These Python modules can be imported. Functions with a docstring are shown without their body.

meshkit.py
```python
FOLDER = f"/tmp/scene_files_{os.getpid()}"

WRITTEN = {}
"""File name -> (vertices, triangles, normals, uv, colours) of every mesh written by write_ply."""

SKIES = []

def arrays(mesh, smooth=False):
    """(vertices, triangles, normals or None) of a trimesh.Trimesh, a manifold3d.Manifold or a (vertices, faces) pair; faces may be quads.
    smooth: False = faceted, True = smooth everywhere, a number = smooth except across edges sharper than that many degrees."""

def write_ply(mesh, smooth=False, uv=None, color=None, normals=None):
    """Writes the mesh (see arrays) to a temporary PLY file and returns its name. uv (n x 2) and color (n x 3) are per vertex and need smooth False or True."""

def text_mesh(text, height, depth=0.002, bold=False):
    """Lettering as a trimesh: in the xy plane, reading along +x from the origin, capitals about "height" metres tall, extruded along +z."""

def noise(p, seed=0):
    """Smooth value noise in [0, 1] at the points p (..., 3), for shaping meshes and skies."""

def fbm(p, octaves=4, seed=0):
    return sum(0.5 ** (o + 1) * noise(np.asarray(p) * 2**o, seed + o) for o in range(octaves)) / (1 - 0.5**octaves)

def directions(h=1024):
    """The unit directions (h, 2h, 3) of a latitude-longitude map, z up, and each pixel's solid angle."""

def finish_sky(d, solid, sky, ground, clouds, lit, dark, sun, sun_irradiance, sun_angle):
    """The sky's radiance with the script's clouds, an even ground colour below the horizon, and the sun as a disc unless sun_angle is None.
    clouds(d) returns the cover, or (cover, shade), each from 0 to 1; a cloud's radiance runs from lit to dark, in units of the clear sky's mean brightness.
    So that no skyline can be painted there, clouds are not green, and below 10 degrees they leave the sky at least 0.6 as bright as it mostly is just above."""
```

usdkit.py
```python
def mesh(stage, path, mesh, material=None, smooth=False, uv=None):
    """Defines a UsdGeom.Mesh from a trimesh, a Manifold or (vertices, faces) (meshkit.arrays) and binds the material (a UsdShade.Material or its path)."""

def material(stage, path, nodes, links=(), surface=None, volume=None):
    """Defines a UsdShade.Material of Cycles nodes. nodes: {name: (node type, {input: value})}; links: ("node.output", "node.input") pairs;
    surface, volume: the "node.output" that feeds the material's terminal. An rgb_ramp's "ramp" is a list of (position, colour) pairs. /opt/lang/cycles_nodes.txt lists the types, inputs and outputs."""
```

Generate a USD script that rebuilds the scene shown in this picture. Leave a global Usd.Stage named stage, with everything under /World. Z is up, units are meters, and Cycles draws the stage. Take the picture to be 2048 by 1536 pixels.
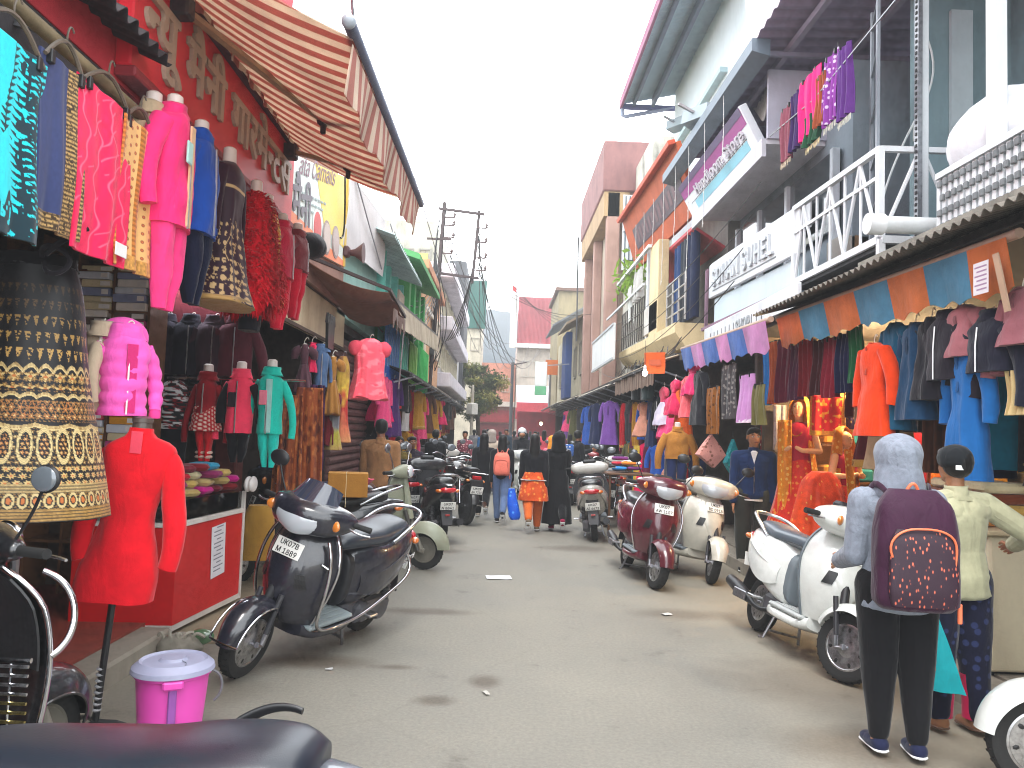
import math, random
import numpy as np
import trimesh, manifold3d, shapely
from shapely.geometry import Polygon, LineString
from shapely.ops import unary_union
from scipy.interpolate import PchipInterpolator
import usdkit, meshkit
from pxr import Usd, UsdGeom, UsdLux, UsdShade, Sdf, Gf, Vt
random.seed(7); np.random.seed(7)
PI = math.pi
stage = Usd.Stage.CreateInMemory()
UsdGeom.SetStageUpAxis(stage, 'Z'); UsdGeom.SetStageMetersPerUnit(stage, 1.0)
UsdGeom.Xform.Define(stage, '/World'); UsdGeom.Scope.Define(stage, '/World/Looks')

# ---------------------------------------------------------------- camera, sky, sun, exposure
EYE = 1.65
cam = UsdGeom.Camera.Define(stage, '/World/camera')
YAW, PITCH, ROLL = math.radians(0.80), math.radians(3.45), math.radians(2.0)   # handheld: slightly up, slightly rolled
_f = np.array([math.sin(YAW) * math.cos(PITCH), math.cos(YAW) * math.cos(PITCH), math.sin(PITCH)])
_r0 = np.array([math.cos(YAW), -math.sin(YAW), 0.0]); _u0 = np.cross(_r0, _f)
_r = math.cos(ROLL) * _r0 + math.sin(ROLL) * _u0; _u = np.cross(_r, _f)
cam.AddTransformOp().Set(Gf.Matrix4d(*[float(x) for x in (*_r, 0, *_u, 0, *(-_f), 0, 0, 0, EYE, 1)]))
cam.CreateHorizontalApertureAttr(36.0); cam.CreateVerticalApertureAttr(27.0)
FPX = 1550.0
cam.CreateFocalLengthAttr(36.0 * FPX / 2048)
cam.CreateClippingRangeAttr(Gf.Vec2f(0.05, 2000))
cam.CreateExposureAttr(1.05)
SUN_EL, SUN_AZ = math.radians(62), math.radians(10)
dome = UsdLux.DomeLight.Define(stage, '/World/sky')
dm = usdkit.material(stage, '/World/Looks/sky_overcast', {
    'sky': ('sky_texture', {'sky_type': 'single_scattering', 'sun_disc': False, 'sun_elevation': SUN_EL, 'sun_rotation': SUN_AZ, 'aerosol_density': 3.0}),
    'tc': ('texture_coordinate', {}),
    'mp': ('mapping', {'scale': (1.2, 1.2, 3.0)}),
    'nz': ('noise_texture', {'scale': 2.2, 'detail': 5.0, 'roughness': 0.55}),
    'rp': ('rgb_ramp', {'ramp': [(0.0, (13.0, 14.2, 15.6)), (0.40, (18.5, 19.6, 20.8)), (0.6, (22, 22.6, 23)), (1.0, (24, 24.2, 24.3))]}),
    'mx': ('mix_color', {'fac': 0.9, 'use_clamp': False}),
    'bg': ('background_shader', {'strength': 0.10})},
    [('tc.generated', 'mp.vector'), ('mp.vector', 'nz.vector'), ('nz.fac', 'rp.fac'), ('sky.color', 'mx.a'), ('rp.color', 'mx.b'), ('mx.result', 'bg.color')], surface='bg.background')
UsdShade.MaterialBindingAPI.Apply(dome.GetPrim()).Bind(dm)
dome.GetPrim().SetCustomDataByKey('kind', 'structure')
sun = UsdLux.DistantLight.Define(stage, '/World/sun')
sun.CreateIntensityAttr(0.38); sun.CreateAngleAttr(25.0); sun.CreateColorAttr(Gf.Vec3f(1.0, 0.97, 0.92)); sun.CreateNormalizeAttr(True)
# towards the sun: azimuth measured from +y towards +x
sun.AddRotateZOp().Set(-math.degrees(SUN_AZ) + 180.0); sun.AddRotateXOp().Set(-(90.0 - math.degrees(SUN_EL)))

# ---------------------------------------------------------------- naming and tagging
_used = {}
def numbered(parent, name):
    key = parent + '/' + name
    n = _used.get(key, 0); _used[key] = n + 1
    return key if n == 0 else f'{key}_{n:03d}'
def tag(prim, label=None, cat=None, group=None, kind=None):
    for k, v in (('label', label), ('category', cat), ('group', group), ('kind', kind)):
        if v: prim.SetCustomDataByKey(k, v)
    return prim
ALL_LABELS = {}
OFF = [0.0, 0.0, 0.0]
def thing(name, label, cat, loc=(0, 0, 0), rz=0.0, group=None, kind=None, tilt=None, size=None):
    path = numbered('/World', name)
    x = UsdGeom.Xform.Define(stage, path)
    x.AddTranslateOp().Set(Gf.Vec3d(*(float(a) + b for a, b in zip(loc, OFF))))
    if rz: x.AddRotateZOp().Set(float(math.degrees(rz)))
    if tilt: x.AddRotateXYZOp().Set(Gf.Vec3f(*(math.degrees(float(a)) for a in tilt)))
    if size: x.AddScaleOp().Set(Gf.Vec3f(size, size, size))
    return tag(x.GetPrim(), label, cat, group, kind)
def part(parent, name, mesh, mat, smooth=False, label=None, kind=None, col=None, uv=None):
    """one Mesh prim under a thing, a part or /World (parent None)"""
    base = '/World' if parent is None else str(parent.GetPath())
    path = numbered(base, name)
    if isinstance(mesh, list): mesh = join(mesh)
    if col is not None or uv is not None: smooth = True if smooth else False
    m = usdkit.mesh(stage, path, mesh, mat, smooth=smooth, uv=uv)
    if col is not None:
        UsdGeom.PrimvarsAPI(m).CreatePrimvar('tint', Sdf.ValueTypeNames.Color3fArray, 'vertex').Set(Vt.Vec3fArray.FromNumpy(np.asarray(col, np.float32)))
    p = m.GetPrim()
    return tag(p, label, None, None, kind)
def solo(name, mesh, mat, label, cat, group=None, smooth=False, col=None, kind=None):
    p = part(None, name, mesh, mat, smooth, col=col)
    return tag(p, label, cat, group, kind)
def struct(name, mesh, mat, smooth=False, label=None, kind='structure'):
    return tag(part(None, name, mesh, mat, smooth), label, None, None, kind)

# ---------------------------------------------------------------- mesh helpers
def tm(v, f): return trimesh.Trimesh(np.asarray(v, float), np.asarray(f, int), process=False)
def join(ms):
    out = []
    for m in ms:
        if hasattr(m, 'to_mesh'):
            q = m.to_mesh(); m = tm(q.vert_properties[:, :3], q.tri_verts)
        elif isinstance(m, tuple):
            v, f = m; f = np.asarray(f)
            if f.shape[1] == 4: f = np.vstack([f[:, [0, 1, 2]], f[:, [0, 2, 3]]])
            m = tm(v, f)
        out.append(m)
    return trimesh.util.concatenate(out)
def mv(m, t=(0, 0, 0), rz=0, rx=0, ry=0, s=None):
    m = m.copy()
    if s is not None: m.vertices = m.vertices * np.asarray(s)
    for a, ax in ((rx, [1, 0, 0]), (ry, [0, 1, 0]), (rz, [0, 0, 1])):
        if a: m.apply_transform(trimesh.transformations.rotation_matrix(a, ax))
    m.apply_translation(t); return m
def bx(x0, x1, y0, y1, z0, z1):
    m = trimesh.creation.box((abs(x1 - x0), abs(y1 - y0), abs(z1 - z0)))
    m.apply_translation(((x0 + x1) / 2, (y0 + y1) / 2, (z0 + z1) / 2)); return m
def cbox(x0, x1, y0, y1, z0, z1, c=0.01):
    """box with chamfered edges"""
    x0, x1 = sorted((x0, x1)); y0, y1 = sorted((y0, y1)); z0, z1 = sorted((z0, z1))
    c = min(c, (x1 - x0) / 2.2, (y1 - y0) / 2.2, (z1 - z0) / 2.2); pts = []
    for x, sx in ((x0, 1), (x1, -1)):
        for y, sy in ((y0, 1), (y1, -1)):
            for z, sz in ((z0, 1), (z1, -1)):
                pts += [(x + sx * c, y + sy * c, z), (x + sx * c, y, z + sz * c), (x, y + sy * c, z + sz * c)]
    return hullm(pts)
def hullm(pts):
    m = trimesh.convex.convex_hull(np.asarray(pts, float)); return tm(m.vertices, m.faces)
def beam(p, q, w, h=None, up=(0, 0, 1), c=None):
    """square bar from p to q"""
    p, q = np.asarray(p, float), np.asarray(q, float); h = h or w
    t = (q - p); L = np.linalg.norm(t); t /= L
    up = np.asarray(up, float)
    if abs(t @ up) > 0.95: up = np.array([1.0, 0, 0])
    a = np.cross(t, up); a /= np.linalg.norm(a); b = np.cross(a, t)
    m = bx(-w / 2, w / 2, -h / 2, h / 2, 0, L)
    m.vertices = p + m.vertices[:, [0]] * a + m.vertices[:, [1]] * b + m.vertices[:, [2]] * t
    if np.linalg.det(np.stack([a, b, t])) < 0: m.invert()
    return m
def frames(P, closed=False):
    P = np.asarray(P, float)
    T = np.gradient(P, axis=0) if not closed else np.roll(P, -1, 0) - np.roll(P, 1, 0)
    T /= np.linalg.norm(T, axis=1, keepdims=True) + 1e-12
    u = np.array([0, 0, 1.0]) if abs(T[0, 2]) < 0.9 else np.array([1.0, 0, 0])
    A = np.zeros_like(P); B = np.zeros_like(P)
    for i, t in enumerate(T):
        u = u - (u @ t) * t; u /= np.linalg.norm(u) + 1e-12
        A[i] = u; B[i] = np.cross(t, u)
    return T, A, B
def spline(P, n=None):
    P = np.asarray(P, float)
    if n is None or len(P) < 3: return P
    d = np.r_[0, np.cumsum(np.linalg.norm(np.diff(P, axis=0), axis=1))]
    from scipy.interpolate import CubicSpline
    return CubicSpline(d, P)(np.linspace(0, d[-1], n))
def tube(P, r, n=8, sm=None, flat=1.0):
    P = spline(P, sm); k = len(P); r = np.broadcast_to(np.asarray(r, float), (k,)) if np.ndim(r) == 0 or len(r) == k else np.interp(np.linspace(0, 1, k), np.linspace(0, 1, len(r)), r)
    T, A, B = frames(P); a = np.arange(n) * 2 * PI / n
    V = P[:, None] + r[:, None, None] * (np.cos(a)[None, :, None] * A[:, None] + flat * np.sin(a)[None, :, None] * B[:, None])
    return skin(V)
def skin(R, cap=True, close=True):
    """rings (k, n, 3) -> mesh"""
    R = np.asarray(R, float); k, n = R.shape[:2]; V = R.reshape(-1, 3)
    i, j = np.meshgrid(np.arange(k - 1), np.arange(n if close else n - 1), indexing='ij'); j2 = (j + 1) % n
    a, b, c, d = i * n + j, i * n + j2, (i + 1) * n + j2, (i + 1) * n + j
    F = np.vstack([np.stack([a, b, c], -1).reshape(-1, 3), np.stack([a, c, d], -1).reshape(-1, 3)])
    if cap:
        V = np.vstack([V, R[0].mean(0), R[-1].mean(0)]); j = np.arange(n); j2 = (j + 1) % n; o = k * n
        F = np.vstack([F, np.stack([np.full(n, o), j2, j], -1), np.stack([np.full(n, o + 1), (k - 1) * n + j, (k - 1) * n + j2], -1)])
    m = tm(V, F)
    if cap and m.volume < 0: m.invert()
    return m
def slab(outer, inner):
    """closed shell between two grids (k, n, 3)"""
    o, i_ = np.asarray(outer, float), np.asarray(inner, float); k, n = o.shape[:2]
    V = np.vstack([o.reshape(-1, 3), i_.reshape(-1, 3)]); N = k * n
    a, b = np.meshgrid(np.arange(k - 1), np.arange(n - 1), indexing='ij'); q = a * n + b
    Q = np.stack([q, q + 1, q + n + 1, q + n], -1).reshape(-1, 4)
    F = [Q, Q[:, ::-1] + N]
    edge = list(range(n)) + [r * n + n - 1 for r in range(1, k)] + [(k - 1) * n + c for c in range(n - 2, -1, -1)] + [r * n for r in range(k - 2, 0, -1)]
    e = np.array(edge); e2 = np.roll(e, -1)
    F.append(np.stack([e, e + N, e2 + N, e2], -1))
    F = np.vstack(F); m = tm(V, np.vstack([F[:, [0, 1, 2]], F[:, [0, 2, 3]]]))
    if m.volume < 0: m.invert()
    return m
def sheet(grid, t):
    """grid (k, n, 3) thickened by t along its normals"""
    g = np.asarray(grid, float); du = np.gradient(g, axis=0); dv = np.gradient(g, axis=1)
    n = np.cross(du, dv); n /= np.linalg.norm(n, axis=-1, keepdims=True) + 1e-12
    return slab(g + n * t / 2, g - n * t / 2)
def sel(hw, hh, n=24, p=2.5):
    """superellipse (n, 2)"""
    a = np.arange(n) * 2 * PI / n; c, s = np.cos(a), np.sin(a)
    return np.stack([hw * np.sign(c) * np.abs(c) ** (2 / p), hh * np.sign(s) * np.abs(s) ** (2 / p)], -1)
def lathe(prof, n=24, axis='z'):
    """profile [(r, h)] turned about an axis"""
    prof = np.asarray(prof, float); a = np.arange(n) * 2 * PI / n
    R = np.stack([prof[:, [0]] * np.cos(a), prof[:, [0]] * np.sin(a), np.repeat(prof[:, [1]], n, 1)], -1)
    m = skin(R)
    if axis == 'y': m.vertices = m.vertices[:, [0, 2, 1]]; m.invert()
    if axis == 'x': m.vertices = m.vertices[:, [2, 0, 1]]
    if m.volume < 0: m.invert()
    return m
def ellipsoid(c, r, sub=2):
    m = trimesh.creation.icosphere(subdivisions=sub); return tm(m.vertices * np.asarray(r) + np.asarray(c), m.faces)
def lofx(secs, n=24, p=2.5, axis='x', m_=None):
    """loft along an axis: secs (t, c1, c2, h1, h2) with smooth interpolation; the cross-section lies in the other two axes"""
    s = np.asarray(secs, float); t = np.linspace(s[0, 0], s[-1, 0], m_ or 3 * len(s))
    order = np.argsort(s[:, 0]); s = s[order]
    C = [PchipInterpolator(s[:, 0], s[:, k])(t) for k in range(1, 5)]
    R = []
    for k in range(len(t)):
        e = sel(C[2][k], C[3][k], n, p) + [C[0][k], C[1][k]]
        R.append(np.insert(e, {'x': 0, 'y': 1, 'z': 2}[axis], t[k], axis=1))
    return skin(np.array(R))
def extrude(poly, h, z0=0.0):
    ms = []
    for g in getattr(poly, 'geoms', [poly]):
        if g.area > 1e-9:
            m = trimesh.creation.extrude_polygon(g, h, engine='earcut'); m.apply_translation((0, 0, z0)); ms.append(m)
    return join(ms)
def place(m, o, ex, ey, ez):
    """local axes -> world"""
    ex, ey, ez = (np.asarray(v, float) for v in (ex, ey, ez)); m = m.copy()
    v = m.vertices; m.vertices = np.asarray(o, float) + v[:, [0]] * ex + v[:, [1]] * ey + v[:, [2]] * ez
    if np.linalg.det(np.stack([ex, ey, ez])) < 0: m.invert()
    return m
_mf = manifold3d.Manifold
def tri_of(M):
    q = M.to_mesh(); return tm(q.vert_properties[:, :3], q.tri_verts)
def ball(p, r, n=14):
    s = r if np.ndim(r) else (r, r, r)
    return _mf.sphere(1.0, n).scale([float(a) for a in s]).translate([float(a) for a in p])
def flesh(bones, edge=0.03, smooth=8, n=14):
    """bones: (p, rp, q, rq); hulls of their end balls, united, refined and smoothed"""
    M = _mf.batch_boolean([_mf.batch_hull([ball(p, a, n), ball(q, b, n)]) for p, a, q, b in bones], manifold3d.OpType.Add)
    m = tri_of(M.refine_to_length(edge))
    m.merge_vertices()
    if smooth: trimesh.smoothing.filter_taubin(m, lamb=0.5, nu=0.52, iterations=smooth)
    return m
def wrinkle(m, amp, scale=8.0, seed=0, stretch=(1, 1, 0.6)):
    m = m.copy(); p = m.vertices * scale * np.asarray(stretch)
    d = meshkit.fbm(p + seed * 17.3, 3, seed) - 0.5
    m.vertices = m.vertices + m.vertex_normals * (d * 2 * amp)[:, None]; return m
def ray(px, py): return _f + (px - 1024) / FPX * _r - (py - 768) / FPX * _u
def WP(px, py, Y):
    """the point at depth Y behind a pixel of the photograph (2048 wide)"""
    d = ray(px, py); return np.array([0, 0, EYE]) + d * (Y / d[1])
def GP(px, py, z=0.0):
    """the ground point behind a pixel"""
    d = ray(px, py); return np.array([0, 0, EYE]) + d * ((z - EYE) / d[2])
def XP(px, py, X):
    d = ray(px, py); return np.array([0, 0, EYE]) + d * (X / d[0])
# ---------------------------------------------------------------- materials
def hx(s):
    """sRGB hex -> linear"""
    s = s.lstrip('#'); c = np.array([int(s[i:i + 2], 16) / 255 for i in (0, 2, 4)])
    return tuple(np.where(c <= 0.04045, c / 12.92, ((c + 0.055) / 1.055) ** 2.4))
def C(c): return hx(c) if isinstance(c, str) else tuple(c)
_mats = {}
def _m(key, build):
    if key not in _mats:
        path = '/World/Looks/m_' + str(len(_mats)); _mats[key] = build(path)
    return _mats[key]
def mul(c, k): return tuple(min(x * k, 0.95) for x in C(c))
def paint(c, rough=0.45, vary=0.12, scale=3.0, metal=0.0, bump=0.0, bscale=60.0, coat=0.0, spec=0.5):
    """painted or plain surface with slight mottling"""
    c = C(c)
    def b(path):
        n = {'g': ('geometry', {}), 'n': ('noise_texture', {'scale': scale, 'detail': 6.0, 'roughness': 0.6}),
             'r': ('rgb_ramp', {'ramp': [(0.3, mul(c, 1 - vary)), (0.7, mul(c, 1 + vary))]}),
             'mr': ('map_range', {'from_min': 0.3, 'from_max': 0.7, 'to_min': max(rough - 0.06, 0.02), 'to_max': min(rough + 0.08, 1)}),
             'p': ('principled_bsdf', {'metallic': metal, 'coat_weight': coat, 'coat_roughness': 0.06, 'specular_ior_level': spec})}
        l = [('g.position', 'n.vector'), ('n.fac', 'r.fac'), ('n.fac', 'mr.value'), ('r.color', 'p.base_color'), ('mr.result', 'p.roughness')]
        if bump:
            n['n2'] = ('noise_texture', {'scale': bscale, 'detail': 4.0}); n['b'] = ('bump', {'strength': bump, 'distance': 0.01})
            l += [('g.position', 'n2.vector'), ('n2.fac', 'b.height'), ('b.normal', 'p.normal')]
        return usdkit.material(stage, path, n, l, surface='p.BSDF')
    return _m(('paint', c, rough, vary, scale, metal, bump, bscale, coat, spec), b)
def grime(c, dirt='5a5248', amount=0.5, rough=0.8, scale=1.3, bump=0.25, streak=True):
    """weathered wall: base colour with dark vertical streaks and blotches"""
    c, d = C(c), C(dirt)
    def b(path):
        n = {'g': ('geometry', {}), 'mp': ('mapping', {'scale': (1.0, 1.0, 0.22 if streak else 1.0)}),
             'n': ('noise_texture', {'scale': scale * 3, 'detail': 8.0, 'roughness': 0.65}), 'n1': ('noise_texture', {'scale': scale, 'detail': 5.0, 'roughness': 0.6}),
             'mm': ('math', {'math_type': 'multiply'}), 'r': ('rgb_ramp', {'ramp': [(0.18, (0, 0, 0)), (0.42, (1, 1, 1))]}),
             'amt': ('math', {'math_type': 'multiply', 'value2': amount}), 'mx': ('mix_color', {'a': c, 'b': d}),
             'n2': ('noise_texture', {'scale': 45.0, 'detail': 6.0}), 'b': ('bump', {'strength': bump, 'distance': 0.01}), 'p': ('principled_bsdf', {'roughness': rough, 'specular_ior_level': 0.3})}
        l = [('g.position', 'mp.vector'), ('mp.vector', 'n.vector'), ('g.position', 'n1.vector'), ('n.fac', 'mm.value1'), ('n1.fac', 'mm.value2'), ('mm.value', 'r.fac'), ('r.color', 'amt.value1'),
             ('amt.value', 'mx.fac'), ('mx.result', 'p.base_color'), ('g.position', 'n2.vector'), ('n2.fac', 'b.height'), ('b.normal', 'p.normal')]
        return usdkit.material(stage, path, n, l, surface='p.BSDF')
    return _m(('grime', c, d, amount, rough, scale, bump, streak), b)
def fabric(c, c2=None, rough=0.9, vary=0.10, scale=9.0, weave=0.35, wscale=420.0, fold=0.45, sheen=0.15, trans=0.0):
    """cloth: soft colour variation, weave and crease relief; c2 adds a small print"""
    c = C(c); c2k = C(c2) if c2 is not None else None
    def b(path):
        n = {'g': ('geometry', {}), 'n': ('noise_texture', {'scale': scale, 'detail': 5.0, 'roughness': 0.6}), 'r': ('rgb_ramp', {'ramp': [(0.3, mul(c, 1 - vary)), (0.7, mul(c, 1 + vary))]}),
             'w': ('noise_texture', {'scale': wscale, 'detail': 1.0}), 'f': ('noise_texture', {'scale': 11.0, 'detail': 3.0, 'distortion': 0.8}),
             'b1': ('bump', {'strength': fold, 'distance': 0.03}), 'b2': ('bump', {'strength': weave, 'distance': 0.002}), 'mp': ('mapping', {'scale': (1, 1, 0.45)}),
             'p': ('principled_bsdf', {'roughness': rough, 'sheen_weight': sheen, 'sheen_roughness': 0.4, 'specular_ior_level': 0.25})}
        l = [('g.position', 'n.vector'), ('n.fac', 'r.fac'), ('g.position', 'w.vector'), ('g.position', 'mp.vector'), ('mp.vector', 'f.vector'), ('f.fac', 'b1.height'), ('w.fac', 'b2.height'), ('b1.normal', 'b2.normal'), ('b2.normal', 'p.normal')]
        col = 'r.color'
        if c2k is not None:
            n['v'] = ('voronoi_texture', {'scale': 16.0, 'feature': 'f1', 'randomness': 0.7}); n['vr'] = ('rgb_ramp', {'ramp': [(0.26, (1, 1, 1)), (0.34, (0, 0, 0))]}); n['mx'] = ('mix_color', {'b': c2k})
            l += [('g.position', 'v.vector'), ('v.distance', 'vr.fac'), ('vr.color', 'mx.fac'), (col, 'mx.a')]; col = 'mx.result'
        l.append((col, 'p.base_color')); surf = 'p.BSDF'
        if trans:
            n['t'] = ('translucent_bsdf', {}); n['mc'] = ('mix_closure', {'fac': trans}); l += [(col, 't.color'), ('p.BSDF', 'mc.closure1'), ('t.BSDF', 'mc.closure2')]; surf = 'mc.closure'
        return usdkit.material(stage, path, n, l, surface=surf)
    return _m(('fabric', c, c2k, rough, vary, scale, weave, wscale, fold, sheen, trans), b)
def tinted(rough=0.8, weave=0.3, metal=0.0, sheen=0.1, wscale=380.0, trans=0.0):
    """takes the mesh's own per-vertex print colour (primvar tint)"""
    def b(path):
        n = {'a': ('attribute', {'attribute': 'tint'}), 'g': ('geometry', {}), 'w': ('noise_texture', {'scale': wscale, 'detail': 1.0}), 'b': ('bump', {'strength': weave, 'distance': 0.002}),
             'p': ('principled_bsdf', {'roughness': rough, 'metallic': metal, 'sheen_weight': sheen, 'specular_ior_level': 0.3})}
        l = [('a.color', 'p.base_color'), ('g.position', 'w.vector'), ('w.fac', 'b.height'), ('b.normal', 'p.normal')]; surf = 'p.BSDF'
        if trans:
            n['t'] = ('translucent_bsdf', {}); n['mc'] = ('mix_closure', {'fac': trans}); l += [('a.color', 't.color'), ('p.BSDF', 'mc.closure1'), ('t.BSDF', 'mc.closure2')]; surf = 'mc.closure'
        return usdkit.material(stage, path, n, l, surface=surf)
    return _m(('tint', rough, weave, metal, sheen, wscale, trans), b)
def metal(c='c8c8cc', rough=0.18, vary=0.08): return paint(c, rough, vary, 20.0, metal=1.0)
def carpaint(c, flake=0.0): return paint(c, 0.28, 0.08, 8.0, metal=flake, coat=0.9)
def dusty(c, dust='8d8473', amt=0.35, rough=0.5):
    return grime(c, dust, amt, rough, 2.0, 0.05, False)
def rubber(c='161616'): return paint(c, 0.75, 0.25, 12.0, bump=0.2, bscale=120.0)
def glassy(c, rough=0.08):
    c = C(c)
    return _m(('glassy', c, rough), lambda path: usdkit.material(stage, path, {'p': ('principled_bsdf', {'base_color': c, 'roughness': rough, 'coat_weight': 1.0, 'coat_roughness': 0.03, 'specular_ior_level': 0.8})}, [], surface='p.BSDF'))
def clearpane(tint=(0.9, 0.95, 0.95)):
    return _m(('pane', tint), lambda path: usdkit.material(stage, path, {'f': ('fresnel', {'IOR': 1.5}), 't': ('transparent_bsdf', {'color': tint}), 'g': ('glossy_bsdf', {'roughness': 0.03}), 'm': ('mix_closure', {})}, [('f.fac', 'm.fac'), ('t.BSDF', 'm.closure1'), ('g.BSDF', 'm.closure2')], surface='m.closure'))
def glow(c, s):
    c = C(c)
    return _m(('glow', c, s), lambda path: usdkit.material(stage, path, {'e': ('emission', {'color': c, 'strength': s})}, [], surface='e.emission'))
def skin_mat(c='9a6a4a'):
    c = C(c)
    return _m(('skin', c), lambda path: usdkit.material(stage, path, {'g': ('geometry', {}), 'n': ('noise_texture', {'scale': 40.0, 'detail': 4.0}), 'r': ('rgb_ramp', {'ramp': [(0.3, mul(c, 0.85)), (0.7, mul(c, 1.12))]}),
        'p': ('principled_bsdf', {'roughness': 0.5, 'subsurface_weight': 0.15, 'subsurface_scale': 0.01})}, [('g.position', 'n.vector'), ('n.fac', 'r.fac'), ('r.color', 'p.base_color')], surface='p.BSDF'))
CHROME = metal('d6d6da', 0.12); STEEL = metal('9a9a9e', 0.35); BLACKP = paint('141416', 0.4); TYRE = rubber()
DARKP = paint('1c1c20', 0.55, 0.2); ALU = metal('b4b4b6', 0.3); HAIR = fabric('0d0b0b', rough=0.55, vary=0.4, scale=60.0, fold=0.3)
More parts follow.
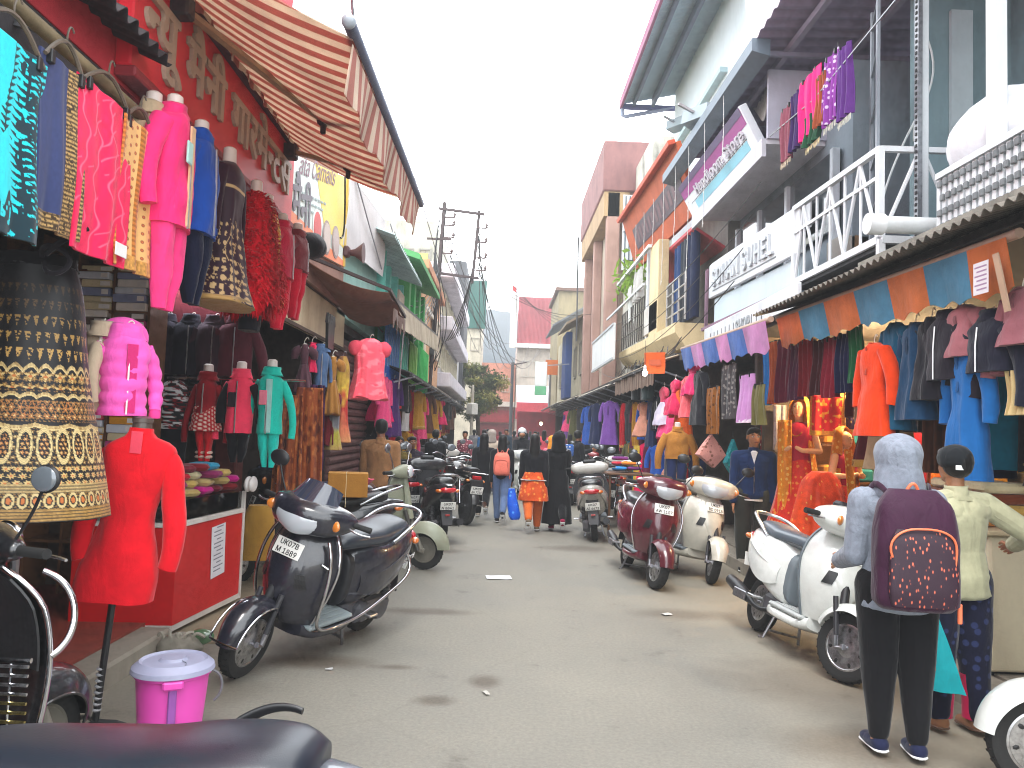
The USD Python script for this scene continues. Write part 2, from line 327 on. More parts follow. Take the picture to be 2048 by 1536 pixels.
# ---------------------------------------------------------------- ground, plinths, hill
def road_mat():
    c1, c2, cd = hx('6b6962'), hx('807d74'), hx('897f6d')
    n = {'g': ('geometry', {}), 'n1': ('noise_texture', {'scale': 0.55, 'detail': 6.0, 'roughness': 0.6}), 'r1': ('rgb_ramp', {'ramp': [(0.3, c1), (0.7, c2)]}),
         'n2': ('noise_texture', {'scale': 42.0, 'detail': 7.0, 'roughness': 0.8}), 'r2': ('rgb_ramp', {'ramp': [(0.3, (0.66, 0.66, 0.66)), (0.7, (1.25, 1.24, 1.22))]}),
         'm1': ('mix_color', {'blend_type': 'multiply', 'fac': 0.8, 'use_clamp': False}), 'sx': ('separate_xyz', {}), 'ab': ('math', {'math_type': 'absolute'}),
         'n3': ('noise_texture', {'scale': 1.4, 'detail': 5.0}), 'ad': ('math', {'math_type': 'add'}), 'er': ('map_range', {'from_min': 1.95, 'from_max': 3.1, 'to_min': 0.0, 'to_max': 0.6, 'clamp': True}), 'm2': ('mix_color', {'b': cd}),
         'n5': ('noise_texture', {'scale': 2.2, 'detail': 7.0, 'roughness': 0.7}), 'r5': ('rgb_ramp', {'ramp': [(0.28, (0.55, 0.52, 0.5)), (0.4, (1, 1, 1))]}), 'm5': ('mix_color', {'blend_type': 'multiply', 'fac': 0.75, 'use_clamp': False}),
         'vc': ('voronoi_texture', {'feature': 'distance_to_edge', 'scale': 0.22, 'randomness': 1.0}), 'rc': ('rgb_ramp', {'ramp': [(0.0, (0.45, 0.43, 0.4)), (0.004, (1, 1, 1))]}), 'm6': ('mix_color', {'blend_type': 'multiply', 'fac': 0.12, 'use_clamp': False}),
         'nd': ('noise_texture', {'scale': 2.0, 'detail': 4.0}), 'va': ('vector_math', {'math_type': 'add'}), 'vs': ('vector_math', {'math_type': 'scale', 'scale': 0.25}),
         'b': ('bump', {'strength': 0.35, 'distance': 0.006}), 'rr': ('map_range', {'from_min': 0.3, 'from_max': 0.7, 'to_min': 0.55, 'to_max': 0.85}), 'p': ('principled_bsdf', {'specular_ior_level': 0.35})}
    l = [('g.position', 'n1.vector'), ('n1.fac', 'r1.fac'), ('g.position', 'n2.vector'), ('n2.fac', 'r2.fac'), ('r1.color', 'm1.a'), ('r2.color', 'm1.b'), ('g.position', 'sx.vector'), ('sx.x', 'ab.value1'),
         ('g.position', 'n3.vector'), ('ab.value', 'ad.value1'), ('n3.fac', 'ad.value2'), ('ad.value', 'er.value'), ('er.result', 'm2.fac'), ('m1.result', 'm2.a'),
         ('g.position', 'n5.vector'), ('n5.fac', 'r5.fac'), ('m2.result', 'm5.a'), ('r5.color', 'm5.b'), ('g.position', 'nd.vector'), ('nd.color', 'vs.vector1'), ('g.position', 'va.vector1'), ('vs.vector', 'va.vector2'), ('va.vector', 'vc.vector'), ('vc.distance', 'rc.fac'), ('m5.result', 'm6.a'), ('rc.color', 'm6.b'),
         ('n2.fac', 'b.height'), ('b.normal', 'p.normal'), ('n1.fac', 'rr.value'), ('rr.result', 'p.roughness')]
    last = 'm6.result'
    # damp and oily spots: (x, y, radius x, radius y, strength)
    for k, (x, y, rx, ry, s) in enumerate([(-1.25, 5.52, .42, .16, .75), (-0.62, 7.1, .5, .13, .6), (-0.04, 5.2, .11, .13, .75), (-0.34, 4.82, .13, .09, .7), (2.1, 4.3, .5, .3, .6), (1.75, 7.3, .5, .22, .5), (-.8, 10.6, .45, .2, .45), (1.2, 11.2, .5, .3, .5), (-1.7, 4.9, .3, .3, .4), (2.35, 5.4, .8, .6, .45), (-0.66, 5.45, .16, .06, .6)]):
        n |= {f'sb{k}': ('vector_math', {'math_type': 'subtract', 'vector2': (x, y, 0)}), f'sm{k}': ('vector_math', {'math_type': 'multiply', 'vector2': (1 / rx, 1 / ry, 0)}), f'sl{k}': ('vector_math', {'math_type': 'length'}),
              f'sn{k}': ('math', {'math_type': 'add'}), f'so{k}': ('map_range', {'from_min': 0.95, 'from_max': 1.75, 'to_min': s, 'to_max': 0.0, 'clamp': True}), f'sc{k}': ('mix_color', {'blend_type': 'multiply', 'b': (0.38, 0.30, 0.25)})}
        l += [('g.position', f'sb{k}.vector1'), (f'sb{k}.vector', f'sm{k}.vector1'), (f'sm{k}.vector', f'sl{k}.vector1'), (f'sl{k}.value', f'sn{k}.value1'), ('n5.fac', f'sn{k}.value2'), (f'sn{k}.value', f'so{k}.value'), (f'so{k}.result', f'sc{k}.fac'), (last, f'sc{k}.a')]
        last = f'sc{k}.result'
    l.append((last, 'p.base_color'))
    return usdkit.material(stage, '/World/Looks/road_surface', n, l, surface='p.BSDF')
def ground_mesh():
    g = []
    for y in [-30, 0, 30, 60, 90, 200]:
        g.append([(x, y, 0.0 if y < 95 else 6.0) for x in (-150, -20, 0, 20, 150)])
    return skin(np.array(g, float), cap=False, close=False)
gm = ground_mesh(); gm.invert() if gm.face_normals[:, 2].mean() < 0 else None
struct('road', gm, road_mat(), label='grey worn concrete and asphalt road through the market')
TERRA = grime('8c4236', '4a3028', 0.5, 0.55, 2.0, 0.1, False); CONC = grime('8f877a', '4f483e', 0.6, 0.85, 2.0)
pl = thing('left_plinth', None, None, kind='structure')
part(pl, 'plinth_edge', cbox(-2.55, -2.32, 1.0, 5.75, -0.05, 0.145, .02), CONC)
part(pl, 'tiled_floor', bx(-6.4, -2.55, 1.0, 7.6, -0.05, 0.15), TERRA)
part(pl, 'apron_slope', hullm([(-2.55, 5.75, -.05), (-2.55, 30, -.05), (-1.95, 5.9, -.02), (-1.95, 30, -.02), (-2.55, 5.75, .07), (-2.55, 30, .07), (-1.95, 5.9, .004), (-1.95, 30, .004)]), grime('94866f', '51483c', 0.5, 0.9, 2.0, 0.2, False))
part(pl, 'inner_floor', bx(-6.4, -2.55, 7.6, 30, -0.05, 0.10), CONC)
pr = thing('right_plinth', None, None, kind='structure')
part(pr, 'plinth_step', cbox(3.02, 3.3, 1.0, 34, -0.05, 0.16, .02), CONC)
part(pr, 'shop_floor', bx(3.3, 8, 1.0, 34, -0.05, 0.17), CONC)
def hill():
    g = []
    for i, y in enumerate(np.linspace(100, 190, 14)):
        row = []
        for x in np.linspace(-120, 120, 60):
            h = 2 + 24 * math.exp(-((x + 8) / 45) ** 2) * np.clip((y - 100) / 55, 0, 1) ** 0.9 + 7 * (meshkit.fbm(np.array([x * .06, y * .06, 0]), 4) - .5)
            row.append((x, y, h))
        g.append(row)
    m = skin(np.array(g), cap=False, close=False); m.invert() if m.face_normals[:, 2].mean() < 0 else None
    return m
struct('hill', hill(), grime('26323a', '121a1e', 0.8, 0.95, 0.08, 0.3, False), label='dark green hillside beyond the end of the street', smooth=True)

# ---------------------------------------------------------------- generic pieces of buildings
def corrugated(o, along, down, n_w, amp=0.02, t=0.006, per=8, rag=0.0, seed=0):
    """corrugated sheet: o corner, along = edge the waves repeat over, down = direction of the ridges"""
    o, a, d = (np.asarray(v, float) for v in (o, along, down)); nrm = np.cross(a, d); nrm /= np.linalg.norm(nrm)
    k = n_w * per + 1; u = np.linspace(0, 1, k); w = amp * np.sin(u * n_w * 2 * PI); rng = np.random.default_rng(seed)
    e = 1 + rag * (rng.random(k) - .5)
    g = np.stack([o + u[:, None] * a + w[:, None] * nrm, o + u[:, None] * a + (d[None] * e[:, None]) + w[:, None] * nrm])
    return slab(g + nrm * t / 2, g - nrm * t / 2)
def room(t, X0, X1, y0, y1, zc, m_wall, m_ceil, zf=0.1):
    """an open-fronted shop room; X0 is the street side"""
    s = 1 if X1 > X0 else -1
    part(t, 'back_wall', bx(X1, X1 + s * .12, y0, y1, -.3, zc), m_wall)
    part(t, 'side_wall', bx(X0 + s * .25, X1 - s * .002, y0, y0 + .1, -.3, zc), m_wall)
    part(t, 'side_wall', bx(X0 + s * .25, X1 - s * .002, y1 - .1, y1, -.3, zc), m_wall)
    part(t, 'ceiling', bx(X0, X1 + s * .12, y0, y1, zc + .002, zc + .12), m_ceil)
def window(t, o, ey, w, h, frame, pane, nx, bars=2, d=0.06, label=None):
    """window on a wall plane; o lower corner, ey unit vector along the wall, nx outward normal"""
    o, e, n = (np.asarray(v, float) for v in (o, ey, nx)); z = np.array([0, 0, 1.0])
    f = part(t, 'window', place(join([bx(0, w, -.04, d, 0, .06), bx(0, w, -.04, d, h - .06, h), bx(0, .06, -.04, d, .06, h - .06), bx(w - .06, w, -.04, d, .06, h - .06)]), o, e, n, z), frame, label=label)
    part(f, 'pane', place(bx(.06, w - .06, -.03, -.015, .06, h - .06), o, e, n, z), pane)
    for k in range(bars):
        x = w * (k + 1) / (bars + 1); part(f, 'bar', place(bx(x - .012, x + .012, .0, .025, .06, h - .06), o, e, n, z), frame)
def railing(t, pts, h, mat, n_rails=3, post=0.9, r=.018, name='rail'):
    pts = np.asarray(pts, float); L = np.linalg.norm(pts[-1] - pts[0]); k = max(int(L / post), 1)
    for i in range(k + 1):
        p = pts[0] + (pts[-1] - pts[0]) * i / k; part(t, 'post', tube([p, p + [0, 0, h]], r * 1.1, 6), mat)
    for i in range(n_rails):
        z = h * (1 - i / max(n_rails, 1)); part(t, name, tube([pts[0] + [0, 0, z], pts[-1] + [0, 0, z]], r, 6), mat)
DARKGLASS = glassy('1a2226', 0.12); OLDPANE = glassy('2c3638', 0.15)
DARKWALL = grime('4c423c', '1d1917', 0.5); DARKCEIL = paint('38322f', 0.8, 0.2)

# ================================================================ LEFT SIDE
OFF[:] = [-0.04, 0, -0.08]
# --- first shop: garments, red sign, striped awning
L1 = thing('garment_shop', 'nearest shop on the left, open front full of garments below a red sign', 'shop')
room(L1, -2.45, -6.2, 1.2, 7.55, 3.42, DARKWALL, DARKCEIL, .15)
part(L1, 'upper_wall', bx(-6.3, -2.12, 1.2, 7.35, 3.56, 7.5), grime('c23a44', '6a2028', 0.35, 0.6))
part(L1, 'wall_panel', bx(-2.22, -2.13, 1.4, 4.2, 3.30, 4.3), grime('4a4648', '2a2628', 0.7, 0.8), label='dark grey weathered panel above the clothes pole')
part(L1, 'eave_sheet', corrugated((-1.86, 1.5, 3.70), (0, 2.74, 0), (-.5, 0, .22), 24, .026, rag=.05), paint('27262a', 0.55, 0.3), label='black corrugated sheet over the clothes pole')
part(L1, 'roller_panel', bx(-2.20, -2.16, 1.5, 4.2, 2.75, 3.295), grime('c9b98c', '7a6a48', 0.45, 0.7), label='cream board behind the clothes pole')
part(L1, 'column', cbox(-2.62, -2.42, 7.33, 7.55, .1, 3.41), grime('5c2622', '2a1512', 0.6, 0.6))
part(L1, 'pole', tube([(-1.97, 1.4, 3.37), (-1.97, 4.17, 3.37)], .032, 12), grime('7d6f55', '3c3428', 0.6, 0.5), label='dull metal clothes pole', smooth=40)
for y in (2.2, 3.3, 4.2): part(L1, 'pole_bracket', beam((-2.12, y, 3.42), (-1.96, y, 3.39), .03), STEEL)
# --- second shop: poster above, plain board, torn brown awning
L2 = thing('poster_shop', 'shop beside the red sign, with a tall advertising hoarding on its upper floor', 'shop')
room(L2, -2.3, -6.0, 7.6, 10.3, 3.15, DARKWALL, DARKCEIL)
part(L2, 'upper_wall', bx(-6.2, -2.12, 7.6, 10.3, 3.30, 4.9), grime('a07d70', '554038', 0.5))
part(L2, 'sign_board', bx(-2.26, -2.20, 7.7, 10.9, 2.78, 3.30), grime('d8c9a8', '8d6a4a', 0.55, 0.5, 0.8), label='faded cream and orange shop board')
part(L2, 'sign_frame', join([bx(-2.19, -2.17, 7.7, 10.9, 2.76, 2.80), bx(-2.19, -2.17, 7.7, 10.9, 3.28, 3.32)]), paint('4a3c34', .6))
# --- third: white tarpaulin wall, shutter below
L3 = thing('tarpaulin_building', 'narrow building with a white tarpaulin hung over its upper front', 'building')
room(L3, -2.3, -6.0, 10.35, 13.45, 3.1, DARKWALL, DARKCEIL)
part(L3, 'upper_wall', bx(-6.2, -2.2, 10.35, 13.45, 3.24, 4.9), grime('8fb7ae', '4c5f5a', 0.5))
sh = part(L3, 'shutter_frame', bx(-2.34, -2.30, 10.5, 13.4, .12, 3.0), paint('3a2a2a', .6))
for k in range(24): part(sh, 'shutter_slat', lathe([(.02, 10.55), (.058, 10.56), (.058, 13.34), (.02, 13.35)], 8, 'y').apply_translation((-2.29, 0, .2 + k * .115)), grime('6f4d4a', '3a2826', .5, .5))
# --- teal building
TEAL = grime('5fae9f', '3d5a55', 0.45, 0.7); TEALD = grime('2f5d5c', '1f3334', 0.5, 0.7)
L4 = thing('teal_building', 'teal building with a deep shaded upper balcony and a tin roof on the left', 'building')
room(L4, -2.2, -6.0, 13.5, 16.6, 2.95, DARKWALL, DARKCEIL)
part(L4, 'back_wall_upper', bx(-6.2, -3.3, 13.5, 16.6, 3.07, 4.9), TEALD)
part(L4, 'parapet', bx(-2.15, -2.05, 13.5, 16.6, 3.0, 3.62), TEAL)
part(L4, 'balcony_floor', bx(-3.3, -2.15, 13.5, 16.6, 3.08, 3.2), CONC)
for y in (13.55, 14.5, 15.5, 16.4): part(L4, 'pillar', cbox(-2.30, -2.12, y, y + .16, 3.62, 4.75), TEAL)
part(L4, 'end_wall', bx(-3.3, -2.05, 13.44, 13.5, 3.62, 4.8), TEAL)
part(L4, 'panel', bx(-2.12, -2.08, 15.55, 16.38, 3.625, 4.5), grime('b9a796', '6a5e52', 0.5))
part(L4, 'tin_roof', corrugated((-1.75, 12.3, 4.80), (0, 4.4, 0), (-2.2, 0, .7), 30, .03, per=6), grime('9fb0ae', '52605e', 0.6, 0.5), label='grey-green tin roof')
for k in range(9): part(L4, 'roof_hook', tube([(-1.8, 12.5 + k * .5, 4.83), (-1.86, 12.5 + k * .5, 5.03)], .012, 5), STEEL)
part(L4, 'railing', join([tube([(-2.1, 13.55, z), (-2.1, 15.5, z)], .015, 5) for z in (3.85, 4.1)]), paint('7cc7b8', .6))
# --- green building
GREEN = grime('4a9a55', '2f5c35', 0.35, 0.65); LIME = grime('8ecb5c', '5a7a3c', 0.35, 0.65); VGREEN = grime('2f9e4b', '1d5a2d', .35, .6)
L5 = thing('green_building', 'bright green painted building with a sloping green roof behind the power pole', 'building')
room(L5, -2.2, -6, 16.65, 20.6, 2.95, DARKWALL, DARKCEIL)
part(L5, 'upper_wall', bx(-6.2, -2.3, 16.65, 20.6, 3.08, 5.3), GREEN)
for i, y in enumerate((16.7, 17.7, 18.8, 19.9)): part(L5, 'pillar', cbox(-2.32, -2.02, y, y + .3, 3.08, 5.1), VGREEN if i % 2 else GREEN)
part(L5, 'green_roof', hullm([(-1.7, 15.6, 5.14), (-1.7, 20.8, 5.2), (-5.5, 15.6, 6.3), (-5.5, 20.8, 6.4), (-1.7, 15.6, 5.26), (-1.7, 20.8, 5.32), (-5.5, 15.6, 6.4), (-5.5, 20.8, 6.5)]), grime('58a062', '3a6342', .5, .7))
for i in range(3): window(L5, (-2.29, 17.05 + i * 1.05, 3.9), (0, 1, 0), .6, 1.0, VGREEN, OLDPANE, (1, 0, 0), 2)
# --- curtain panels hanging under the left eaves (blue, teal, lime, green)
for nm, y0, y1, z0, z1, c, lab in (('blue', 13.2, 15.0, 2.45, 3.55, '5c8fd0', 'blue plastic sheet with a darker foot hanging under the left eave'), ('teal', 15.1, 16.4, 2.75, 3.6, '59c4ae', 'pale teal painted hoarding next to the blue sheet'), ('lime', 16.8, 18.2, 2.7, 3.6, '8fd65a', 'lime green painted hoarding under the corrugated fascia'), ('green', 18.3, 21.0, 2.6, 3.7, '35b457', 'bright green painted hoarding furthest along the left eave')):
    t = thing('hoarding', lab, 'hoarding', (-1.98, y0, z0))
    part(t, 'board', cbox(0, .03, 0, y1 - y0, 0, z1 - z0, .006), grime(c, '3f5a55', .3, .5))
    n = int((y1 - y0) / .3)
    for k in range(n): part(t, 'batten', bx(.031, .045, k * .3 + .1, k * .3 + .13, .02, z1 - z0 - .02), grime(c, '2c4a45', .5, .5))
    if nm == 'blue': part(t, 'lower_panel', bx(.032, .05, .02, y1 - y0 - .02, .0, .32), paint('1f5fc0', .5), label='darker blue lower panel')
# --- long corrugated fascia of the left eaves
fs = thing('fascia', 'long dirty cream corrugated fascia along the left eaves below the teal building', 'fascia', (-1.52, 11.0, 3.17))
part(fs, 'sheet', corrugated((0, 0, .36), (0, 7.2, .36), (.04, 0, -.36), 60, .014, per=4, rag=.06), grime('b7ab98', '5d5347', .6, .6))
part(fs, 'edge_bar', beam((-.02, 0, .38), (-.02, 7.2, .74), .06, .05), paint('3a3a3e', .5))
for k in range(7): part(fs, 'bracket', beam((-.5, .4 + k * 1.05, .5 + k * .05), (-.01, .4 + k * 1.05, .38 + k * .05), .03), STEEL)
part(fs, 'roof_sheet', corrugated((-.04, 0, .40), (0, 7.2, .36), (-.75, 0, .12), 60, .014, per=4), grime('6b625a', '35302b', .6, .6))
# --- dark lower roofs and far left buildings
def low_roof(y0, y1, x0, x1, z0, z1, c, label):
    t = thing('lean_to_roof', label, 'roof', (0, y0, 0))
    part(t, 'sheet', corrugated((x0, 0, z0), (0, y1 - y0, 0), (x1 - x0, 0, z1 - z0), int((y1 - y0) / .12), .016, per=4, rag=.08), grime(c, '3c362f', .6, .6))
    part(t, 'edge', beam((x0, 0, z0 - .03), (x0, y1 - y0, z0 - .03), .05), paint('2b2928', .6))
    for k in range(int((y1 - y0) / 1.6) + 1): part(t, 'strut', beam((x1, .2 + k * 1.6, z0 - .35), (x0 - .04 * np.sign(x0), .2 + k * 1.6, z0 - .05), .03), STEEL)
low_roof(13.6, 19.6, -1.55, -2.5, 2.68, 2.95, '3b3a3c', 'black tin lean-to roof below the blue and green hoardings')
low_roof(19.8, 26.5, -1.62, -2.6, 2.75, 3.1, 'a3937c', 'rusty cream lean-to roof further up the left side')
low_roof(26.8, 34.0, -1.75, -2.8, 2.8, 3.2, '8f8578', 'grey lean-to roof in front of the peach building')
low_roof(34.3, 44.0, -1.9, -2.9, 2.9, 3.3, 'b3a796', 'pale lean-to roof furthest up the left side')
PEACH = grime('d9a983', '8a6a55', .4, .75); CREAM = grime('d9cba8', '7d7460', .5, .75); OFFW = grime('c9c6c8', '7d7a7a', .5, .75)
L6 = thing('peach_building', 'peach plastered building with a framed side panel behind the power pole', 'building')
room(L6, -2.3, -6, 20.7, 27.0, 3.0, DARKWALL, DARKCEIL)
part(L6, 'upper_wall', bx(-7, -2.2, 20.7, 27, 3.13, 6.0), PEACH)
part(L6, 'cornice', cbox(-7.1, -2.0, 20.6, 27.05, 6.0, 6.25), grime('c58a6a', '6a4a3a', .5))
part(L6, 'panel_frame', join([bx(-2.2, -2.12, 21.6, 21.72, 3.3, 5.2), bx(-2.2, -2.12, 24.2, 24.32, 3.3, 5.2), bx(-2.2, -2.12, 21.72, 24.2, 5.08, 5.2)]), paint('e8e0d4', .6))
for i in range(2): window(L6, (-2.19, 24.7 + i * 1.1, 4.0), (0, 1, 0), .8, 1.3, paint('d8d0c4', .6), OLDPANE, (1, 0, 0), 1)
L7 = thing('white_building', 'pale lilac white building with tiers of balconies beyond the power pole', 'building')
room(L7, -2.3, -6, 27.1, 44.5, 3.0, DARKWALL, DARKCEIL)
part(L7, 'upper_wall', bx(-8, -2.3, 27.1, 44.5, 3.13, 7.6), OFFW)
for k, z in enumerate((3.2, 5.2, 7.1)): part(L7, 'balcony', cbox(-2.3, -1.75, 27.3, 40.5, z, z + .5, .03), grime('d9d4dc', '8a8590', .5))
for i in range(6):
    for z in (3.95, 5.95): window(L7, (-2.29, 27.6 + i * 2.1, z), (0, 1, 0), 1.1, 1.0, paint('cfc9b0', .6), OLDPANE, (1, 0, 0), 1)
L8 = thing('grey_concrete_building', 'tall grey concrete building with a dark stair tower rising over the peach one', 'building')
part(L8, 'wall', bx(-9, -3.0, 33, 46, 3.0, 10.6), grime('a9a799', '5e5c52', .6))
part(L8, 'side_tower', bx(-3.0, -2.1, 42, 46, 3.0, 10.9), grime('57585c', '303134', .5))
for i in range(3): window(L8, (-5.2 + i * .75, 32.99, 8.4), (1, 0, 0), .55, 1.0, paint('7a7870', .6), OLDPANE, (0, -1, 0), 1)
part(L8, 'ochre_band', bx(-4.4, -3.3, 32.9, 32.98, 6.2, 9.2), grime('e0b060', '8a6a3a', .4))
L9 = thing('green_net_building', 'distant house wrapped in dark green net on the left skyline', 'building')
part(L9, 'wall', bx(-6.0, -1.6, 58, 66, 0, 9.9), grime('b5ad9c', '5a564c', .6))
part(L9, 'net', bx(-6.2, -1.3, 57.8, 58, 9.3, 12.9), grime('2a5850', '1a342e', .5, .9))
for x in (-6, -3.6, -1.4): part(L9, 'net_post', tube([(x, 57.9, 9), (x, 57.9, 13.4)], .06, 6), STEEL)
for i in range(3): window(L9, (-4.6 + i * 1.1, 57.99, 7.6), (1, 0, 0), .7, 1.0, paint('8a8478', .6), OLDPANE, (0, -1, 0), 1)
# ================================================================ END OF THE STREET
OFF[:] = [0, 0, 0]
E1 = thing('pink_building', 'pink corrugated clad building closing the street in the distance', 'building')
part(E1, 'base_wall', bx(1.2, 8, 62, 70, 0, 8.7), grime('b4aaa0', '68625a', .6))
part(E1, 'cladding', corrugated((1.15, 61.9, 12.45), (2.75, 0, 0), (0, 0, -3.95), 26, .05, per=4), grime('b2646a', '74444a', .4, .7))
part(E1, 'side_panel', bx(.55, 1.1, 61.9, 62.0, 8.3, 12.6), grime('d8d6cc', '8a8880', .4))
part(E1, 'ledge', cbox(1.0, 8, 61.5, 62, 8.3, 8.65), OFFW)
for i in range(4): window(E1, (1.6 + i * .8, 61.99, 6.0), (1, 0, 0), .6, 1.3, paint('a8a49c', .6), DARKGLASS, (0, -1, 0), 1)
for i in range(4): window(E1, (1.6 + i * .8, 61.99, 3.6), (1, 0, 0), .6, 1.3, paint('a8a49c', .6), DARKGLASS, (0, -1, 0), 1)
part(E1, 'shop_fascia', bx(1.2, 5.6, 61.6, 61.95, 2.6, 3.5), grime('9a3440', '5a1c24', .4, .6), label='red shop fascia')
E2 = thing('salmon_building', 'low salmon pink wall with a red shop front at the far end of the street', 'building')
part(E2, 'wall', bx(-3.6, 1.15, 64, 72, 0, 7.2), grime('d0907c', '80564a', .4))
part(E2, 'fascia', bx(-2.4, 1.1, 63.6, 63.98, 2.3, 3.3), grime('a83038', '5a181c', .4, .6), label='red shop fascia')
part(E2, 'canopy', bx(-2.6, 1.14, 63.2, 63.98, 3.6, 4.0), grime('d8d0c8', '8a8078', .4))
part(E2, 'shop_opening', bx(-2.2, 1.0, 63.85, 63.97, 0, 2.2), paint('7a1c20', .6), label='dark red shop opening')
for i in range(3): window(E2, (-2.2 + i * 1.1, 63.99, 4.8), (1, 0, 0), .7, 1.2, paint('b8b0a4', .6), OLDPANE, (0, -1, 0), 1)
E3 = thing('lilac_canopy_shop', 'shop with a lilac white canopy at the far right end of the street', 'shop')
part(E3, 'wall', bx(1.2, 5.5, 54, 55, 0, 3.0), grime('8a2a34', '4a161c', .4))
part(E3, 'canopy', hullm([(1.1, 52.5, 3.6), (5.6, 52.5, 3.6), (1.1, 55, 4.9), (5.6, 55, 4.9), (1.1, 52.5, 3.5), (5.6, 52.5, 3.5), (1.1, 55, 4.8), (5.6, 55, 4.8)]), grime('dcc3cf', '9a848e', .3))
part(E3, 'valance', bx(1.1, 5.6, 52.44, 52.5, 3.0, 3.6), grime('c9525e', '7a2a34', .3))
# ================================================================ RIGHT SIDE
OFF[:] = [-0.06, 0, 0.10]
WHITEP = grime('d6d9dc', '8b8f92', .35, .5, 1.5, .05); PURPLE = grime('8a7f96', '5a5264', .4, .7)
R1 = thing('balcony_building', 'nearest building on the right, with a white truss balcony, lattice parapet and wide grey canopy', 'building')
room(R1, 3.15, 6.5, 1.5, 9.85, 2.85, grime('6a5a4a', '2a2420', .5), DARKCEIL, .17)
part(R1, 'floor_slab', bx(3.62, 8, 1.5, 9.1, 3.1, 3.3), paint('2e2e32', .8, .2))
part(R1, 'front_beam', bx(3.3, 3.62, 1.5, 7.0, 2.98, 3.2), grime('8d8a80', '3c3a34', .8, .9))
part(R1, 'terrace_wall', bx(5.4, 5.5, 1.5, 9.1, 3.3, 6.45), grime('7a9096', '4a5a60', .5, .7))
part(R1, 'terrace_wall', bx(4.35, 5.4, 8.0, 8.08, 3.3, 6.45), grime('7d949a', '4a5a60', .5, .7))
part(R1, 'inner_wall', bx(5.0, 8.2, 13.3, 13.4, 3.3, 6.45), grime('4a5560', '252c34', .5, .8))
# lattice parapet: openwork concrete
lat = part(R1, 'lattice_parapet', join([bx(3.60, 3.66, 2.4, 6.25, 3.20, 3.27), bx(3.59, 3.67, 2.4, 6.25, 3.74, 3.79)]), WHITEP)
for k in range(48):
    y = 2.45 + k * .08; part(lat, 'slat', bx(3.61, 3.65, y, y + .05, 3.272, 3.738), WHITEP) if k >= 30 else None
for r in range(4):
    z = 3.30 + r * .12
    for k in range(29, 47): part(lat, 'lattice_block', cbox(3.585, 3.608, 2.45 + k * .08 + (.04 if r % 2 else 0), 2.45 + k * .08 + .05 + (.04 if r % 2 else 0), z, z + .055, .006), grime('7a7e80', '3c4042', .6))
part(R1, 'parapet_foot', bx(3.585, 3.66, 2.4, 6.25, 3.0, 3.195), grime('a8a79a', '34342c', .9, .9, 3.0))
# balcony slab and truss railing
part(R1, 'balcony_slab', bx(3.5, 4.3, 7.0, 9.1, 3.34, 3.44), paint('26262a', .7))
part(R1, 'slab_edge', join([beam((3.5, 7.0, 3.42), (3.5, 9.1, 3.42), .07), beam((3.5, 6.98, 3.42), (4.25, 6.98, 3.42), .07), beam((3.5, 6.98, 3.1), (3.5, 6.98, 3.42), .06), beam((3.5, 6.98, 3.12), (3.5, 9.0, 3.12), .05)]), WHITEP)
rl = part(R1, 'railing', join([beam((3.5, 7.0, 4.28), (3.5, 9.1, 4.32), .055), beam((3.5, 7.0, 4.28), (4.3, 6.98, 4.28), .05), beam((3.5, 7.0, 3.45), (3.5, 7.0, 4.30), .06), beam((3.5, 9.08, 3.45), (3.5, 9.08, 4.32), .06), beam((3.5, 7.0, 4.02), (3.5, 9.08, 4.02), .035)]), WHITEP, label='white painted truss railing')
zig = [7.05, 7.4, 7.75, 8.1, 8.45, 8.8, 9.05]
for i in range(6): part(rl, 'diagonal', tube([(3.5, zig[i], 3.46 if i % 2 == 0 else 4.27), (3.5, zig[i + 1], 4.27 if i % 2 == 0 else 3.46)], .02, 6), WHITEP)
for i in range(1, 6): part(rl, 'upright', tube([(3.5, zig[i] - .02, 3.46), (3.5, zig[i] - .02, 4.27)], .016, 6), WHITEP)
part(rl, 'diagonal', tube([(3.52, 6.99, 3.46), (3.86, 6.99, 4.27)], .02, 6), WHITEP); part(rl, 'diagonal', tube([(3.9, 6.99, 4.27), (4.18, 6.99, 3.6)], .02, 6), WHITEP)
part(R1, 'post', cbox(3.86, 3.93, 6.95, 7.03, 3.3, 6.5, .006), WHITEP)
part(R1, 'post', cbox(3.64, 3.74, 5.55, 5.66, 3.8, 6.5, .006), WHITEP)
sl = part(R1, 'slotted_angle', bx(3.80, 3.84, 6.9, 6.97, 3.3, 6.5), STEEL, label='perforated grey steel angle beside the post')
part(sl, 'holes', join([cbox(3.79, 3.803, 6.92, 6.945, 3.4 + k * .055, 3.43 + k * .055, .004) for k in range(50)]), BLACKP)
part(R1, 'canopy', corrugated((3.08, 3.0, 6.54), (0, 10.6, 0), (3.2, 0, .12), 46, .02, per=6, rag=.01), PURPLE, label='wide grey-purple canopy over the terrace')
for x in (3.5, 4.3, 5.1): part(R1, 'canopy_beam', bx(x, x + .07, 3.0, 13.5, 6.42, 6.50), paint('8c8698', .6))
for y in (5.0, 7.2, 9.4, 11.6): part(R1, 'canopy_beam', bx(3.1, 6.2, y, y + .05, 6.36, 6.415), paint('7c7688', .6))
part(R1, 'pipe', tube([(3.22, 6.62, 3.46), (4.02, 6.62, 3.46)], .075, 18), grime('cfd2d2', '8a8c8a', .4, .4), smooth=40, label='fat white drain pipe with an open end')
part(R1, 'pipe_collar', join([lathe([(.078, 3.2), (.092, 3.2), (.092, 3.34), (.078, 3.34), (.06, 3.33), (.06, 3.215)], 18, 'x').apply_translation((0, 6.62, 3.46))]), grime('d6d8d8', '8a8c8a', .3, .4), smooth=40)
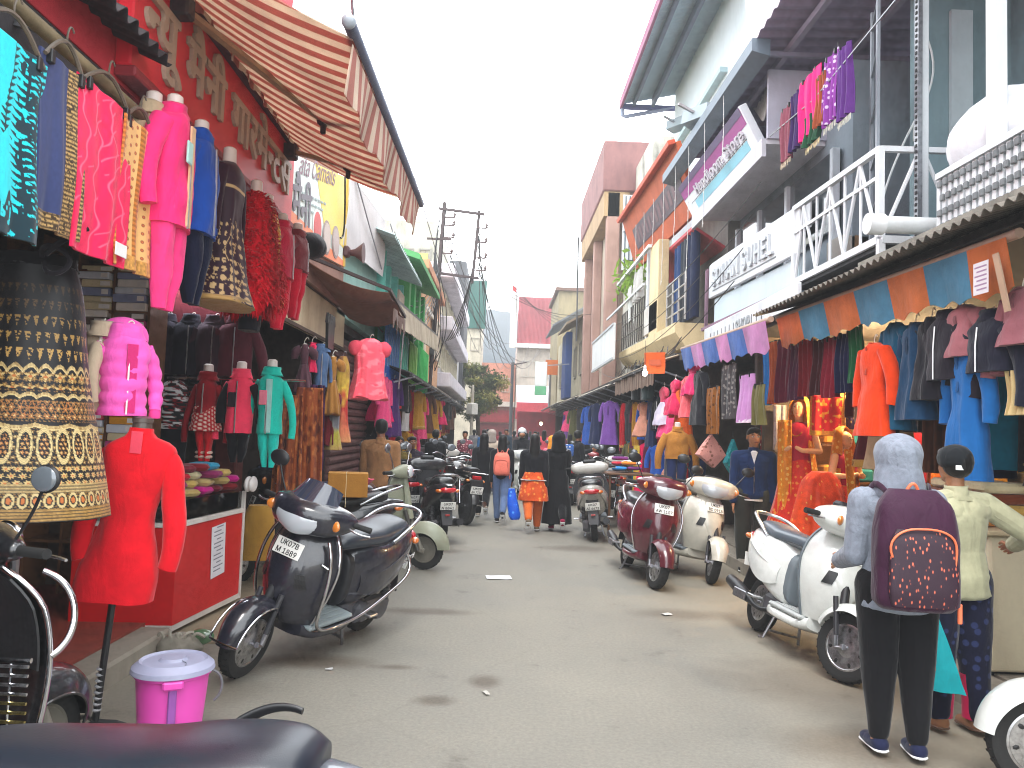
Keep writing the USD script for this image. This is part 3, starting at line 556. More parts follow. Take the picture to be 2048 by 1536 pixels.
part(R1, 'pipe_mouth', lathe([(.001, 3.218), (.058, 3.218), (.058, 3.214), (.001, 3.214)], 18, 'x').apply_translation((0, 6.62, 3.46)), paint('0c0c0c', .8))
# tin eave above the near awning
part(R1, 'tin_eave', corrugated((2.86, 2.6, 2.93), (0, 6.0, 0), (.75, 0, .22), 58, .018, per=6, rag=.03), grime('6c665e', '2c2824', .7, .6), label='rusty corrugated eave above the orange and blue awning')
for i in range(3): part(R1, 'rack', join([beam((4.6, 10.2 + i * .9, 3.3), (4.6, 10.2 + i * .9, 5.6), .04), beam((4.6, 10.2, 3.9 + i * .55), (4.6, 12.0, 3.9 + i * .55), .03)]), paint('9aa0a8', .5))
part(R1, 'conduit', tube([(4.42, 7.98, 6.0), (4.45, 7.96, 5.2), (4.3, 7.95, 4.9), (4.05, 7.95, 4.3), (3.95, 7.95, 3.9)], .012, 6, sm=20), paint('d8dcdc', .4)); part(R1, 'switch_box', cbox(4.33, 4.42, 7.93, 7.99, 4.75, 4.98, .01), paint('c8ccc8', .4))
part(R1, 'panel', bx(4.72, 4.95, 7.94, 7.99, 4.2, 6.2), grime('b8c4c8', '7a868a', .3, .6)); part(R1, 'shelf_ladder', join([beam((3.62, 7.3, 3.4), (3.62, 7.3, 6.1), .03), beam((3.85, 7.9, 3.4), (3.85, 7.9, 6.1), .03)] + [beam((3.62, 7.3, 3.9 + k * .5), (3.85, 7.9, 3.9 + k * .5), .025) for k in range(5)]), paint('8a9098', .5))
# --- second building: white signboards, shaded window, leaning sign, soffit
R2 = thing('white_sign_building', 'building with big white lettered boards and a dark shop window above them', 'building')
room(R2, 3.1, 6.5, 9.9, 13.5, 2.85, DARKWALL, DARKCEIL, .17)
part(R2, 'upper_wall', bx(4.2, 8, 9.1, 13.5, 3.1, 6.2), grime('8d97a0', '50585e', .5))
part(R2, 'dark_window', bx(4.12, 4.19, 9.4, 13.2, 4.2, 5.2), DARKGLASS)
for y in (9.35, 10.9, 12.1, 13.25): part(R2, 'mullion', cbox(4.06, 4.16, y, y + .09, 3.4, 5.2), paint('c9cdd4', .5))
part(R2, 'soffit', bx(3.42, 4.2, 9.9, 13.6, 5.42, 5.48), grime('cfcdd4', '8a8890', .3), label='white soffit under the leaning sign')
part(R2, 'soffit_front', bx(3.36, 3.42, 9.9, 13.6, 5.25, 5.49), grime('c6c4cc', '8a8890', .3))
part(R2, 'side_face', bx(3.42, 4.2, 9.85, 9.9, 5.48, 6.4), grime('b8b6c4', '7c7a86', .4))
part(R2, 'card', bx(4.03, 4.05, 9.95, 10.7, 4.35, 4.75), WHITEP)
part(R2, 'roof_strip', hullm([(3.02, 9.3, 6.36), (3.02, 14.6, 6.40), (3.25, 9.3, 6.3), (3.25, 14.6, 6.34), (3.02, 9.3, 6.52), (3.02, 14.6, 6.56), (3.25, 9.3, 6.52), (3.25, 14.6, 6.56)]), grime('66727e', '3c444c', .4, .5))
# --- white house behind with purple-edged roof
R3 = thing('white_clad_house', 'tall house clad in white sheet with an overhanging purple-edged roof', 'house')
part(R3, 'clad_wall', corrugated((4.36, 19.8, 10.65), (0, -10, 0), (0, 0, -4.4), 70, .012, per=4), grime('d3dce0', '9aa4a8', .25, .5))
part(R3, 'gable_wall', bx(4.4, 8.0, 19.75, 19.85, 5.8, 10.65), grime('cfd6d8', '8a9092', .3))
part(R3, 'roof_sheet', corrugated((3.0, 10.2, 10.28), (0, 9.8, 0), (1.8, 0, .40), 60, .018, per=4), grime('9fb4bc', '5e7078', .35, .5), label='pale underside of the overhanging roof')
part(R3, 'fascia_board', bx(2.94, 3.0, 10.1, 20.1, 10.17, 10.41), grime('96607a', '5a3448', .4), label='purple fascia board')
for x in (3.25, 3.75): part(R3, 'purlin', bx(x, x + .08, 10.2, 19.9, 10.19, 10.26 + (x - 3) * .2), paint('5a6476', .6))
part(R3, 'end_beam', bx(3.0, 4.4, 19.96, 20.04, 10.15, 10.28), paint('5a5c86', .6))
part(R3, 'gutter_pipe', tube([(3.0, 20, 10.15), (3.02, 20, 9.98), (3.1, 20, 9.95), (4.36, 20, 10.23)], .05, 10), paint('8a92a8', .5))
part(R3, 'ledge', bx(4.2, 4.36, 15.0, 19.8, 8.85, 8.95), paint('a8c0c4', .6))
part(R3, 'white_cloth', sheet(np.array([[(3.62 + .05 * math.sin(v * 9) + u * .1, 9.2 + v * 2.4, 8.9 - u * (2.0 - .4 * math.sin(v * 7)) - v * .5) for v in np.linspace(0, 1, 22)] for u in np.linspace(0, 1, 12)]), .01), fabric('e6dcd8', trans=.2), smooth=50, label='white sheet hanging above the canopy')
part(R3, 'lattice', join([beam((3.9, 12.2 + i * .16, 7.1), (3.9, 12.2 + i * .16 + .5, 7.9), .03) for i in range(8)] + [beam((3.92, 12.7 + i * .16, 7.1), (3.92, 12.2 + i * .16, 7.9), .03) for i in range(8)]), paint('8a7a84', .6))
# --- third: orange sign, cream balcony, curtains
CREAM2 = grime('dcc79c', '8a7a5c', .4, .7)
R4 = thing('cream_balcony_building', 'building with a projecting cream balcony and dark curtains under an orange sign', 'building')
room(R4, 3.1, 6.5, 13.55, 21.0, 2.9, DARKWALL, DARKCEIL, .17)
part(R4, 'upper_wall', bx(4.0, 8, 13.55, 21, 3.05, 6.0), grime('7d7a74', '3c3a38', .5))
part(R4, 'balcony', hullm([(3.15, 13.8, 3.42), (3.15, 20.4, 3.55), (4.0, 13.8, 3.42), (4.0, 20.4, 3.55), (3.35, 13.8, 3.16), (3.35, 20.4, 3.3), (4.0, 13.8, 3.1), (4.0, 20.4, 3.2), (3.15, 13.8, 3.6), (3.15, 20.4, 3.7), (4.0, 13.8, 3.6), (4.0, 20.4, 3.7)]), CREAM2)
railing(R4, [(3.2, 17.2, 3.72), (3.2, 20.3, 3.74)], .95, paint('4a4440', .5), 3, .28, .016); railing(R4, [(3.25, 13.5, 3.62), (3.25, 15.0, 3.62)], .85, paint('a8a4a0', .4), 4, .5, .018)
part(R4, 'pillar', cbox(3.2, 3.42, 15.7, 16.6, 3.65, 5.6), CREAM2); part(R4, 'pillar', cbox(3.22, 3.32, 17.0, 17.12, 3.65, 5.7), WHITEP)
part(R4, 'panel', cbox(3.2, 3.23, 15.75, 17.3, 3.75, 4.35), grime('c9c4bc', '8a857c', .4))
part(R4, 'roof_rail', join([beam((3.15, 16.4, 5.62), (3.15, 20.9, 5.62), .07), beam((3.15, 17, 4.9), (3.15, 22.9, 4.95), .05)]), WHITEP)
part(R4, 'window', bx(3.3, 3.36, 16.7, 16.98, 4.4, 5.3), DARKGLASS)
for i, y in enumerate((13.7, 14.25, 14.8)): part(R4, 'curtain', skin(np.array([[(3.5 + .06 * math.sin(a * 3), y + .27 + (.26 * math.cos(a)), z) if True else 0 for a in np.linspace(0, 2 * PI, 24, endpoint=False)] for z in np.linspace(3.7, 5.3, 6)]) + 0), fabric(['1c2440', '30343c', '1f3a66'][i]), smooth=50)
part(R4, 'soffit_red', hullm([(3.42, 13.7, 5.3), (3.42, 18.0, 5.45), (4.0, 13.7, 4.95), (4.0, 18, 5.1), (3.42, 13.7, 5.36), (3.42, 18.0, 5.5), (4.0, 13.7, 5.0), (4.0, 18, 5.15)]), grime('b8404a', '6a2028', .3, .6))
for k in range(14): part(R4, 'cable', tube([(3.2 + .1 * (k % 3), 13.5 + k * .5, 3.3), (3.1, 14 + k * .5, 3.05 - .1 * (k % 4)), (3.2, 14.6 + k * .5, 3.25)], .012, 4, sm=7), paint('5a5450', .6))
# white stained block and red-brown building with columns
R5 = thing('stained_concrete_building', 'blackened white concrete block between the orange sign and the red building', 'building')
room(R5, 3.1, 6.5, 21.05, 23.9, 2.9, DARKWALL, DARKCEIL, .17)
part(R5, 'wall', bx(3.75, 9, 21.1, 23.8, 3.05, 6.0), grime('c4c1b6', '3c3c38', .75, .85, 1.2)); part(R5, 'wall_top', bx(4.05, 9, 21.1, 23.8, 6.0, 9.9), grime('c4c1b6', '3c3c38', .85, .85, 1.2))
part(R5, 'ledge', cbox(3.55, 3.75, 21.0, 23.9, 6.0, 6.25), CONC)
REDB = grime('8a6a60', '4a352e', .5, .8); REDL = grime('a5857a', '5e453c', .45, .8)
R6 = thing('red_column_building', 'red-brown three storey building with tall columns and a barred white window', 'building')
part(R6, 'wall', bx(3.9, 9, 24.05, 30.6, 3.0, 9.2), REDB)
part(R6, 'front_wall', bx(3.5, 3.9, 24.5, 30.6, 3.0, 9.2), grime('b5a898', '6a5e52', .4)); room(R6, 3.1, 6.5, 24.0, 30.6, 2.9, DARKWALL, DARKCEIL, .17)
part(R6, 'parapet', cbox(3.05, 8, 23.95, 30.8, 9.2, 10.82, .04), grime('85605e', '4a3434', .5)); part(R6, 'overhang', bx(3.1, 3.9, 24.0, 30.7, 8.4, 9.19), grime('a58a68', '5a4a38', .5))
for y in (27.2, 30.1): part(R6, 'column', cbox(3.2, 3.5, y, y + .35, 3.0, 8.4, .03), REDL)
part(R6, 'column', cbox(3.2, 3.62, 24.0, 24.29, 3.0, 9.19, .03), REDL)
wf = part(R6, 'window', bx(3.7, 4.5, 23.98, 24.04, 6.7, 9.1), grime('d4d8dc', '8a9094', .4), label='tall white barred window')
for k in range(6): part(wf, 'bar', tube([(3.78 + k * .13, 23.94, 6.75), (3.78 + k * .13, 23.94, 9.05)], .018, 6), paint('3c4450', .5))
for z in (7.0, 7.9): part(wf, 'crossbar', tube([(3.72, 23.94, z), (4.48, 23.94, z)], .018, 6), paint('3c4450', .5))
part(R6, 'rod', tube([(3.0, 30.7, 5.2), (2.95, 30.7, 9.4)], .03, 6), paint('3c3c40', .5))
wb = thing('white_board', 'blank white board leaning over the shops below the red column building', 'sign board', (2.80, 19.1, 3.40))
part(wb, 'panel', cbox(0, .06, 0, 4.4, 0, .92, .01), grime('d8dbdc', '9a9c98', .35, .5)); part(wb, 'frame', join([bx(-.02, -.002, 0, 4.4, .86, .92), bx(-.02, -.002, 0, 4.4, 0, .06)]), paint('b0b4b8', .5))
R7 = thing('blue_column_building', 'low cream building with a blue painted column and tin roofs on the far right', 'building')
room(R7, 3.1, 6.5, 30.9, 46, 2.95, DARKWALL, DARKCEIL, .17)
part(R7, 'upper_wall', bx(3.4, 8, 30.9, 46, 3.1, 6.6), grime('b5ab92', '645c4c', .6)); part(R7, 'blue_column', cbox(3.1, 3.5, 37.0, 39.2, 3.2, 6.4, .04), grime('2c4680', '1c2a4c', .4, .7))
for y in (32, 34.4, 41, 43): window(R7, (3.39, y, 4.0), (0, 1, 0), 1.0, 1.4, paint('8a8478', .6), OLDPANE, (-1, 0, 0), 1)
part(R7, 'tin_roof', hullm([(2.4, 36, 6.6), (2.4, 42, 6.7), (4, 36, 7.6), (4, 42, 7.7), (2.4, 36, 6.5), (2.4, 42, 6.6), (4, 36, 7.5), (4, 42, 7.6)]), grime('6a6e74', '3a3e44', .4)); part(R7, 'tin_roof', hullm([(2.6, 31, 6.0), (2.6, 35.6, 6.1), (4, 31, 6.8), (4, 35.6, 6.9), (2.6, 31, 5.9), (2.6, 35.6, 6.0), (4, 31, 6.7), (4, 35.6, 6.8)]), grime('8a7a68', '4a4238', .4))
R8 = thing('ochre_building', 'ochre plastered upper storey behind the tin roofs on the far right', 'building')
part(R8, 'wall', bx(3.4, 9, 47, 54, 3.0, 10.2), grime('8d8266', '4c4434', .55)); part(R8, 'roof_slab', cbox(3.2, 9.2, 46.8, 54, 10.2, 10.4), grime('6a5248', '3a2c26', .4))
part(R8, 'pipe_post', tube([(3.0, 46.7, 3), (3.0, 46.7, 6)], .08, 8), STEEL); part(R8, 'orange_board', bx(2.7, 3.9, 46.6, 46.7, 5.0, 5.9), grime('b8622a', '6a3818', .4))
for i in range(3): window(R8, (4.0 + i * 1.1, 46.99, 7.6), (1, 0, 0), .7, 1.2, paint('8a7448', .6), OLDPANE, (0, -1, 0), 1)
vs = thing('hanging_sign', 'white vertical sign with a green foot sticking out over the far right shops', 'sign', (1.9, 36.0, 3.25))
part(vs, 'panel', cbox(-.28, .28, 0, .1, .42, 1.55, .02), grime('e2e6e6', '9a9e9c', .2)); part(vs, 'foot', cbox(-.28, .28, 0, .1, 0, .415, .02), grime('6fb58a', '3f7a58', .2)); part(vs, 'bracket', beam((.3, .05, 1.4), (1.3, .05, 1.5), .05), STEEL)
low_roof(13.2, 18.6, 2.66, 3.6, 2.80, 3.12, 'a89880', 'cream tin roof below the projecting balcony on the right'); low_roof(18.8, 25.5, 2.62, 3.6, 2.72, 3.05, 'c2bcb0', 'pale tin roof under the blank white board'); low_roof(25.7, 33, 2.55, 3.6, 2.75, 3.1, '9a8f80', 'brownish tin roof below the red column building'); low_roof(33.2, 45, 2.45, 3.6, 2.8, 3.2, 'b8b0a4', 'pale tin roof of the furthest shops on the right')
OFF[:] = [0, 0, 0]
# ================================================================ SCOOTERS AND MOTORCYCLES (local frame: +x forward, +y left, wheels on z = 0)
def wheel(t, x, R=.215, w=.088, rim_mat=None, steer=0.0, ty=0.0, disc=True):
    """tyre, rim and hub about the axle at (x, 0, R)"""
    rt = w * .5
    prof = [(R - rt * 1.7, -rt * .72), (R - rt * .9, -rt * 1.0), (R - rt * .28, -rt * .86), (R - .004, -rt * .40), (R, 0), (R - .004, rt * .40), (R - rt * .28, rt * .86), (R - rt * .9, rt * 1.0), (R - rt * 1.7, rt * .72)]
    def put(m): return mv(m, (x, ty, R), rz=steer)
    ty_ = part(t, 'wheel', put(lathe(prof + [prof[0]], 40, 'y')), TYRE, smooth=40)
    gr = []
    for k in range(30):
        for s in (-1, 1):
            a = 2 * PI * (k + .5 * (s > 0)) / 30; m = bx(-.004, .004, s * .006, s * rt * .62, R - .009, R - .0005); gr.append(put(mv(m, ry=a)))
    part(ty_, 'tread', gr, paint('080808', .9), kind='stuff')
    ri = R - rt * 1.7
    rim = [(ri + .006, -rt * .74), (ri - .006, -rt * .8), (ri - .02, -rt * .5), (.075, -rt * .30), (.06, -rt * .75), (.03, -rt * .85), (.001, -rt * .85), (.001, rt * .85), (.03, rt * .85), (.06, rt * .75), (.075, rt * .30), (ri - .02, rt * .5), (ri - .006, rt * .8), (ri + .006, rt * .74)]
    r = part(ty_, 'rim', put(lathe(rim, 36, 'y')), rim_mat or ALU, smooth=35)
    if disc:
        part(r, 'slot', [put(mv(ellipsoid((0, s * rt * .44, .108), (.02, .016, .03), 1), ry=2 * PI * k / 7)) for k in range(7) for s in (-1, 1)], BLACKP)
    part(r, 'axle_nut', put(lathe([(.001, -rt * 1.25), (.014, -rt * 1.25), (.014, rt * 1.25), (.001, rt * 1.25)], 8, 'y')), STEEL)
    return ty_
def mirror(t, p0, p1, p2, r=(.02, .066, .042), mat=None, yaw=0.0):
    m = part(t, 'mirror', tube([p0, p1, p2], .006, 7, sm=10), mat or BLACKP, smooth=60)
    part(m, 'mirror_housing', mv(ellipsoid((0, 0, 0), r, 3), p2, rz=yaw), mat or BLACKP, smooth=True)
    part(m, 'mirror_glass', mv(ellipsoid((-r[0] * .55, 0, 0), (r[0] * .55, r[1] * .9, r[2] * .9), 2), p2, rz=yaw), glassy('5a6066', .03), smooth=True)
def plate(t, o, ex, ez, text, w=.19, h=.105, bg='d9d9d4', name='number_plate'):
    """flat plate with raised lettering; o its centre"""
    ex, ez = np.asarray(ex, float), np.asarray(ez, float); ex /= np.linalg.norm(ex); ez = ez - (ez @ ex) * ex; ez /= np.linalg.norm(ez); n = np.cross(ex, ez)
    p = part(t, name, place(cbox(-w / 2, w / 2, -h / 2, h / 2, -.003, .003, .002), o, ex, ez, n), paint(bg, .45, .15))
    if text:
        rows = text.split('|'); L = []
        for i, s in enumerate(rows):
            hh = h * (.62 / len(rows)); m = meshkit.text_mesh(s, hh, .0012, bold=True); b = m.bounds
            k = min(1.0, w * .86 / (b[1, 0] - b[0, 0])); m.vertices = (m.vertices - [(b[0, 0] + b[1, 0]) / 2, (b[0, 1] + b[1, 1]) / 2, 0]) * [k, 1, 1] + [0, h * (.5 - (i + .5) / len(rows)), .0032]; L.append(m)
        part(p, 'lettering', place(join(L), o, ex, ez, n), paint('1c1c1c', .5))
    return p
def scooter(label, loc, heading, body, seat='17181b', trim=None, group=None, name='scooter', inner='2a2b2f', plate_f='UK07|AX 2419', plate_r='UK07|BK 3052', steer=0.0, lean=0.0, visor=False, stripe=None, rack=True, guard=False, floor='6a7278', headm=True, taillight='b0101c', rimc=None, dust=False, mirrors=(1, 1), script=None):
    t = thing(name, label, 'scooter', loc, heading, group, tilt=(lean, 0, 0), size=1.1)
    B = body if not isinstance(body, str) else carpaint(body); IN = paint(inner, .5, .15, 6.0); SEAT = _m(('seat', seat), lambda p: usdkit.material(stage, p, {'g': ('geometry', {}), 'n': ('noise_texture', {'scale': 300.0, 'detail': 2.0}), 'b': ('bump', {'strength': .25, 'distance': .002}), 'p': ('principled_bsdf', {'base_color': hx(seat), 'roughness': .30, 'specular_ior_level': .6})}, [('g.position', 'n.vector'), ('n.fac', 'b.height'), ('b.normal', 'p.normal')], surface='p.BSDF'))
    FB = paint(floor, .6, .2); RM = rimc if rimc is not None else ALU
    fx, rx, R = .62, -.62, .215
    # wheels
    wheel(t, fx, R, rim_mat=RM, steer=steer); wheel(t, rx, R, w=.094, rim_mat=RM)
    # front suspension
    c, s = math.cos(steer), math.sin(steer)
    def F(p): return np.array([fx + (p[0] - fx) * c - p[1] * s, (p[0] - fx) * s + p[1] * c, p[2]])
    for sd in (-1, 1):
        f = part(t, 'fork', tube([F((.50, sd * .075, .50)), F((.565, sd * .075, .27))], .017, 10), paint('2c2c30', .4), smooth=50)
        part(f, 'fork_link', tube([F((.55, sd * .072, .29)), F((.575, sd * .072, .2)), F((.62, sd * .066, .215))], .018, 8), STEEL, smooth=50)
    part(t, 'steering_column', tube([F((.52, 0, .46)), (.36, 0, .92)], .028, 10), DARKP, smooth=50)
    # fender
    A = np.linspace(math.radians(8), math.radians(158), 26); Y = np.linspace(-1, 1, 13); G = []
    for a in A:
        e = (a - A[0]) / (A[-1] - A[0]); hw = .094 * (0.55 + .45 * math.sin(PI * min(max(e, .06), .98)) ** .5)
        row = [F((fx + (R + .032 - .052 * abs(y) ** 2.6 + .012) * math.cos(a), hw * y, R + (R + .032 - .052 * abs(y) ** 2.6 + .012) * math.sin(a) * 1.04)) for y in Y]; G.append(row)
    fd = part(t, 'front_fender', sheet(np.array(G), .006), B, smooth=50)
    if guard:
        part(fd, 'fender_guard', [tube([F((fx + (R + .035) * math.cos(a), sd * .093, R + (R + .012) * math.sin(a))) for a in np.linspace(.25, 1.9, 12)], .006, 7) for sd in (-1, 1)] + [tube([F((fx + (R + .035) * math.cos(.25) + .012 * (1 - y * y), .093 * y, R + (R + .012) * math.sin(.25))) for y in np.linspace(-1, 1, 9)], .007, 7)], CHROME, smooth=50)
    # apron / leg shield
    Z = np.linspace(.30, .90, 22)
    xc = PchipInterpolator([.30, .42, .56, .70, .82, .90], [.40, .475, .505, .475, .42, .375])(Z); xe = PchipInterpolator([.30, .5, .7, .90], [.275, .29, .275, .25])(Z)
    w = PchipInterpolator([.30, .40, .52, .66, .78, .90], [.165, .205, .245, .262, .235, .15])(Z); Y = np.linspace(-1, 1, 21)
    def ap(k, y, o=0.0): return (xe[k] + (xc[k] + o - xe[k]) * (1 - abs(y) ** 2.3), w[k] * y, Z[k])
    outer = np.array([[ap(k, y) for y in Y] for k in range(len(Z))]); inn = np.array([[(min(xe[k] - .012, xe[k] - .012) + .03 * (1 - abs(y) ** 3), w[k] * y * .985, Z[k]) for y in Y] for k in range(len(Z))])
    apn = part(t, 'front_apron', slab(outer, inn), B, smooth=45)
    part(t, 'inner_leg_shield', slab(inn + [-.004, 0, 0], inn + [-.03, 0, 0]), IN, smooth=45)
    kk = list(range(6, 21)); Yn = np.linspace(-1, 1, 13)
    nose = np.array([[(ap(k, y * .46)[0] + .010 * (1 - y ** 4) + .002, w[k] * y * (.46 - .30 * ((k - 13) / 8) ** 2 * (k < 13) - .12 * ((k - 13) / 8) * (k > 13)), Z[k]) for y in Yn] for k in kk])
    part(apn, 'nose_panel', sheet(nose, .006), B, smooth=45)
    for sd in (-1, 1):
        vt = np.array([[np.array(ap(9 + i, sd * (.58 + .20 * j - .04 * i))) + [.006, 0, 0] for j in np.linspace(-.5, .5, 5)] for i in range(4)])
        part(apn, 'vent', sheet(vt, .006), BLACKP)
        edge = [np.array(ap(k, sd * 1.0)) + [.0, sd * .006, 0] for k in range(0, 22)]
        part(t, 'edge_trim', tube(edge, .009 if (trim or guard) else .006, 8), CHROME if (trim or guard) else IN, smooth=60)
        if stripe: part(apn, 'stripe', sheet(np.array([[np.array(ap(k, sd * (.5 + .035 * (k - 6) * .4 + .12 * j))) + [.005, 0, 0] for j in (0, 1)] for k in range(8, 20)]), .003), paint(stripe, .35))
    if guard:
        for sd in (-1, 1): part(t, 'crash_guard', tube([(.36, sd * .20, .86), (.36, sd * .255, .72), (.36, sd * .265, .5), (.30, sd * .235, .32), (.1, sd * .23, .27), (-.15, sd * .245, .30), (-.5, sd * .255, .42), (-.72, sd * .23, .56), (-.70, sd * .19, .64)], .011, 9, sm=36), CHROME, smooth=60, label='polished steel guard tube along the side')
        part(t, 'guard_bar', tube([(.37, .2, .72), (.35, .255, .70)], .009, 8), CHROME)
    # floor, tunnel and belly
    part(t, 'floorboard', join([cbox(-.16, .30, -.20, .20, .268, .30, .012)] + [cbox(-.12, .26, y - .012, y + .012, .30, .307, .003) for y in (-.15, -.1, -.05, 0, .05, .1, .15)]), FB)
    part(t, 'floor_skirt', lofx([(-.22, 0, .235, .17, .045), (0, 0, .232, .215, .04), (.22, 0, .235, .20, .04), (.33, 0, .27, .15, .05)], 22, 3.2), B, smooth=50)
    # rear body
    secs = [(-.98, 0, .735, .035, .03), (-.90, 0, .715, .085, .068), (-.78, 0, .675, .15, .12), (-.6, 0, .61, .20, .175), (-.42, 0, .56, .21, .21), (-.28, 0, .53, .19, .23), (-.18, 0, .505, .14, .22), (-.12, 0, .49, .11, .19)]
    rb = part(t, 'rear_body', lofx(secs, 30, 2.7, m_=26), B, smooth=50)
    part(t, 'seat_front_panel', lofx([(-.15, 0, .50, .125, .19), (-.10, 0, .49, .12, .19), (-.085, 0, .49, .09, .16)], 22, 3.0), IN, smooth=50)
    for sd in (-1, 1):
        T = np.linspace(-.86, -.20, 18); sp = PchipInterpolator([x[0] for x in secs], [x[3] for x in secs]); zp = PchipInterpolator([x[0] for x in secs], [x[2] for x in secs]); hp = PchipInterpolator([x[0] for x in secs], [x[4] for x in secs])
        g = np.array([[(x, sd * (sp(x) * (1 - .10 * abs(v + .2) ** 2) + .012), zp(x) - .02 + v * hp(x) * .62 * math.sin(PI * (i + .9) / 18.6) ** .35) for v in np.linspace(-1, 1, 9)] for i, x in enumerate(T)])
        cw = part(t, 'side_panel', sheet(g, .008), B, smooth=45)
        part(cw, 'crease', tube([(x, sd * (sp(x) + .014), zp(x) + .03 - .05 * (x + .5)) for x in np.linspace(-.8, -.3, 10)], [.002, .008, .002], 6), B, smooth=60)
        if script:
            m = meshkit.text_mesh(script, .045, .002, bold=True); b = m.bounds; m.vertices -= [(b[0, 0] + b[1, 0]) / 2, 0, 0]; m.vertices[:, 0] += m.vertices[:, 1] * .25
            part(cw, 'badge', place(m, (-.66, sd * .205, .585), (-sd * .97, sd * -.10 * sd, .22 * -1 * sd * -1 if sd > 0 else .22), (-.2 * sd if False else 0, .25 * sd * -1 * -1 * 0, 1), (0.05, sd * 1, 0)) if False else place(m, (-.66, sd * .206, .575), (-sd, 0, .28 * (-1 if sd > 0 else -1) * (-1)) if sd > 0 else (1, 0, -.28), (0, 0, 1), (0, sd, 0)), CHROME)
    # seat
    ss = [(-.80, 0, .80, .085, .035), (-.74, 0, .80, .125, .06), (-.56, 0, .785, .15, .068), (-.40, 0, .765, .152, .066), (-.25, 0, .765, .14, .06), (-.08, 0, .762, .115, .055), (.0, 0, .75, .085, .042), (.03, 0, .742, .05, .02)]
    st = part(t, 'seat', lofx(ss, 30, 2.6, m_=30), SEAT, smooth=60)
    part(st, 'seat_seam', [tube([(x, sd * (h + .002), z - .025) for x, _, z, h, _ in ss[1:-1]], .003, 5, sm=20) for sd in (-1, 1)], DARKP)
    # grab rail and rear rack
    if rack is not None: part(t, 'grab_rail', tube([(-.50, .165, .74), (-.62, .172, .80), (-.80, .15, .87), (-.93, .085, .90), (-.96, 0, .905), (-.93, -.085, .90), (-.80, -.15, .87), (-.62, -.172, .80), (-.50, -.165, .74)], .0145, 10, sm=44), metal('b9bdc2', .3) if rack else BLACKP, smooth=60)
    # tail light, indicators, rear mudguard, plate
    tl = part(t, 'tail_light', lofx([(-.985, 0, .715, .06, .022), (-.955, 0, .71, .095, .036), (-.90, 0, .70, .11, .04)], 20, 2.6), glassy(taillight, .12), smooth=50)
    for sd in (-1, 1): part(t, 'rear_indicator', mv(ellipsoid((0, 0, 0), (.05, .03, .024), 2), (-.90, sd * .125, .695), rz=sd * .5), glassy('c4641c', .15), smooth=True)
    part(t, 'rear_mudguard', sheet(np.array([[(-.80 - .14 * k, y * (.085 - .02 * k), .60 - .34 * k) for y in np.linspace(-1, 1, 5)] for k in np.linspace(0, 1, 6)]), .012), DARKP, smooth=40)
    part(t, 'reflector', cbox(-.935, -.92, -.03, .03, .375, .40, .004), glassy('8a0c10', .2))
    plate(t, (-.935, 0, .505), (0, -1, 0), (-.35, 0, 1), plate_r, .20, .11)
    # engine, exhaust, stand
    part(t, 'engine', join([cbox(-.72, -.30, .05, .155, .16, .30, .03), cbox(-.46, -.2, -.10, .10, .17, .33, .03), lathe([(.001, .155), (.07, .155), (.085, .13), (.085, .06)], 18, 'y').apply_translation((-.62, 0, .215)), lathe([(.001, .16), (.06, .16), (.075, .13), (.075, .06)], 18, 'y').apply_translation((-.38, 0, .235))]), dusty('55555a', '4a4238', .4), smooth=35)
    part(t, 'exhaust', tube([(-.30, -.10, .22), (-.42, -.15, .20), (-.52, -.165, .225), (-.92, -.17, .30), (-.935, -.17, .302)], [.016, .018, .045, .052, .045], 14, sm=20), paint('2a2a2c', .35, metal=.5), smooth=50)
    part(t, 'exhaust_shield', mv(cbox(-.72, -.5, -.228, -.212, .20, .27, .006), (0, 0, .01), ry=0), STEEL)
    sdm = []
    for sd in (-1, 1): sdm.append(tube([(-.20, sd * .09, .24), (-.23, sd * .14, .02), (-.27, sd * .15, .012)], .011, 7))
    part(t, 'stand', join(sdm + [tube([(-.22, -.125, .08), (-.22, .125, .08)], .009, 7)]), STEEL, smooth=50)
    [part(t, 'foot_peg', cbox(-.34, -.24, sd * .20, sd * .285, .275, .295, .005), ALU) for sd in (-1, 1)]
    part(t, 'shock_absorber', join([tube([(-.66, .13, .25), (-.60, .13, .52)], .026, 10)] + [lathe([(.028, k * .022), (.034, k * .022 + .006), (.028, k * .022 + .012)], 12).apply_translation((-.655 + k * .005, .13, .28)) for k in range(9)]), paint('3a3a3c', .4), smooth=50)
    # handlebar
    H = lambda p: np.array([.36 + (p[0] - .36) * c - p[1] * s, (p[0] - .36) * s + p[1] * c, p[2]])
    def HM(m): v = m.vertices; m = m.copy(); m.vertices = np.stack([.36 + (v[:, 0] - .36) * c - v[:, 1] * s, (v[:, 0] - .36) * s + v[:, 1] * c, v[:, 2]], 1); return m
    cw = lofx([(-.285, .28, .985, .04, .028), (-.25, .30, .98, .085, .06), (-.16, .345, .975, .135, .095), (0, .365, .975, .16, .11), (.16, .345, .975, .135, .095), (.25, .30, .98, .085, .06), (.285, .28, .985, .04, .028)], 26, 2.7, axis='y', m_=30)
    hb = part(t, 'handlebar_cowl', HM(cw), B, smooth=55)
    part(hb, 'dashboard', HM(cbox(.22, .30, -.10, .10, 1.05, 1.105, .02)), DARKP)
    hl = lofx([(-.175, .41, .978, .050, .034), (-.13, .432, .966, .064, .064), (0, .462, .948, .070, .082), (.13, .432, .966, .064, .064), (.175, .41, .978, .050, .034)], 22, 2.3, axis='y', m_=20)
    hd = part(hb, 'headlight', HM(hl), glassy('a9aeb3', .05), smooth=55)
    part(hd, 'reflector', HM(ellipsoid((.495, 0, .938), (.02, .055, .042), 2)), metal('f0f0f0', .08), smooth=True)
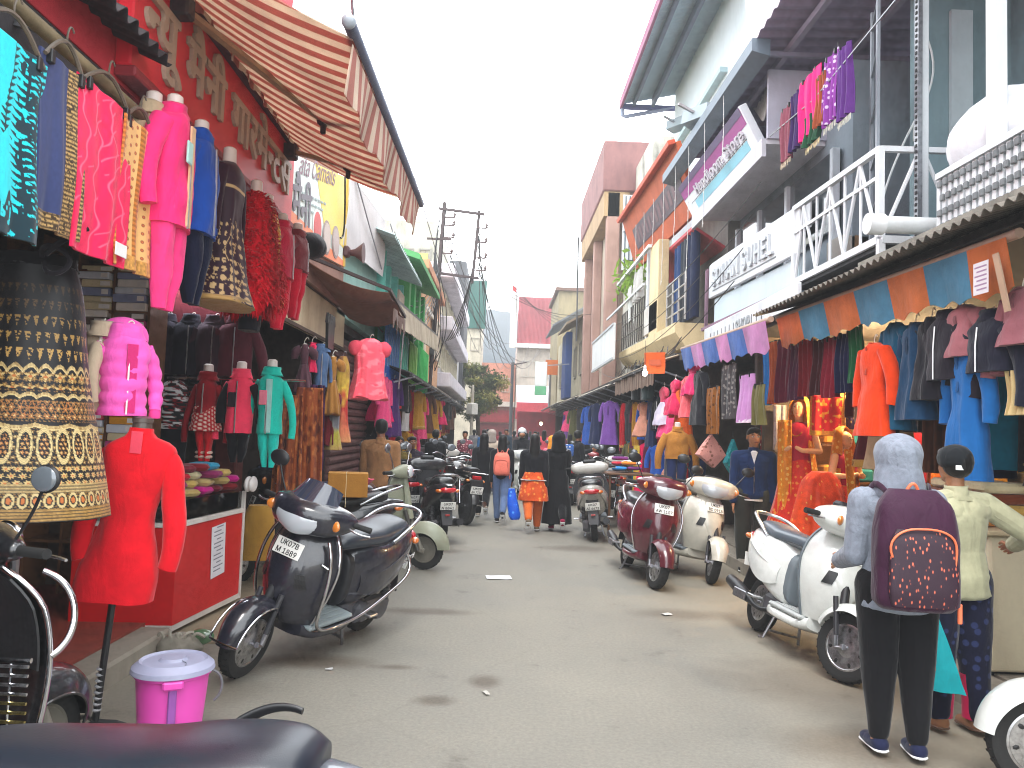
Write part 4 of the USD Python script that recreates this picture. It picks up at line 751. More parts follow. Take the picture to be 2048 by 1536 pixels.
    part(hd, 'lens_facet', HM(lofx([(-.10, .485, .955, .012, .03), (0, .512, .948, .016, .052), (.10, .485, .955, .012, .03)], 18, 2.4, axis='y')), glassy('e4e7ea', .04), smooth=55)
    for sd in (-1, 1): part(hb, 'front_indicator', HM(mv(ellipsoid((0, 0, 0), (.022, .055, .036), 2), (.40, sd * .215, .975), rz=-sd * .55)), glassy('c8762c', .12), smooth=True)
    if visor:
        V = np.array([[H((.41 + .055 * math.cos(y * 1.2) - .13 * k + (-.05 * abs(y) ** 2), .185 * y * (1 - .25 * k * abs(y)), 1.06 + .125 * k - .05 * abs(y) ** 2)) for y in np.linspace(-1, 1, 15)] for k in np.linspace(0, 1, 7)])
        part(hb, 'visor', sheet(V, .005), glassy('2c2f3c', .08), smooth=50, label='smoked plastic visor over the headlight')
    for sd in (-1, 1):
        g = part(hb, 'grip', tube([H((.285, sd * .26, .985)), H((.255, sd * .39, .98))], [.017, .019], 12), rubber(), smooth=50)
        part(g, 'lever', tube([H((.315, sd * .26, .97)), H((.335, sd * .32, .96)), H((.295, sd * .41, .955))], .006, 7, sm=8), ALU, smooth=60)
        if mirrors[0 if sd > 0 else 1]: mirror(hb, H((.29, sd * .22, 1.02)), H((.29, sd * .29, 1.13)), H((.27, sd * .35, 1.225)), (.024, .07, .052), yaw=steer)
    nrm = np.array([1.0, 0, -.30]); plate(t, (.468, 0, .77), (0, 1, 0), (-.36, 0, 1), plate_f, .20, .10)
    return t
def classic(label, loc, heading, body, chrome=False, group=None, rackbars=False, dust='7a705c', seat='141517', steer=0.0, rz2=0):
    """older pressed-steel scooter: flat leg shield, bulging cowls, round headlamp"""
    t = thing('classic_scooter', label, 'scooter', loc, heading, group, size=1.1)
    B = grime(body, dust, .4, .35, 2.5, .06, False) if not chrome else carpaint(body); R = .21; fx, rx = .60, -.58; SM = paint(seat, .42, .15)
    c, s = math.cos(steer), math.sin(steer)
    def F(p): return np.array([fx - .10 + (p[0] - fx + .10) * c - p[1] * s, (p[0] - fx + .10) * s + p[1] * c, p[2]])
    def FM(m): m = m.copy(); m.vertices = np.array([F(v) for v in m.vertices]); return m
    w0 = F((fx, 0, 0)); wheel(t, w0[0], R, .09, rim_mat=dusty('6a675e', '4a4234', .5), steer=steer, ty=w0[1], disc=False); wheel(t, rx, R, .09, rim_mat=dusty('6a675e', '4a4234', .5), disc=False)
    # front fender: deep rounded shell
    A = np.linspace(math.radians(-2), math.radians(165), 26); G = []
    for a in A:
        e = (a - A[0]) / (A[-1] - A[0]); hw = .125 * (.25 + .75 * math.sin(PI * min(max(e * .8 + .12, .02), .98)) ** .8)
        G.append([F((fx + (R + .065 - .10 * abs(y) ** 2.4) * math.cos(a), hw * y, R + .02 + (R + .065 - .11 * abs(y) ** 2.4) * math.sin(a))) for y in np.linspace(-1, 1, 15)])
    fd = part(t, 'front_fender', sheet(np.array(G), .006), B, smooth=50)
    part(fd, 'fender_lip', tube([g[0] for g in G], .006, 6), B); part(fd, 'fender_lip', tube([g[-1] for g in G], .006, 6), B)
    part(t, 'fork', tube([F((.40, -.10, .62)), F((.50, -.085, .34)), F((.56, -.08, .20))], .024, 10, sm=12), paint('3c3a36', .4), smooth=50)
    part(t, 'fork_link', FM(join([mv(cbox(-.07, .03, -.095, -.075, -.03, .03, .01), (fx, 0, R), ry=.3), tube([(fx, -.085, R), (fx - .07, -.085, R + .17)], .022, 10), tube([(fx, -.06, R), (fx, -.11, R)], .02, 10)])), dusty('7a766c', '4a4234', .5), smooth=40)
    part(t, 'steering_column', tube([F((.43, 0, .52)), (.33, 0, .95)], .035, 12), B, smooth=50)
    Z = np.linspace(.27, .95, 20); w = PchipInterpolator([.27, .38, .6, .80, .90, .95], [.20, .245, .265, .24, .17, .10])(Z); xm = PchipInterpolator([.27, .45, .7, .95], [.30, .335, .345, .30])(Z)
    Y = np.linspace(-1, 1, 19)
    o = np.array([[(xm[k] - .085 * abs(y) ** 2.0 + .01, w[k] * y, Z[k]) for y in Y] for k in range(20)]); ls = part(t, 'leg_shield', slab(o + [.005, 0, 0], o - [.009, 0, 0]), B, smooth=45)
    brd = [o[k, 0] for k in range(20)] + [o[-1, j] for j in range(1, 18)] + [o[k, -1] for k in range(19, -1, -1)]
    part(ls, 'shield_trim', tube(np.array(brd), .011, 8), CHROME if chrome else paint('4a4840', .4), smooth=60)
    part(ls, 'horn_cover', sheet(np.array([[(xm[k] + .028 + .022 * (1 - y * y), .052 * y * (1 + .35 * (k < 8)), Z[k]) for y in np.linspace(-1, 1, 7)] for k in range(3, 18)]), .008), B, smooth=50); part(ls, 'badge', cbox(.345, .36, .10, .15, .80, .84, .004), BLACKP)
    for sd in (-1, 1): part(ls, 'shield_rib', tube([(xm[k] + .014 - .02, sd * w[k] * .40, Z[k]) for k in range(2, 18)], .006, 6), B, smooth=60)
    part(t, 'floorboard', join([cbox(-.18, .30, -.22, .22, .235, .265, .012)] + [cbox(-.16, .28, y - .01, y + .01, .265, .274, .003) for y in (-.17, -.11, .11, .17)]), B)
    part(t, 'tunnel', lofx([(-.2, 0, .27, .08, .06), (.1, 0, .275, .07, .05), (.32, 0, .33, .06, .06)], 18, 2.4), B, smooth=50)
    part(t, 'frame', lofx([(-.85, 0, .56, .06, .10), (-.6, 0, .60, .12, .13), (-.3, 0, .56, .12, .16), (-.16, 0, .46, .09, .17)], 22, 2.4), B, smooth=50)
    for sd in (-1, 1): part(t, 'side_cowl', mv(lofx([(-.9, 0, .50, .02, .05), (-.82, 0, .50, .08, .12), (-.62, 0, .49, .115, .165), (-.42, 0, .47, .105, .15), (-.28, 0, .44, .06, .10), (-.22, 0, .42, .015, .05)], 24, 2.3, m_=20), (0, sd * .14, -.02)), B, smooth=50)
    if chrome: part(t, 'seat', lofx([(-.80, 0, .76, .09, .04), (-.6, 0, .765, .14, .06), (-.3, 0, .755, .14, .06), (-.05, 0, .75, .10, .05), (-.01, 0, .745, .06, .03)], 24, 2.6), SM, smooth=60)
    else:
        part(t, 'seat', lofx([(-.42, 0, .765, .09, .03), (-.3, 0, .775, .13, .055), (-.12, 0, .77, .105, .05), (.02, 0, .76, .05, .03)], 24, 2.4), SM, smooth=60); part(t, 'seat', lofx([(-.86, 0, .79, .08, .03), (-.7, 0, .79, .13, .055), (-.5, 0, .785, .12, .05), (-.44, 0, .78, .07, .03)], 24, 2.4), SM, smooth=60)
    part(t, 'tail_light', cbox(-.905, -.86, -.05, .05, .52, .58, .012), glassy('a0141c', .15)); plate(t, (-.90, 0, .42), (0, -1, 0), (-.2, 0, 1), 'UK07|4186', .18, .10)
    part(t, 'rear_mudguard', sheet(np.array([[(rx + (R + .04) * math.cos(a), .07 * y, R + (R + .04) * math.sin(a)) for y in (-1, 0, 1)] for a in np.linspace(1.0, 3.2, 10)]), .008), B, smooth=50)
    hb = part(t, 'handlebar', FM(lofx([(-.20, .27, 1.01, .03, .028), (-.1, .31, 1.015, .065, .06), (0, .335, 1.02, .085, .078), (.1, .31, 1.015, .065, .06), (.20, .27, 1.01, .03, .028)], 22, 2.2, axis='y')), B, smooth=50)
    part(hb, 'headlight', FM(lathe([(.001, .02), (.05, .018), (.066, .0), (.062, -.05)], 22, 'x').apply_translation((.405, 0, 1.02))), glassy('c9cdd0', .05), smooth=50); part(hb, 'headlight_rim', FM(lathe([(.066, -.012), (.073, -.004), (.07, .008), (.063, .006)], 22, 'x').apply_translation((.405, 0, 1.02))), CHROME, smooth=50)
    for sd in (-1, 1):
        g = part(hb, 'grip', tube([F((.27, sd * .2, 1.01)), F((.245, sd * .34, 1.012))], .019, 12), rubber(), smooth=50); part(g, 'lever', tube([F((.30, sd * .2, 1.0)), F((.325, sd * .28, .99)), F((.30, sd * .37, .985))], .006, 6, sm=7), ALU)
        mirror(hb, F((.28, sd * .17, 1.05)), F((.28, sd * .24, 1.16)), F((.26, sd * .30, 1.27)), (.02, .06, .05), mat=STEEL if not chrome else None, yaw=steer)
    part(t, 'engine', join([cbox(-.72, -.38, -.16, -.06, .14, .30, .03), tube([(-.45, -.1, .18), (-.8, -.12, .20)], .04, 12)]), dusty('5a5850', '4a4234', .5), smooth=35)
    part(t, 'stand', join([tube([(-.14, sd * .08, .24), (-.18, sd * .16, .012)], .011, 7) for sd in (-1, 1)] + [tube([(-.175, -.15, .03), (-.175, .15, .03)], .009, 7)]), STEEL)
    if rackbars:   # steel luggage grille and pocket on the rider's side of the shield
        for z in np.linspace(.40, .62, 8): part(ls, 'grille_bar', tube([(.20, -.235, z), (.20, .235, z)], .006, 7), metal('c8b878' if z < .5 else 'c9c9cc', .25))
        for y in (-.17, 0, .17): part(ls, 'grille_upright', tube([(.205, y, .39), (.205, y, .63)], .005, 6), CHROME)
        part(ls, 'grille_frame', join([tube([(.205, -.24, z), (.205, .24, z)], .009, 8) for z in (.385, .64)]), CHROME)
        part(ls, 'inner_panel', sheet(np.array([[(xm[k] - .085 * abs(y) ** 2.0 - .012, w[k] * y * .9, Z[k]) for y in Y] for k in range(9, 19)]), .008), BLACKP); part(ls, 'ignition_box', cbox(.19, .25, .04, .16, .80, .88, .015), BLACKP)
        part(ls, 'guard', tube([(.30, -.20, .93), (.33, -.30, .82), (.31, -.305, .70), (.27, -.27, .64)], .012, 9, sm=20), CHROME, smooth=60)
    return t
def motorcycle(label, loc, heading, body, group=None, rider=False, lean=.10):
    t = thing('motorcycle', label, 'motorcycle', loc, heading, group, tilt=(lean, 0, 0), size=1.1); B = carpaint(body); R = .30; fx, rx = .66, -.62
    for x in (fx, rx): wheel(t, x, R, .085, rim_mat=paint('1c1c1e', .4), disc=False)
    for sd in (-1, 1): part(t, 'fork', tube([(fx, sd * .085, R), (.40, sd * .085, .92)], .021, 10), STEEL, smooth=50); part(t, 'swing_arm', tube([(-.05, sd * .08, .36), (rx, sd * .08, R)], .022, 8), DARKP); part(t, 'shock_absorber', tube([(rx + .05, sd * .11, R + .02), (rx + .17, sd * .12, .68)], .024, 10), CHROME, smooth=50)
    part(t, 'tank', lofx([(.36, 0, .80, .06, .05), (.28, 0, .84, .125, .10), (.08, 0, .85, .14, .115), (-.08, 0, .81, .09, .075), (-.12, 0, .79, .05, .04)], 26, 2.4), B, smooth=55)
    part(t, 'seat', lofx([(-.76, 0, .85, .09, .04), (-.6, 0, .855, .125, .055), (-.3, 0, .82, .12, .055), (-.08, 0, .80, .08, .045)], 24, 2.6), paint('16171a', .4), smooth=60)
    part(t, 'side_cover', [mv(ellipsoid((0, 0, 0), (.15, .03, .10), 2), (-.22, sd * .11, .62)) for sd in (-1, 1)], B, smooth=True)
    part(t, 'engine', join([cbox(-.15, .22, -.13, .13, .28, .50, .05), cbox(.06, .22, -.09, .09, .48, .70, .02)] + [cbox(.04, .24, -.11, .11, .50 + k * .03, .508 + k * .03, .002) for k in range(6)]), paint('2c2c2e', .4), smooth=35)
    part(t, 'exhaust', tube([(.20, -.08, .50), (.28, -.12, .34), (.1, -.16, .26), (-.3, -.17, .28), (-.85, -.18, .36)], [.02, .022, .03, .045, .045], 12, sm=26), CHROME, smooth=50)
    part(t, 'frame', join([tube([(.38, 0, .85), (.1, 0, .78), (-.5, 0, .72)], .025, 8), tube([(.38, 0, .78), (.22, 0, .36), (-.1, 0, .30)], .022, 8)]), BLACKP)
    for nm, x0, a0, a1 in (('front_fender', fx, .5, 2.4), ('rear_fender', rx, .9, 3.0)): part(t, nm, sheet(np.array([[(x0 + (R + .045 - .02 * y * y) * math.cos(a), .06 * y, R + (R + .045 - .02 * y * y) * math.sin(a)) for y in np.linspace(-1, 1, 5)] for a in np.linspace(a0, a1, 14)]), .006), B if nm[0] == 'f' else BLACKP, smooth=50)
    hd = part(t, 'headlight', ellipsoid((.52, 0, .90), (.07, .09, .09), 2), glassy('c6cace', .06), smooth=True); part(hd, 'headlight_cowl', ellipsoid((.49, 0, .915), (.075, .105, .10), 2), B, smooth=True)
    hb = part(t, 'handlebar', tube([(.30, -.36, 1.04), (.36, -.2, 1.06), (.42, 0, 1.0), (.36, .2, 1.06), (.30, .36, 1.04)], .012, 8, sm=20), CHROME, smooth=50)
    for sd in (-1, 1): part(hb, 'grip', tube([(.305, sd * .35, 1.04), (.35, sd * .24, 1.055)], .018, 10), rubber()); mirror(hb, (.35, sd * .22, 1.06), (.36, sd * .28, 1.16), (.35, sd * .33, 1.24), (.02, .06, .045)); part(t, 'rear_indicator', ellipsoid((-.82, sd * .13, .70), (.03, .03, .022), 2), glassy('c8742a', .15), smooth=True)
    part(t, 'tail_light', cbox(-.885, -.83, -.075, .075, .72, .78, .012), glassy('a8101c', .12)); plate(t, (-.92, 0, .56), (0, -1, 0), (-.3, 0, 1), 'UK07|AH 7721', .20, .12)
    cr = part(t, 'carrier', join([tube([(-.60, sd * .14, .83), (-.95, sd * .13, .82), (-.98, sd * .10, .82)], .01, 7) for sd in (-1, 1)] + [tube([(x, -.135, .822), (x, .135, .822)], .008, 6) for x in (-.72, -.82, -.92, -.97)]), CHROME)
    part(t, 'plate_bracket', cbox(-.90, -.84, -.1, .1, .60, .72, .01), DARKP); part(t, 'stand', tube([(-.05, .1, .30), (-.08, .24, .04)], .012, 7), STEEL)
    return t
WB = 1.24 * 1.1
def hd(x0, y0, x1, y1, rear=False):
    """midpoint and heading from rear and front ground points; the front contact is kept (or the rear one)"""
    h = math.atan2(y1 - y0, x1 - x0); k = -.5 if not rear else .5; b = (x1, y1) if not rear else (x0, y0)
    return (b[0] + k * WB * math.cos(h), b[1] + k * WB * math.sin(h), 0.004), h
p, h = hd(-1.12, 6.36, -1.64, 5.16); scooter('black scooter on its stand nearest the left shop counter, smoked visor and bright steel guards', p, h, '15151d', seat='20262e', guard=True, visor=True, plate_f='UK07B|M 1889', lean=-.26, floor='7f8a8c', inner='1a1b1f', mirrors=(0, 1), script='pleasure', steer=.10)
p, h = hd(1.66, 9.6, 1.71, 8.45); scooter('maroon scooter facing the camera beside a white one on the right', p, h + .02, '4a1520', seat='1c1c20', trim=True, plate_f='UK07|AW 1107', inner='b9b6b2', steer=.12, lean=-.17)
p, h = hd(2.06, 9.95, 2.44, 8.84); scooter('white scooter parked close beside the maroon one, front wheel turned', p, h, 'b9b5a8', seat='1a1a1c', plate_f='UK07|BD 0918', steer=-.42, inner='8a8a88', lean=-.2)
p, h = hd(2.30, 6.6, 2.41, 5.41); scooter('white scooter with grey seat right behind the hooded person', p, h, 'c9ccc8', seat='4d565e', plate_f='UK07|AC 5126', inner='5d666c', floor='9fa3a2', mirrors=(0, 0), steer=.45, lean=-.24)
p, h = hd(3.75, 3.45, 2.66, 3.80); scooter('white scooter cut off at the lower right corner, only its front wheel and fender showing', p, h, 'c9ccc8', seat='222426', plate_f='UK07|S 3340', steer=.1)
p, h = hd(1.53, 12.04, 1.66, 13.2, True); scooter('silver scooter seen from behind on the right, nearest of the two silver ones', p, h, 'a8a59e', seat='18191b', plate_r='UK07|AE 6673', inner='3a3b3e', lean=-.10)
p, h = hd(2.45, 15.9, 2.65, 17.1, True); scooter('silver scooter further back on the right, standing past the nearer silver one', p, h, 'a8a59e', seat='18191b', plate_r='UK07|BC 2290')
p, h = hd(-.80, 11.35, -1.2, 12.5, True); scooter('black scooter seen from behind on the left with a large red tail lamp', p, h, '17171a', seat='18191b', plate_r='UK07|N 8841', taillight='c01424')
p, h = hd(-.54, 13.5, -1.04, 14.6, True); motorcycle('black motorcycle seen from behind with a steel carrier over its number plate', p, h, '1a1214')
p, h = hd(-1.95, 9.60, -.81, 9.14); classic('old grey-green scooter with a rounded front mudguard, pointing into the road', p, h, '858a78', steer=.12)
p, h = hd(-2.06, 2.25, -2.0, 3.52); classic('black classic scooter at the lower left corner with bright shield trim and steel luggage grille', p, h, '101012', chrome=True, rackbars=True, steer=-.2)
t_ = scooter('scooter in the bottom foreground with a long dark blue-black seat, mostly cut off', (-1.25, 1.86, .012), PI - .10, '4c5058', seat='12161e', rack=None, plate_r='UK07|AL 4471', mirrors=(0, 0))
part(t_, 'grab_handle', tube([(-.50, -.17, .76), (-.60, -.19, .83), (-.66, -.185, .845), (-.70, -.18, .84)], [.010, .014, .012, .009], 10, sm=16, flat=.6), BLACKP, smooth=60)
p, h = hd(-1.62, 8.35, -2.62, 7.85); scooter('black scooter half hidden behind the nearest black one, a carton on its seat', p, h, '18181a', seat='1a1a1c', mirrors=(1, 1), visor=True)
for i, (x0, y0, x1, y1, c, kind, lab) in enumerate([(-1.25, 15.4, -1.7, 16.5, '1a1c22', 'm', 'black motorcycle second in the left row behind the one with the carrier'), (-1.45, 12.2, -2.0, 13.2, '16171c', 's', 'black scooter with pale mirror housings beside the person in the tan jacket'), (-.9, 17.6, -1.3, 18.7, 'b9b6b0', 's', 'pale grey scooter in the left row just behind the two walking in black'),
        (-1.4, 18.5, -1.9, 19.5, '30181c', 's', 'dark maroon scooter in the left row below the rusty lean-to roof'), (-1.0, 21.5, -1.4, 22.6, '1a1a1e', 'm', 'black motorcycle far up the left row near the power pole'), (1.95, 14.0, 2.15, 15.2, '1b1c1f', 'm', 'black motorcycle on the right between the two silver scooters'), (1.7, 17.8, 1.9, 18.9, '2a2a2e', 's', 'dark grey scooter on the right beyond the silver pair'), (2.2, 19.8, 2.4, 20.9, '8a1a20', 's', 'red scooter further up the right side among the hanging clothes'), (1.7, 23, 1.9, 24.1, '1a1a1c', 's', 'black scooter furthest up the right side')]):
    p, h = hd(x0, y0, x1, y1, True); (motorcycle if kind == 'm' else scooter)(lab, p, h, c)
# ================================================================ CLOTH AND GARMENTS
def pch(pts, t): pts = np.asarray(pts, float); return PchipInterpolator(pts[:, 0], pts[:, 1:])(t)
def drape(prof, n=36, nz=26, folds=0, amp=0.0, seed=0, p=2.4, grow=1.0, ripple=.006, hem=0.0, uvout=False):
    """closed cloth tube; prof = [(z, half width, half depth, x, y)] from the top down; folds deepen towards the hem"""
    prof = [tuple(q) + (0.0,) * (5 - len(q)) for q in prof]; z0, z1 = prof[0][0], prof[-1][0]; rng = np.random.default_rng(seed + 11)
    t = np.linspace(0, 1, nz); zz = z0 + (z1 - z0) * t; P = pch([(abs(q[0] - z0) / abs(z1 - z0),) + q[1:] for q in prof], t); a = np.arange(n) * 2 * PI / n
    ph = rng.random(4) * 6.28; R = []
    for i in range(nz):
        hw, hd_, cx, cy = P[i]; e = sel(1, 1, n, p); g = t[i] ** grow
        f = amp * g * (np.sin(folds * a + ph[0] + .8 * math.sin(2.2 * t[i] + ph[1])) + .45 * np.sin((folds * 2 - 1) * a + ph[2])) if folds else 0
        f = f + ripple * np.sin(3 * a + 7 * t[i] + ph[3]) + ripple * .6 * np.sin(17 * t[i] + 2 * a + ph[1])
        x = e[:, 0] * (hw + f * np.abs(np.cos(a)) * .4) + cx; y = e[:, 1] * (hd_ + 0) + f * np.sign(np.sin(a)) * np.abs(np.sin(a)) ** .3 + cy
        z = zz[i] + hem * g * np.sin(folds * a * .5 + ph[2]) + 0 * x; R.append(np.stack([x, y, z], 1))
    m = skin(np.array(R)); m = wrinkle(m, .009, 7, seed % 50) if ripple > .003 else m
    if uvout: return m, np.vstack([np.stack([np.tile(a / (2 * PI), nz), np.repeat(t, n)], 1), [[0, 0], [0, 1]]])
    return m
def panel(w, h, folds=3, amp=.02, seed=0, th=.012, nx=36, nz=20, top=1.0, bot=1.0, wav=.0, uvout=False, sag=0.0):
    """folded length of cloth hanging from z = 0, two-sided with real thickness"""
    rng = np.random.default_rng(seed + 5); ph = rng.random(5) * 6.28; u = np.linspace(0, 1, nx); v = np.linspace(0, 1, nz); U, V = np.meshgrid(u, v)
    W = w * (top + (bot - top) * V); x = (U - .5) * W; y = amp * (.35 + .65 * V) * (np.sin(2 * PI * folds * U + ph[0] + .9 * np.sin(2 * V + ph[1])) + .5 * np.sin(2 * PI * (folds * 1.7) * U + ph[2])) + .01 * np.sin(5 * V + ph[3])
    z = -h * V + wav * np.sin(2 * PI * folds * U + ph[4]) * V - sag * (1 - (2 * U - 1) ** 2) * (1 - V)
    g = np.stack([x, y, z], -1); m = sheet(g, th)
    if uvout: q = np.stack([U, V], -1).reshape(-1, 2); return m, np.vstack([q, q])
    return m
def sleeve(p0, p1, p2, r=(.06, .055, .045), n=14, seed=0):
    m = tube([p0, p1, p2], r, n, sm=14); return wrinkle(m, .008, 14, seed)
def hook(t, z=0.0): part(t, 'hanger', tube([(.0, 0, z - .03), (0, 0, z + .05), (.02, 0, z + .075), (.035, 0, z + .06), (.03, 0, z + .045)], .004, 5, sm=12), STEEL)
def hanger(t, w=.2, z=0.0): part(t, 'hanger', join([tube([(-w, 0, z - .05), (-w * .4, 0, z + .0), (0, 0, z + .015), (w * .4, 0, z), (w, 0, z - .05)], .009, 6, sm=14), tube([(0, 0, z + .01), (0, 0, z + .06), (.025, 0, z + .085), (.04, 0, z + .065)], .004, 5, sm=10)]), paint('d8d4c8', .4))
def neck_stub(t, z, mat=None, r=.045, h=.09): part(t, 'neck_stub', lathe([(r * 1.15, z - .02), (r, z), (r * .95, z + h), (r * .6, z + h + .012), (.001, z + h + .012)], 16), mat or paint('d8ccc4', .4), smooth=50)
def kurta(name, label, loc, rz, c, H=1.05, W=.24, sleeves=.45, flare=1.25, c2=None, trim=None, seed=0, group=None, cat='kurta', mat=None, stub=False, under=None, folds=7, depth=.07):
    """tunic on a hanger: shoulders at z = 0"""
    t = thing(name, label, cat, loc, rz, group); M = mat or fabric(c, c2); S = W
    part(t, 'body', drape([(0.015, .05, .04), (-.02 * H, S * .62, depth * .7), (-.06 * H, S * .92, depth * .9), (-.22 * H, S * .86, depth), (-.42 * H, S * .82, depth), (-H * .6, S * (.9 + .2 * (flare - 1)), depth * 1.2), (-H, S * flare, depth * 1.5)], 40, 26, folds, .014, seed), M, smooth=60)
    if sleeves:
        for s in (-1, 1): part(t, 'sleeve', sleeve((s * S * .80, 0, -.055), (s * (S + .07), .01, -.05 - sleeves * .5), (s * (S + .085), .0, -.05 - sleeves), seed=seed), M, smooth=60)
    part(t, 'neckline', drape([(.02, S * .30, .045), (-.004 * H, S * .34, .05)], 20, 3), fabric(trim or mul(c, .6)), smooth=60); part(t, 'placket', mv(panel(.03, H * .30, 1, .001, seed, .006, nx=4, nz=8), (0, -depth * .96, -.02)), fabric(trim or mul(c, .6)))
    if trim: part(t, 'border', drape([(-H + .07, S * flare * .99 + .004, depth * 1.45 + .004), (-H - .004, S * flare + .006, depth * 1.5 + .006)], 40, 4, folds, .014, seed, grow=.02), fabric(trim, rough=.5), smooth=60)
    if under:
        for s in (-1, 1): part(t, 'trouser_leg', drape([(-H * .8, .07, .06, s * .075), (-H - .2, .06, .05, s * .075), (-H - under, .04, .035, s * .07)], 18, 10, 0, 0, seed), fabric(under_c(c)), smooth=60)
    neck_stub(t, .0) if stub else hanger(t, S * .8)
    return t
def under_c(c): return c
def shawl(name, label, loc, rz, c, W=.3, H=.8, c2=None, border=None, seed=0, folds=3, amp=.02, group=None, cat='shawl', mat=None, bot=1.0, fringe=None, clip=True, th=.012, wav=0.0):
    t = thing(name, label, cat, loc, rz, group)
    part(t, 'cloth', panel(W, H, folds, amp, seed, th, bot=bot, wav=wav), mat or fabric(c, c2, trans=.12), smooth=60)
    if border:
        m = panel(W * (bot) + .004, .07, folds, amp * 1.02, seed, th + .006, nz=4, wav=0); part(t, 'border', mv(m, (0, 0, -H + .068)), fabric(border, rough=.45, sheen=.3), smooth=60)
    if fringe:
        rng = np.random.default_rng(seed); n = int(W / .014)
        part(t, 'fringe', join([tube([((k / n - .5) * W * bot, .004, -H), ((k / n - .5) * W * bot + rng.normal(0, .004), rng.normal(0, .006), -H - .05 - rng.random() * .03)], .003, 4) for k in range(n)]), fabric(fringe))
    if clip: [part(t, 'clip', cbox(s * W * .3 - .012, s * W * .3 + .012, -.016, .016, -.035, .02, .004), BLACKP) for s in (-1, 1)]
    return t
def frock(name, label, loc, rz, c, H=.75, W=.17, flare=2.0, skirt=None, seed=0, group=None, belt=None, cat='frock', puff=True):
    t = thing(name, label, cat, loc, rz, group); M = fabric(c); K = fabric(skirt) if skirt else M; w = H * .40
    part(t, 'bodice', drape([(.01, .04, .03), (-.02, W * .7, .05), (-.05, W * .9, .06), (-w * .6, W * .85, .065), (-w, W * .8, .06)], 30, 14, 0, 0, seed), M, smooth=60)
    part(t, 'skirt', drape([(-w + .005, W * .82, .062), (-w - .06, W * 1.1, .09), (-H * .8, W * flare * .9, .14), (-H, W * flare, .16)], 44, 16, 9, .022, seed, grow=.8, hem=.012), K, smooth=60)
    if puff:
        for s in (-1, 1): part(t, 'sleeve', sleeve((s * W * .78, 0, -.05), (s * (W + .04), 0, -.09), (s * (W + .05), 0, -.16), (.05, .055, .035), seed=seed), M, smooth=60)
    if belt: part(t, 'sash', drape([(-w + .02, W * .83 + .006, .068), (-w - .025, W * .86 + .006, .072)], 30, 3), fabric(belt, rough=.5), smooth=60)
    hanger(t, W * .8); return t
def jacket(name, label, loc, rz, c, H=.6, W=.22, seed=0, group=None, hood=False, zipc='c0c0c0', quilt=0, cat='jacket', mat=None, arms=(.12, .5), stub=False, trousers=None, tlen=.6, cuffs=None, patch=None, lapel=None):
    """jacket (optionally with trousers below) as sold on a hanger or a headless form"""
    t = thing(name, label, cat, loc, rz, group); M = mat or fabric(c, rough=.8)
    b = drape([(.02, .055, .05), (-.02, W * .62, .075), (-.07, W * .93, .09), (-H * .5, W * .9, .10), (-H, W * .96, .105)], 40, 30, 0, 0, seed)
    if quilt: v = b.vertices; b.vertices = v + b.vertex_normals * (np.abs(np.sin(v[:, [2]] * PI / quilt)) * .011)
    part(t, 'body', wrinkle(b, .008, 9, seed), M, smooth=60)
    for s in (-1, 1):
        m = tube([(s * W * .8, 0, -.07), (s * (W + arms[0] * .6), .02, -.07 - arms[1] * .5), (s * (W + arms[0] * .7), .0, -.07 - arms[1])], (W * .36, W * .31, W * .24), 16, sm=22)
        if quilt: v = m.vertices; m.vertices = v + m.vertex_normals * (np.abs(np.sin(v[:, [2]] * PI / quilt)) * .010)
        part(t, 'sleeve', wrinkle(m, .008, 12, seed + s), M, smooth=60)
        if cuffs: part(t, 'cuff', lathe([(W * .24, 0), (W * .26, .02), (W * .23, .05)], 14).apply_translation((s * (W + arms[0] * .7), 0, -.07 - arms[1] - .045)), fabric(cuffs), smooth=60)
    part(t, 'zip', tube([(0, -.10, -.05), (0, -.112, -H * .5), (0, -.112, -H)], .006, 5), metal(zipc, .4))
    part(t, 'collar', drape([(.065, .075, .06), (.03, .08, .068), (-.02, .10, .075)], 24, 6, 0, 0, seed), M, smooth=60)
    if hood: part(t, 'hood', mv(ellipsoid((0, .06, -.0), (.13, .08, .11), 2), (0, 0, 0)), M, smooth=True)
    if lapel: part(t, 'lining', sheet(np.array([[(.0 + .04 * u, -.108, -.05 - (H - .06) * v) for u in (-.3, .5, 1)] for v in np.linspace(0, 1, 5)]), .01), fabric(lapel))
    if patch: part(t, 'patch', cbox(-.07, -.0, -.122, -.108, -.28, -.15, .02), fabric(patch))
    if trousers:
        for s in (-1, 1): part(t, 'trouser_leg', wrinkle(drape([(-H * .8, W * .44, .08, s * W * .42), (-H - tlen * .5, W * .33, .06, s * W * .36), (-H - tlen, W * .17, .032, s * W * .26)], 22, 18, 0, 0, seed), .005, 14, seed), fabric(trousers), smooth=60)
    neck_stub(t, .03) if stub else hanger(t, W * .8); return t
def trousers(name, label, loc, rz, c, H=.9, W=.16, seed=0, group=None, cat='trousers', c2=None, flare=.8):
    t = thing(name, label, cat, loc, rz, group); M = fabric(c, c2)
    part(t, 'waist', drape([(0, W, .05), (-.1, W * 1.04, .065), (-.24, W * 1.06, .07)], 30, 8, 6, .006, seed), M, smooth=60)
    for s in (-1, 1): part(t, 'trouser_leg', drape([(-.2, W * .52, .066, s * W * .52), (-H * .6, W * .46, .05, s * W * .52), (-H, W * .46 * flare, .04, s * W * .5)], 22, 14, 5, .007, seed + s), M, smooth=60)
    hook(t); return t
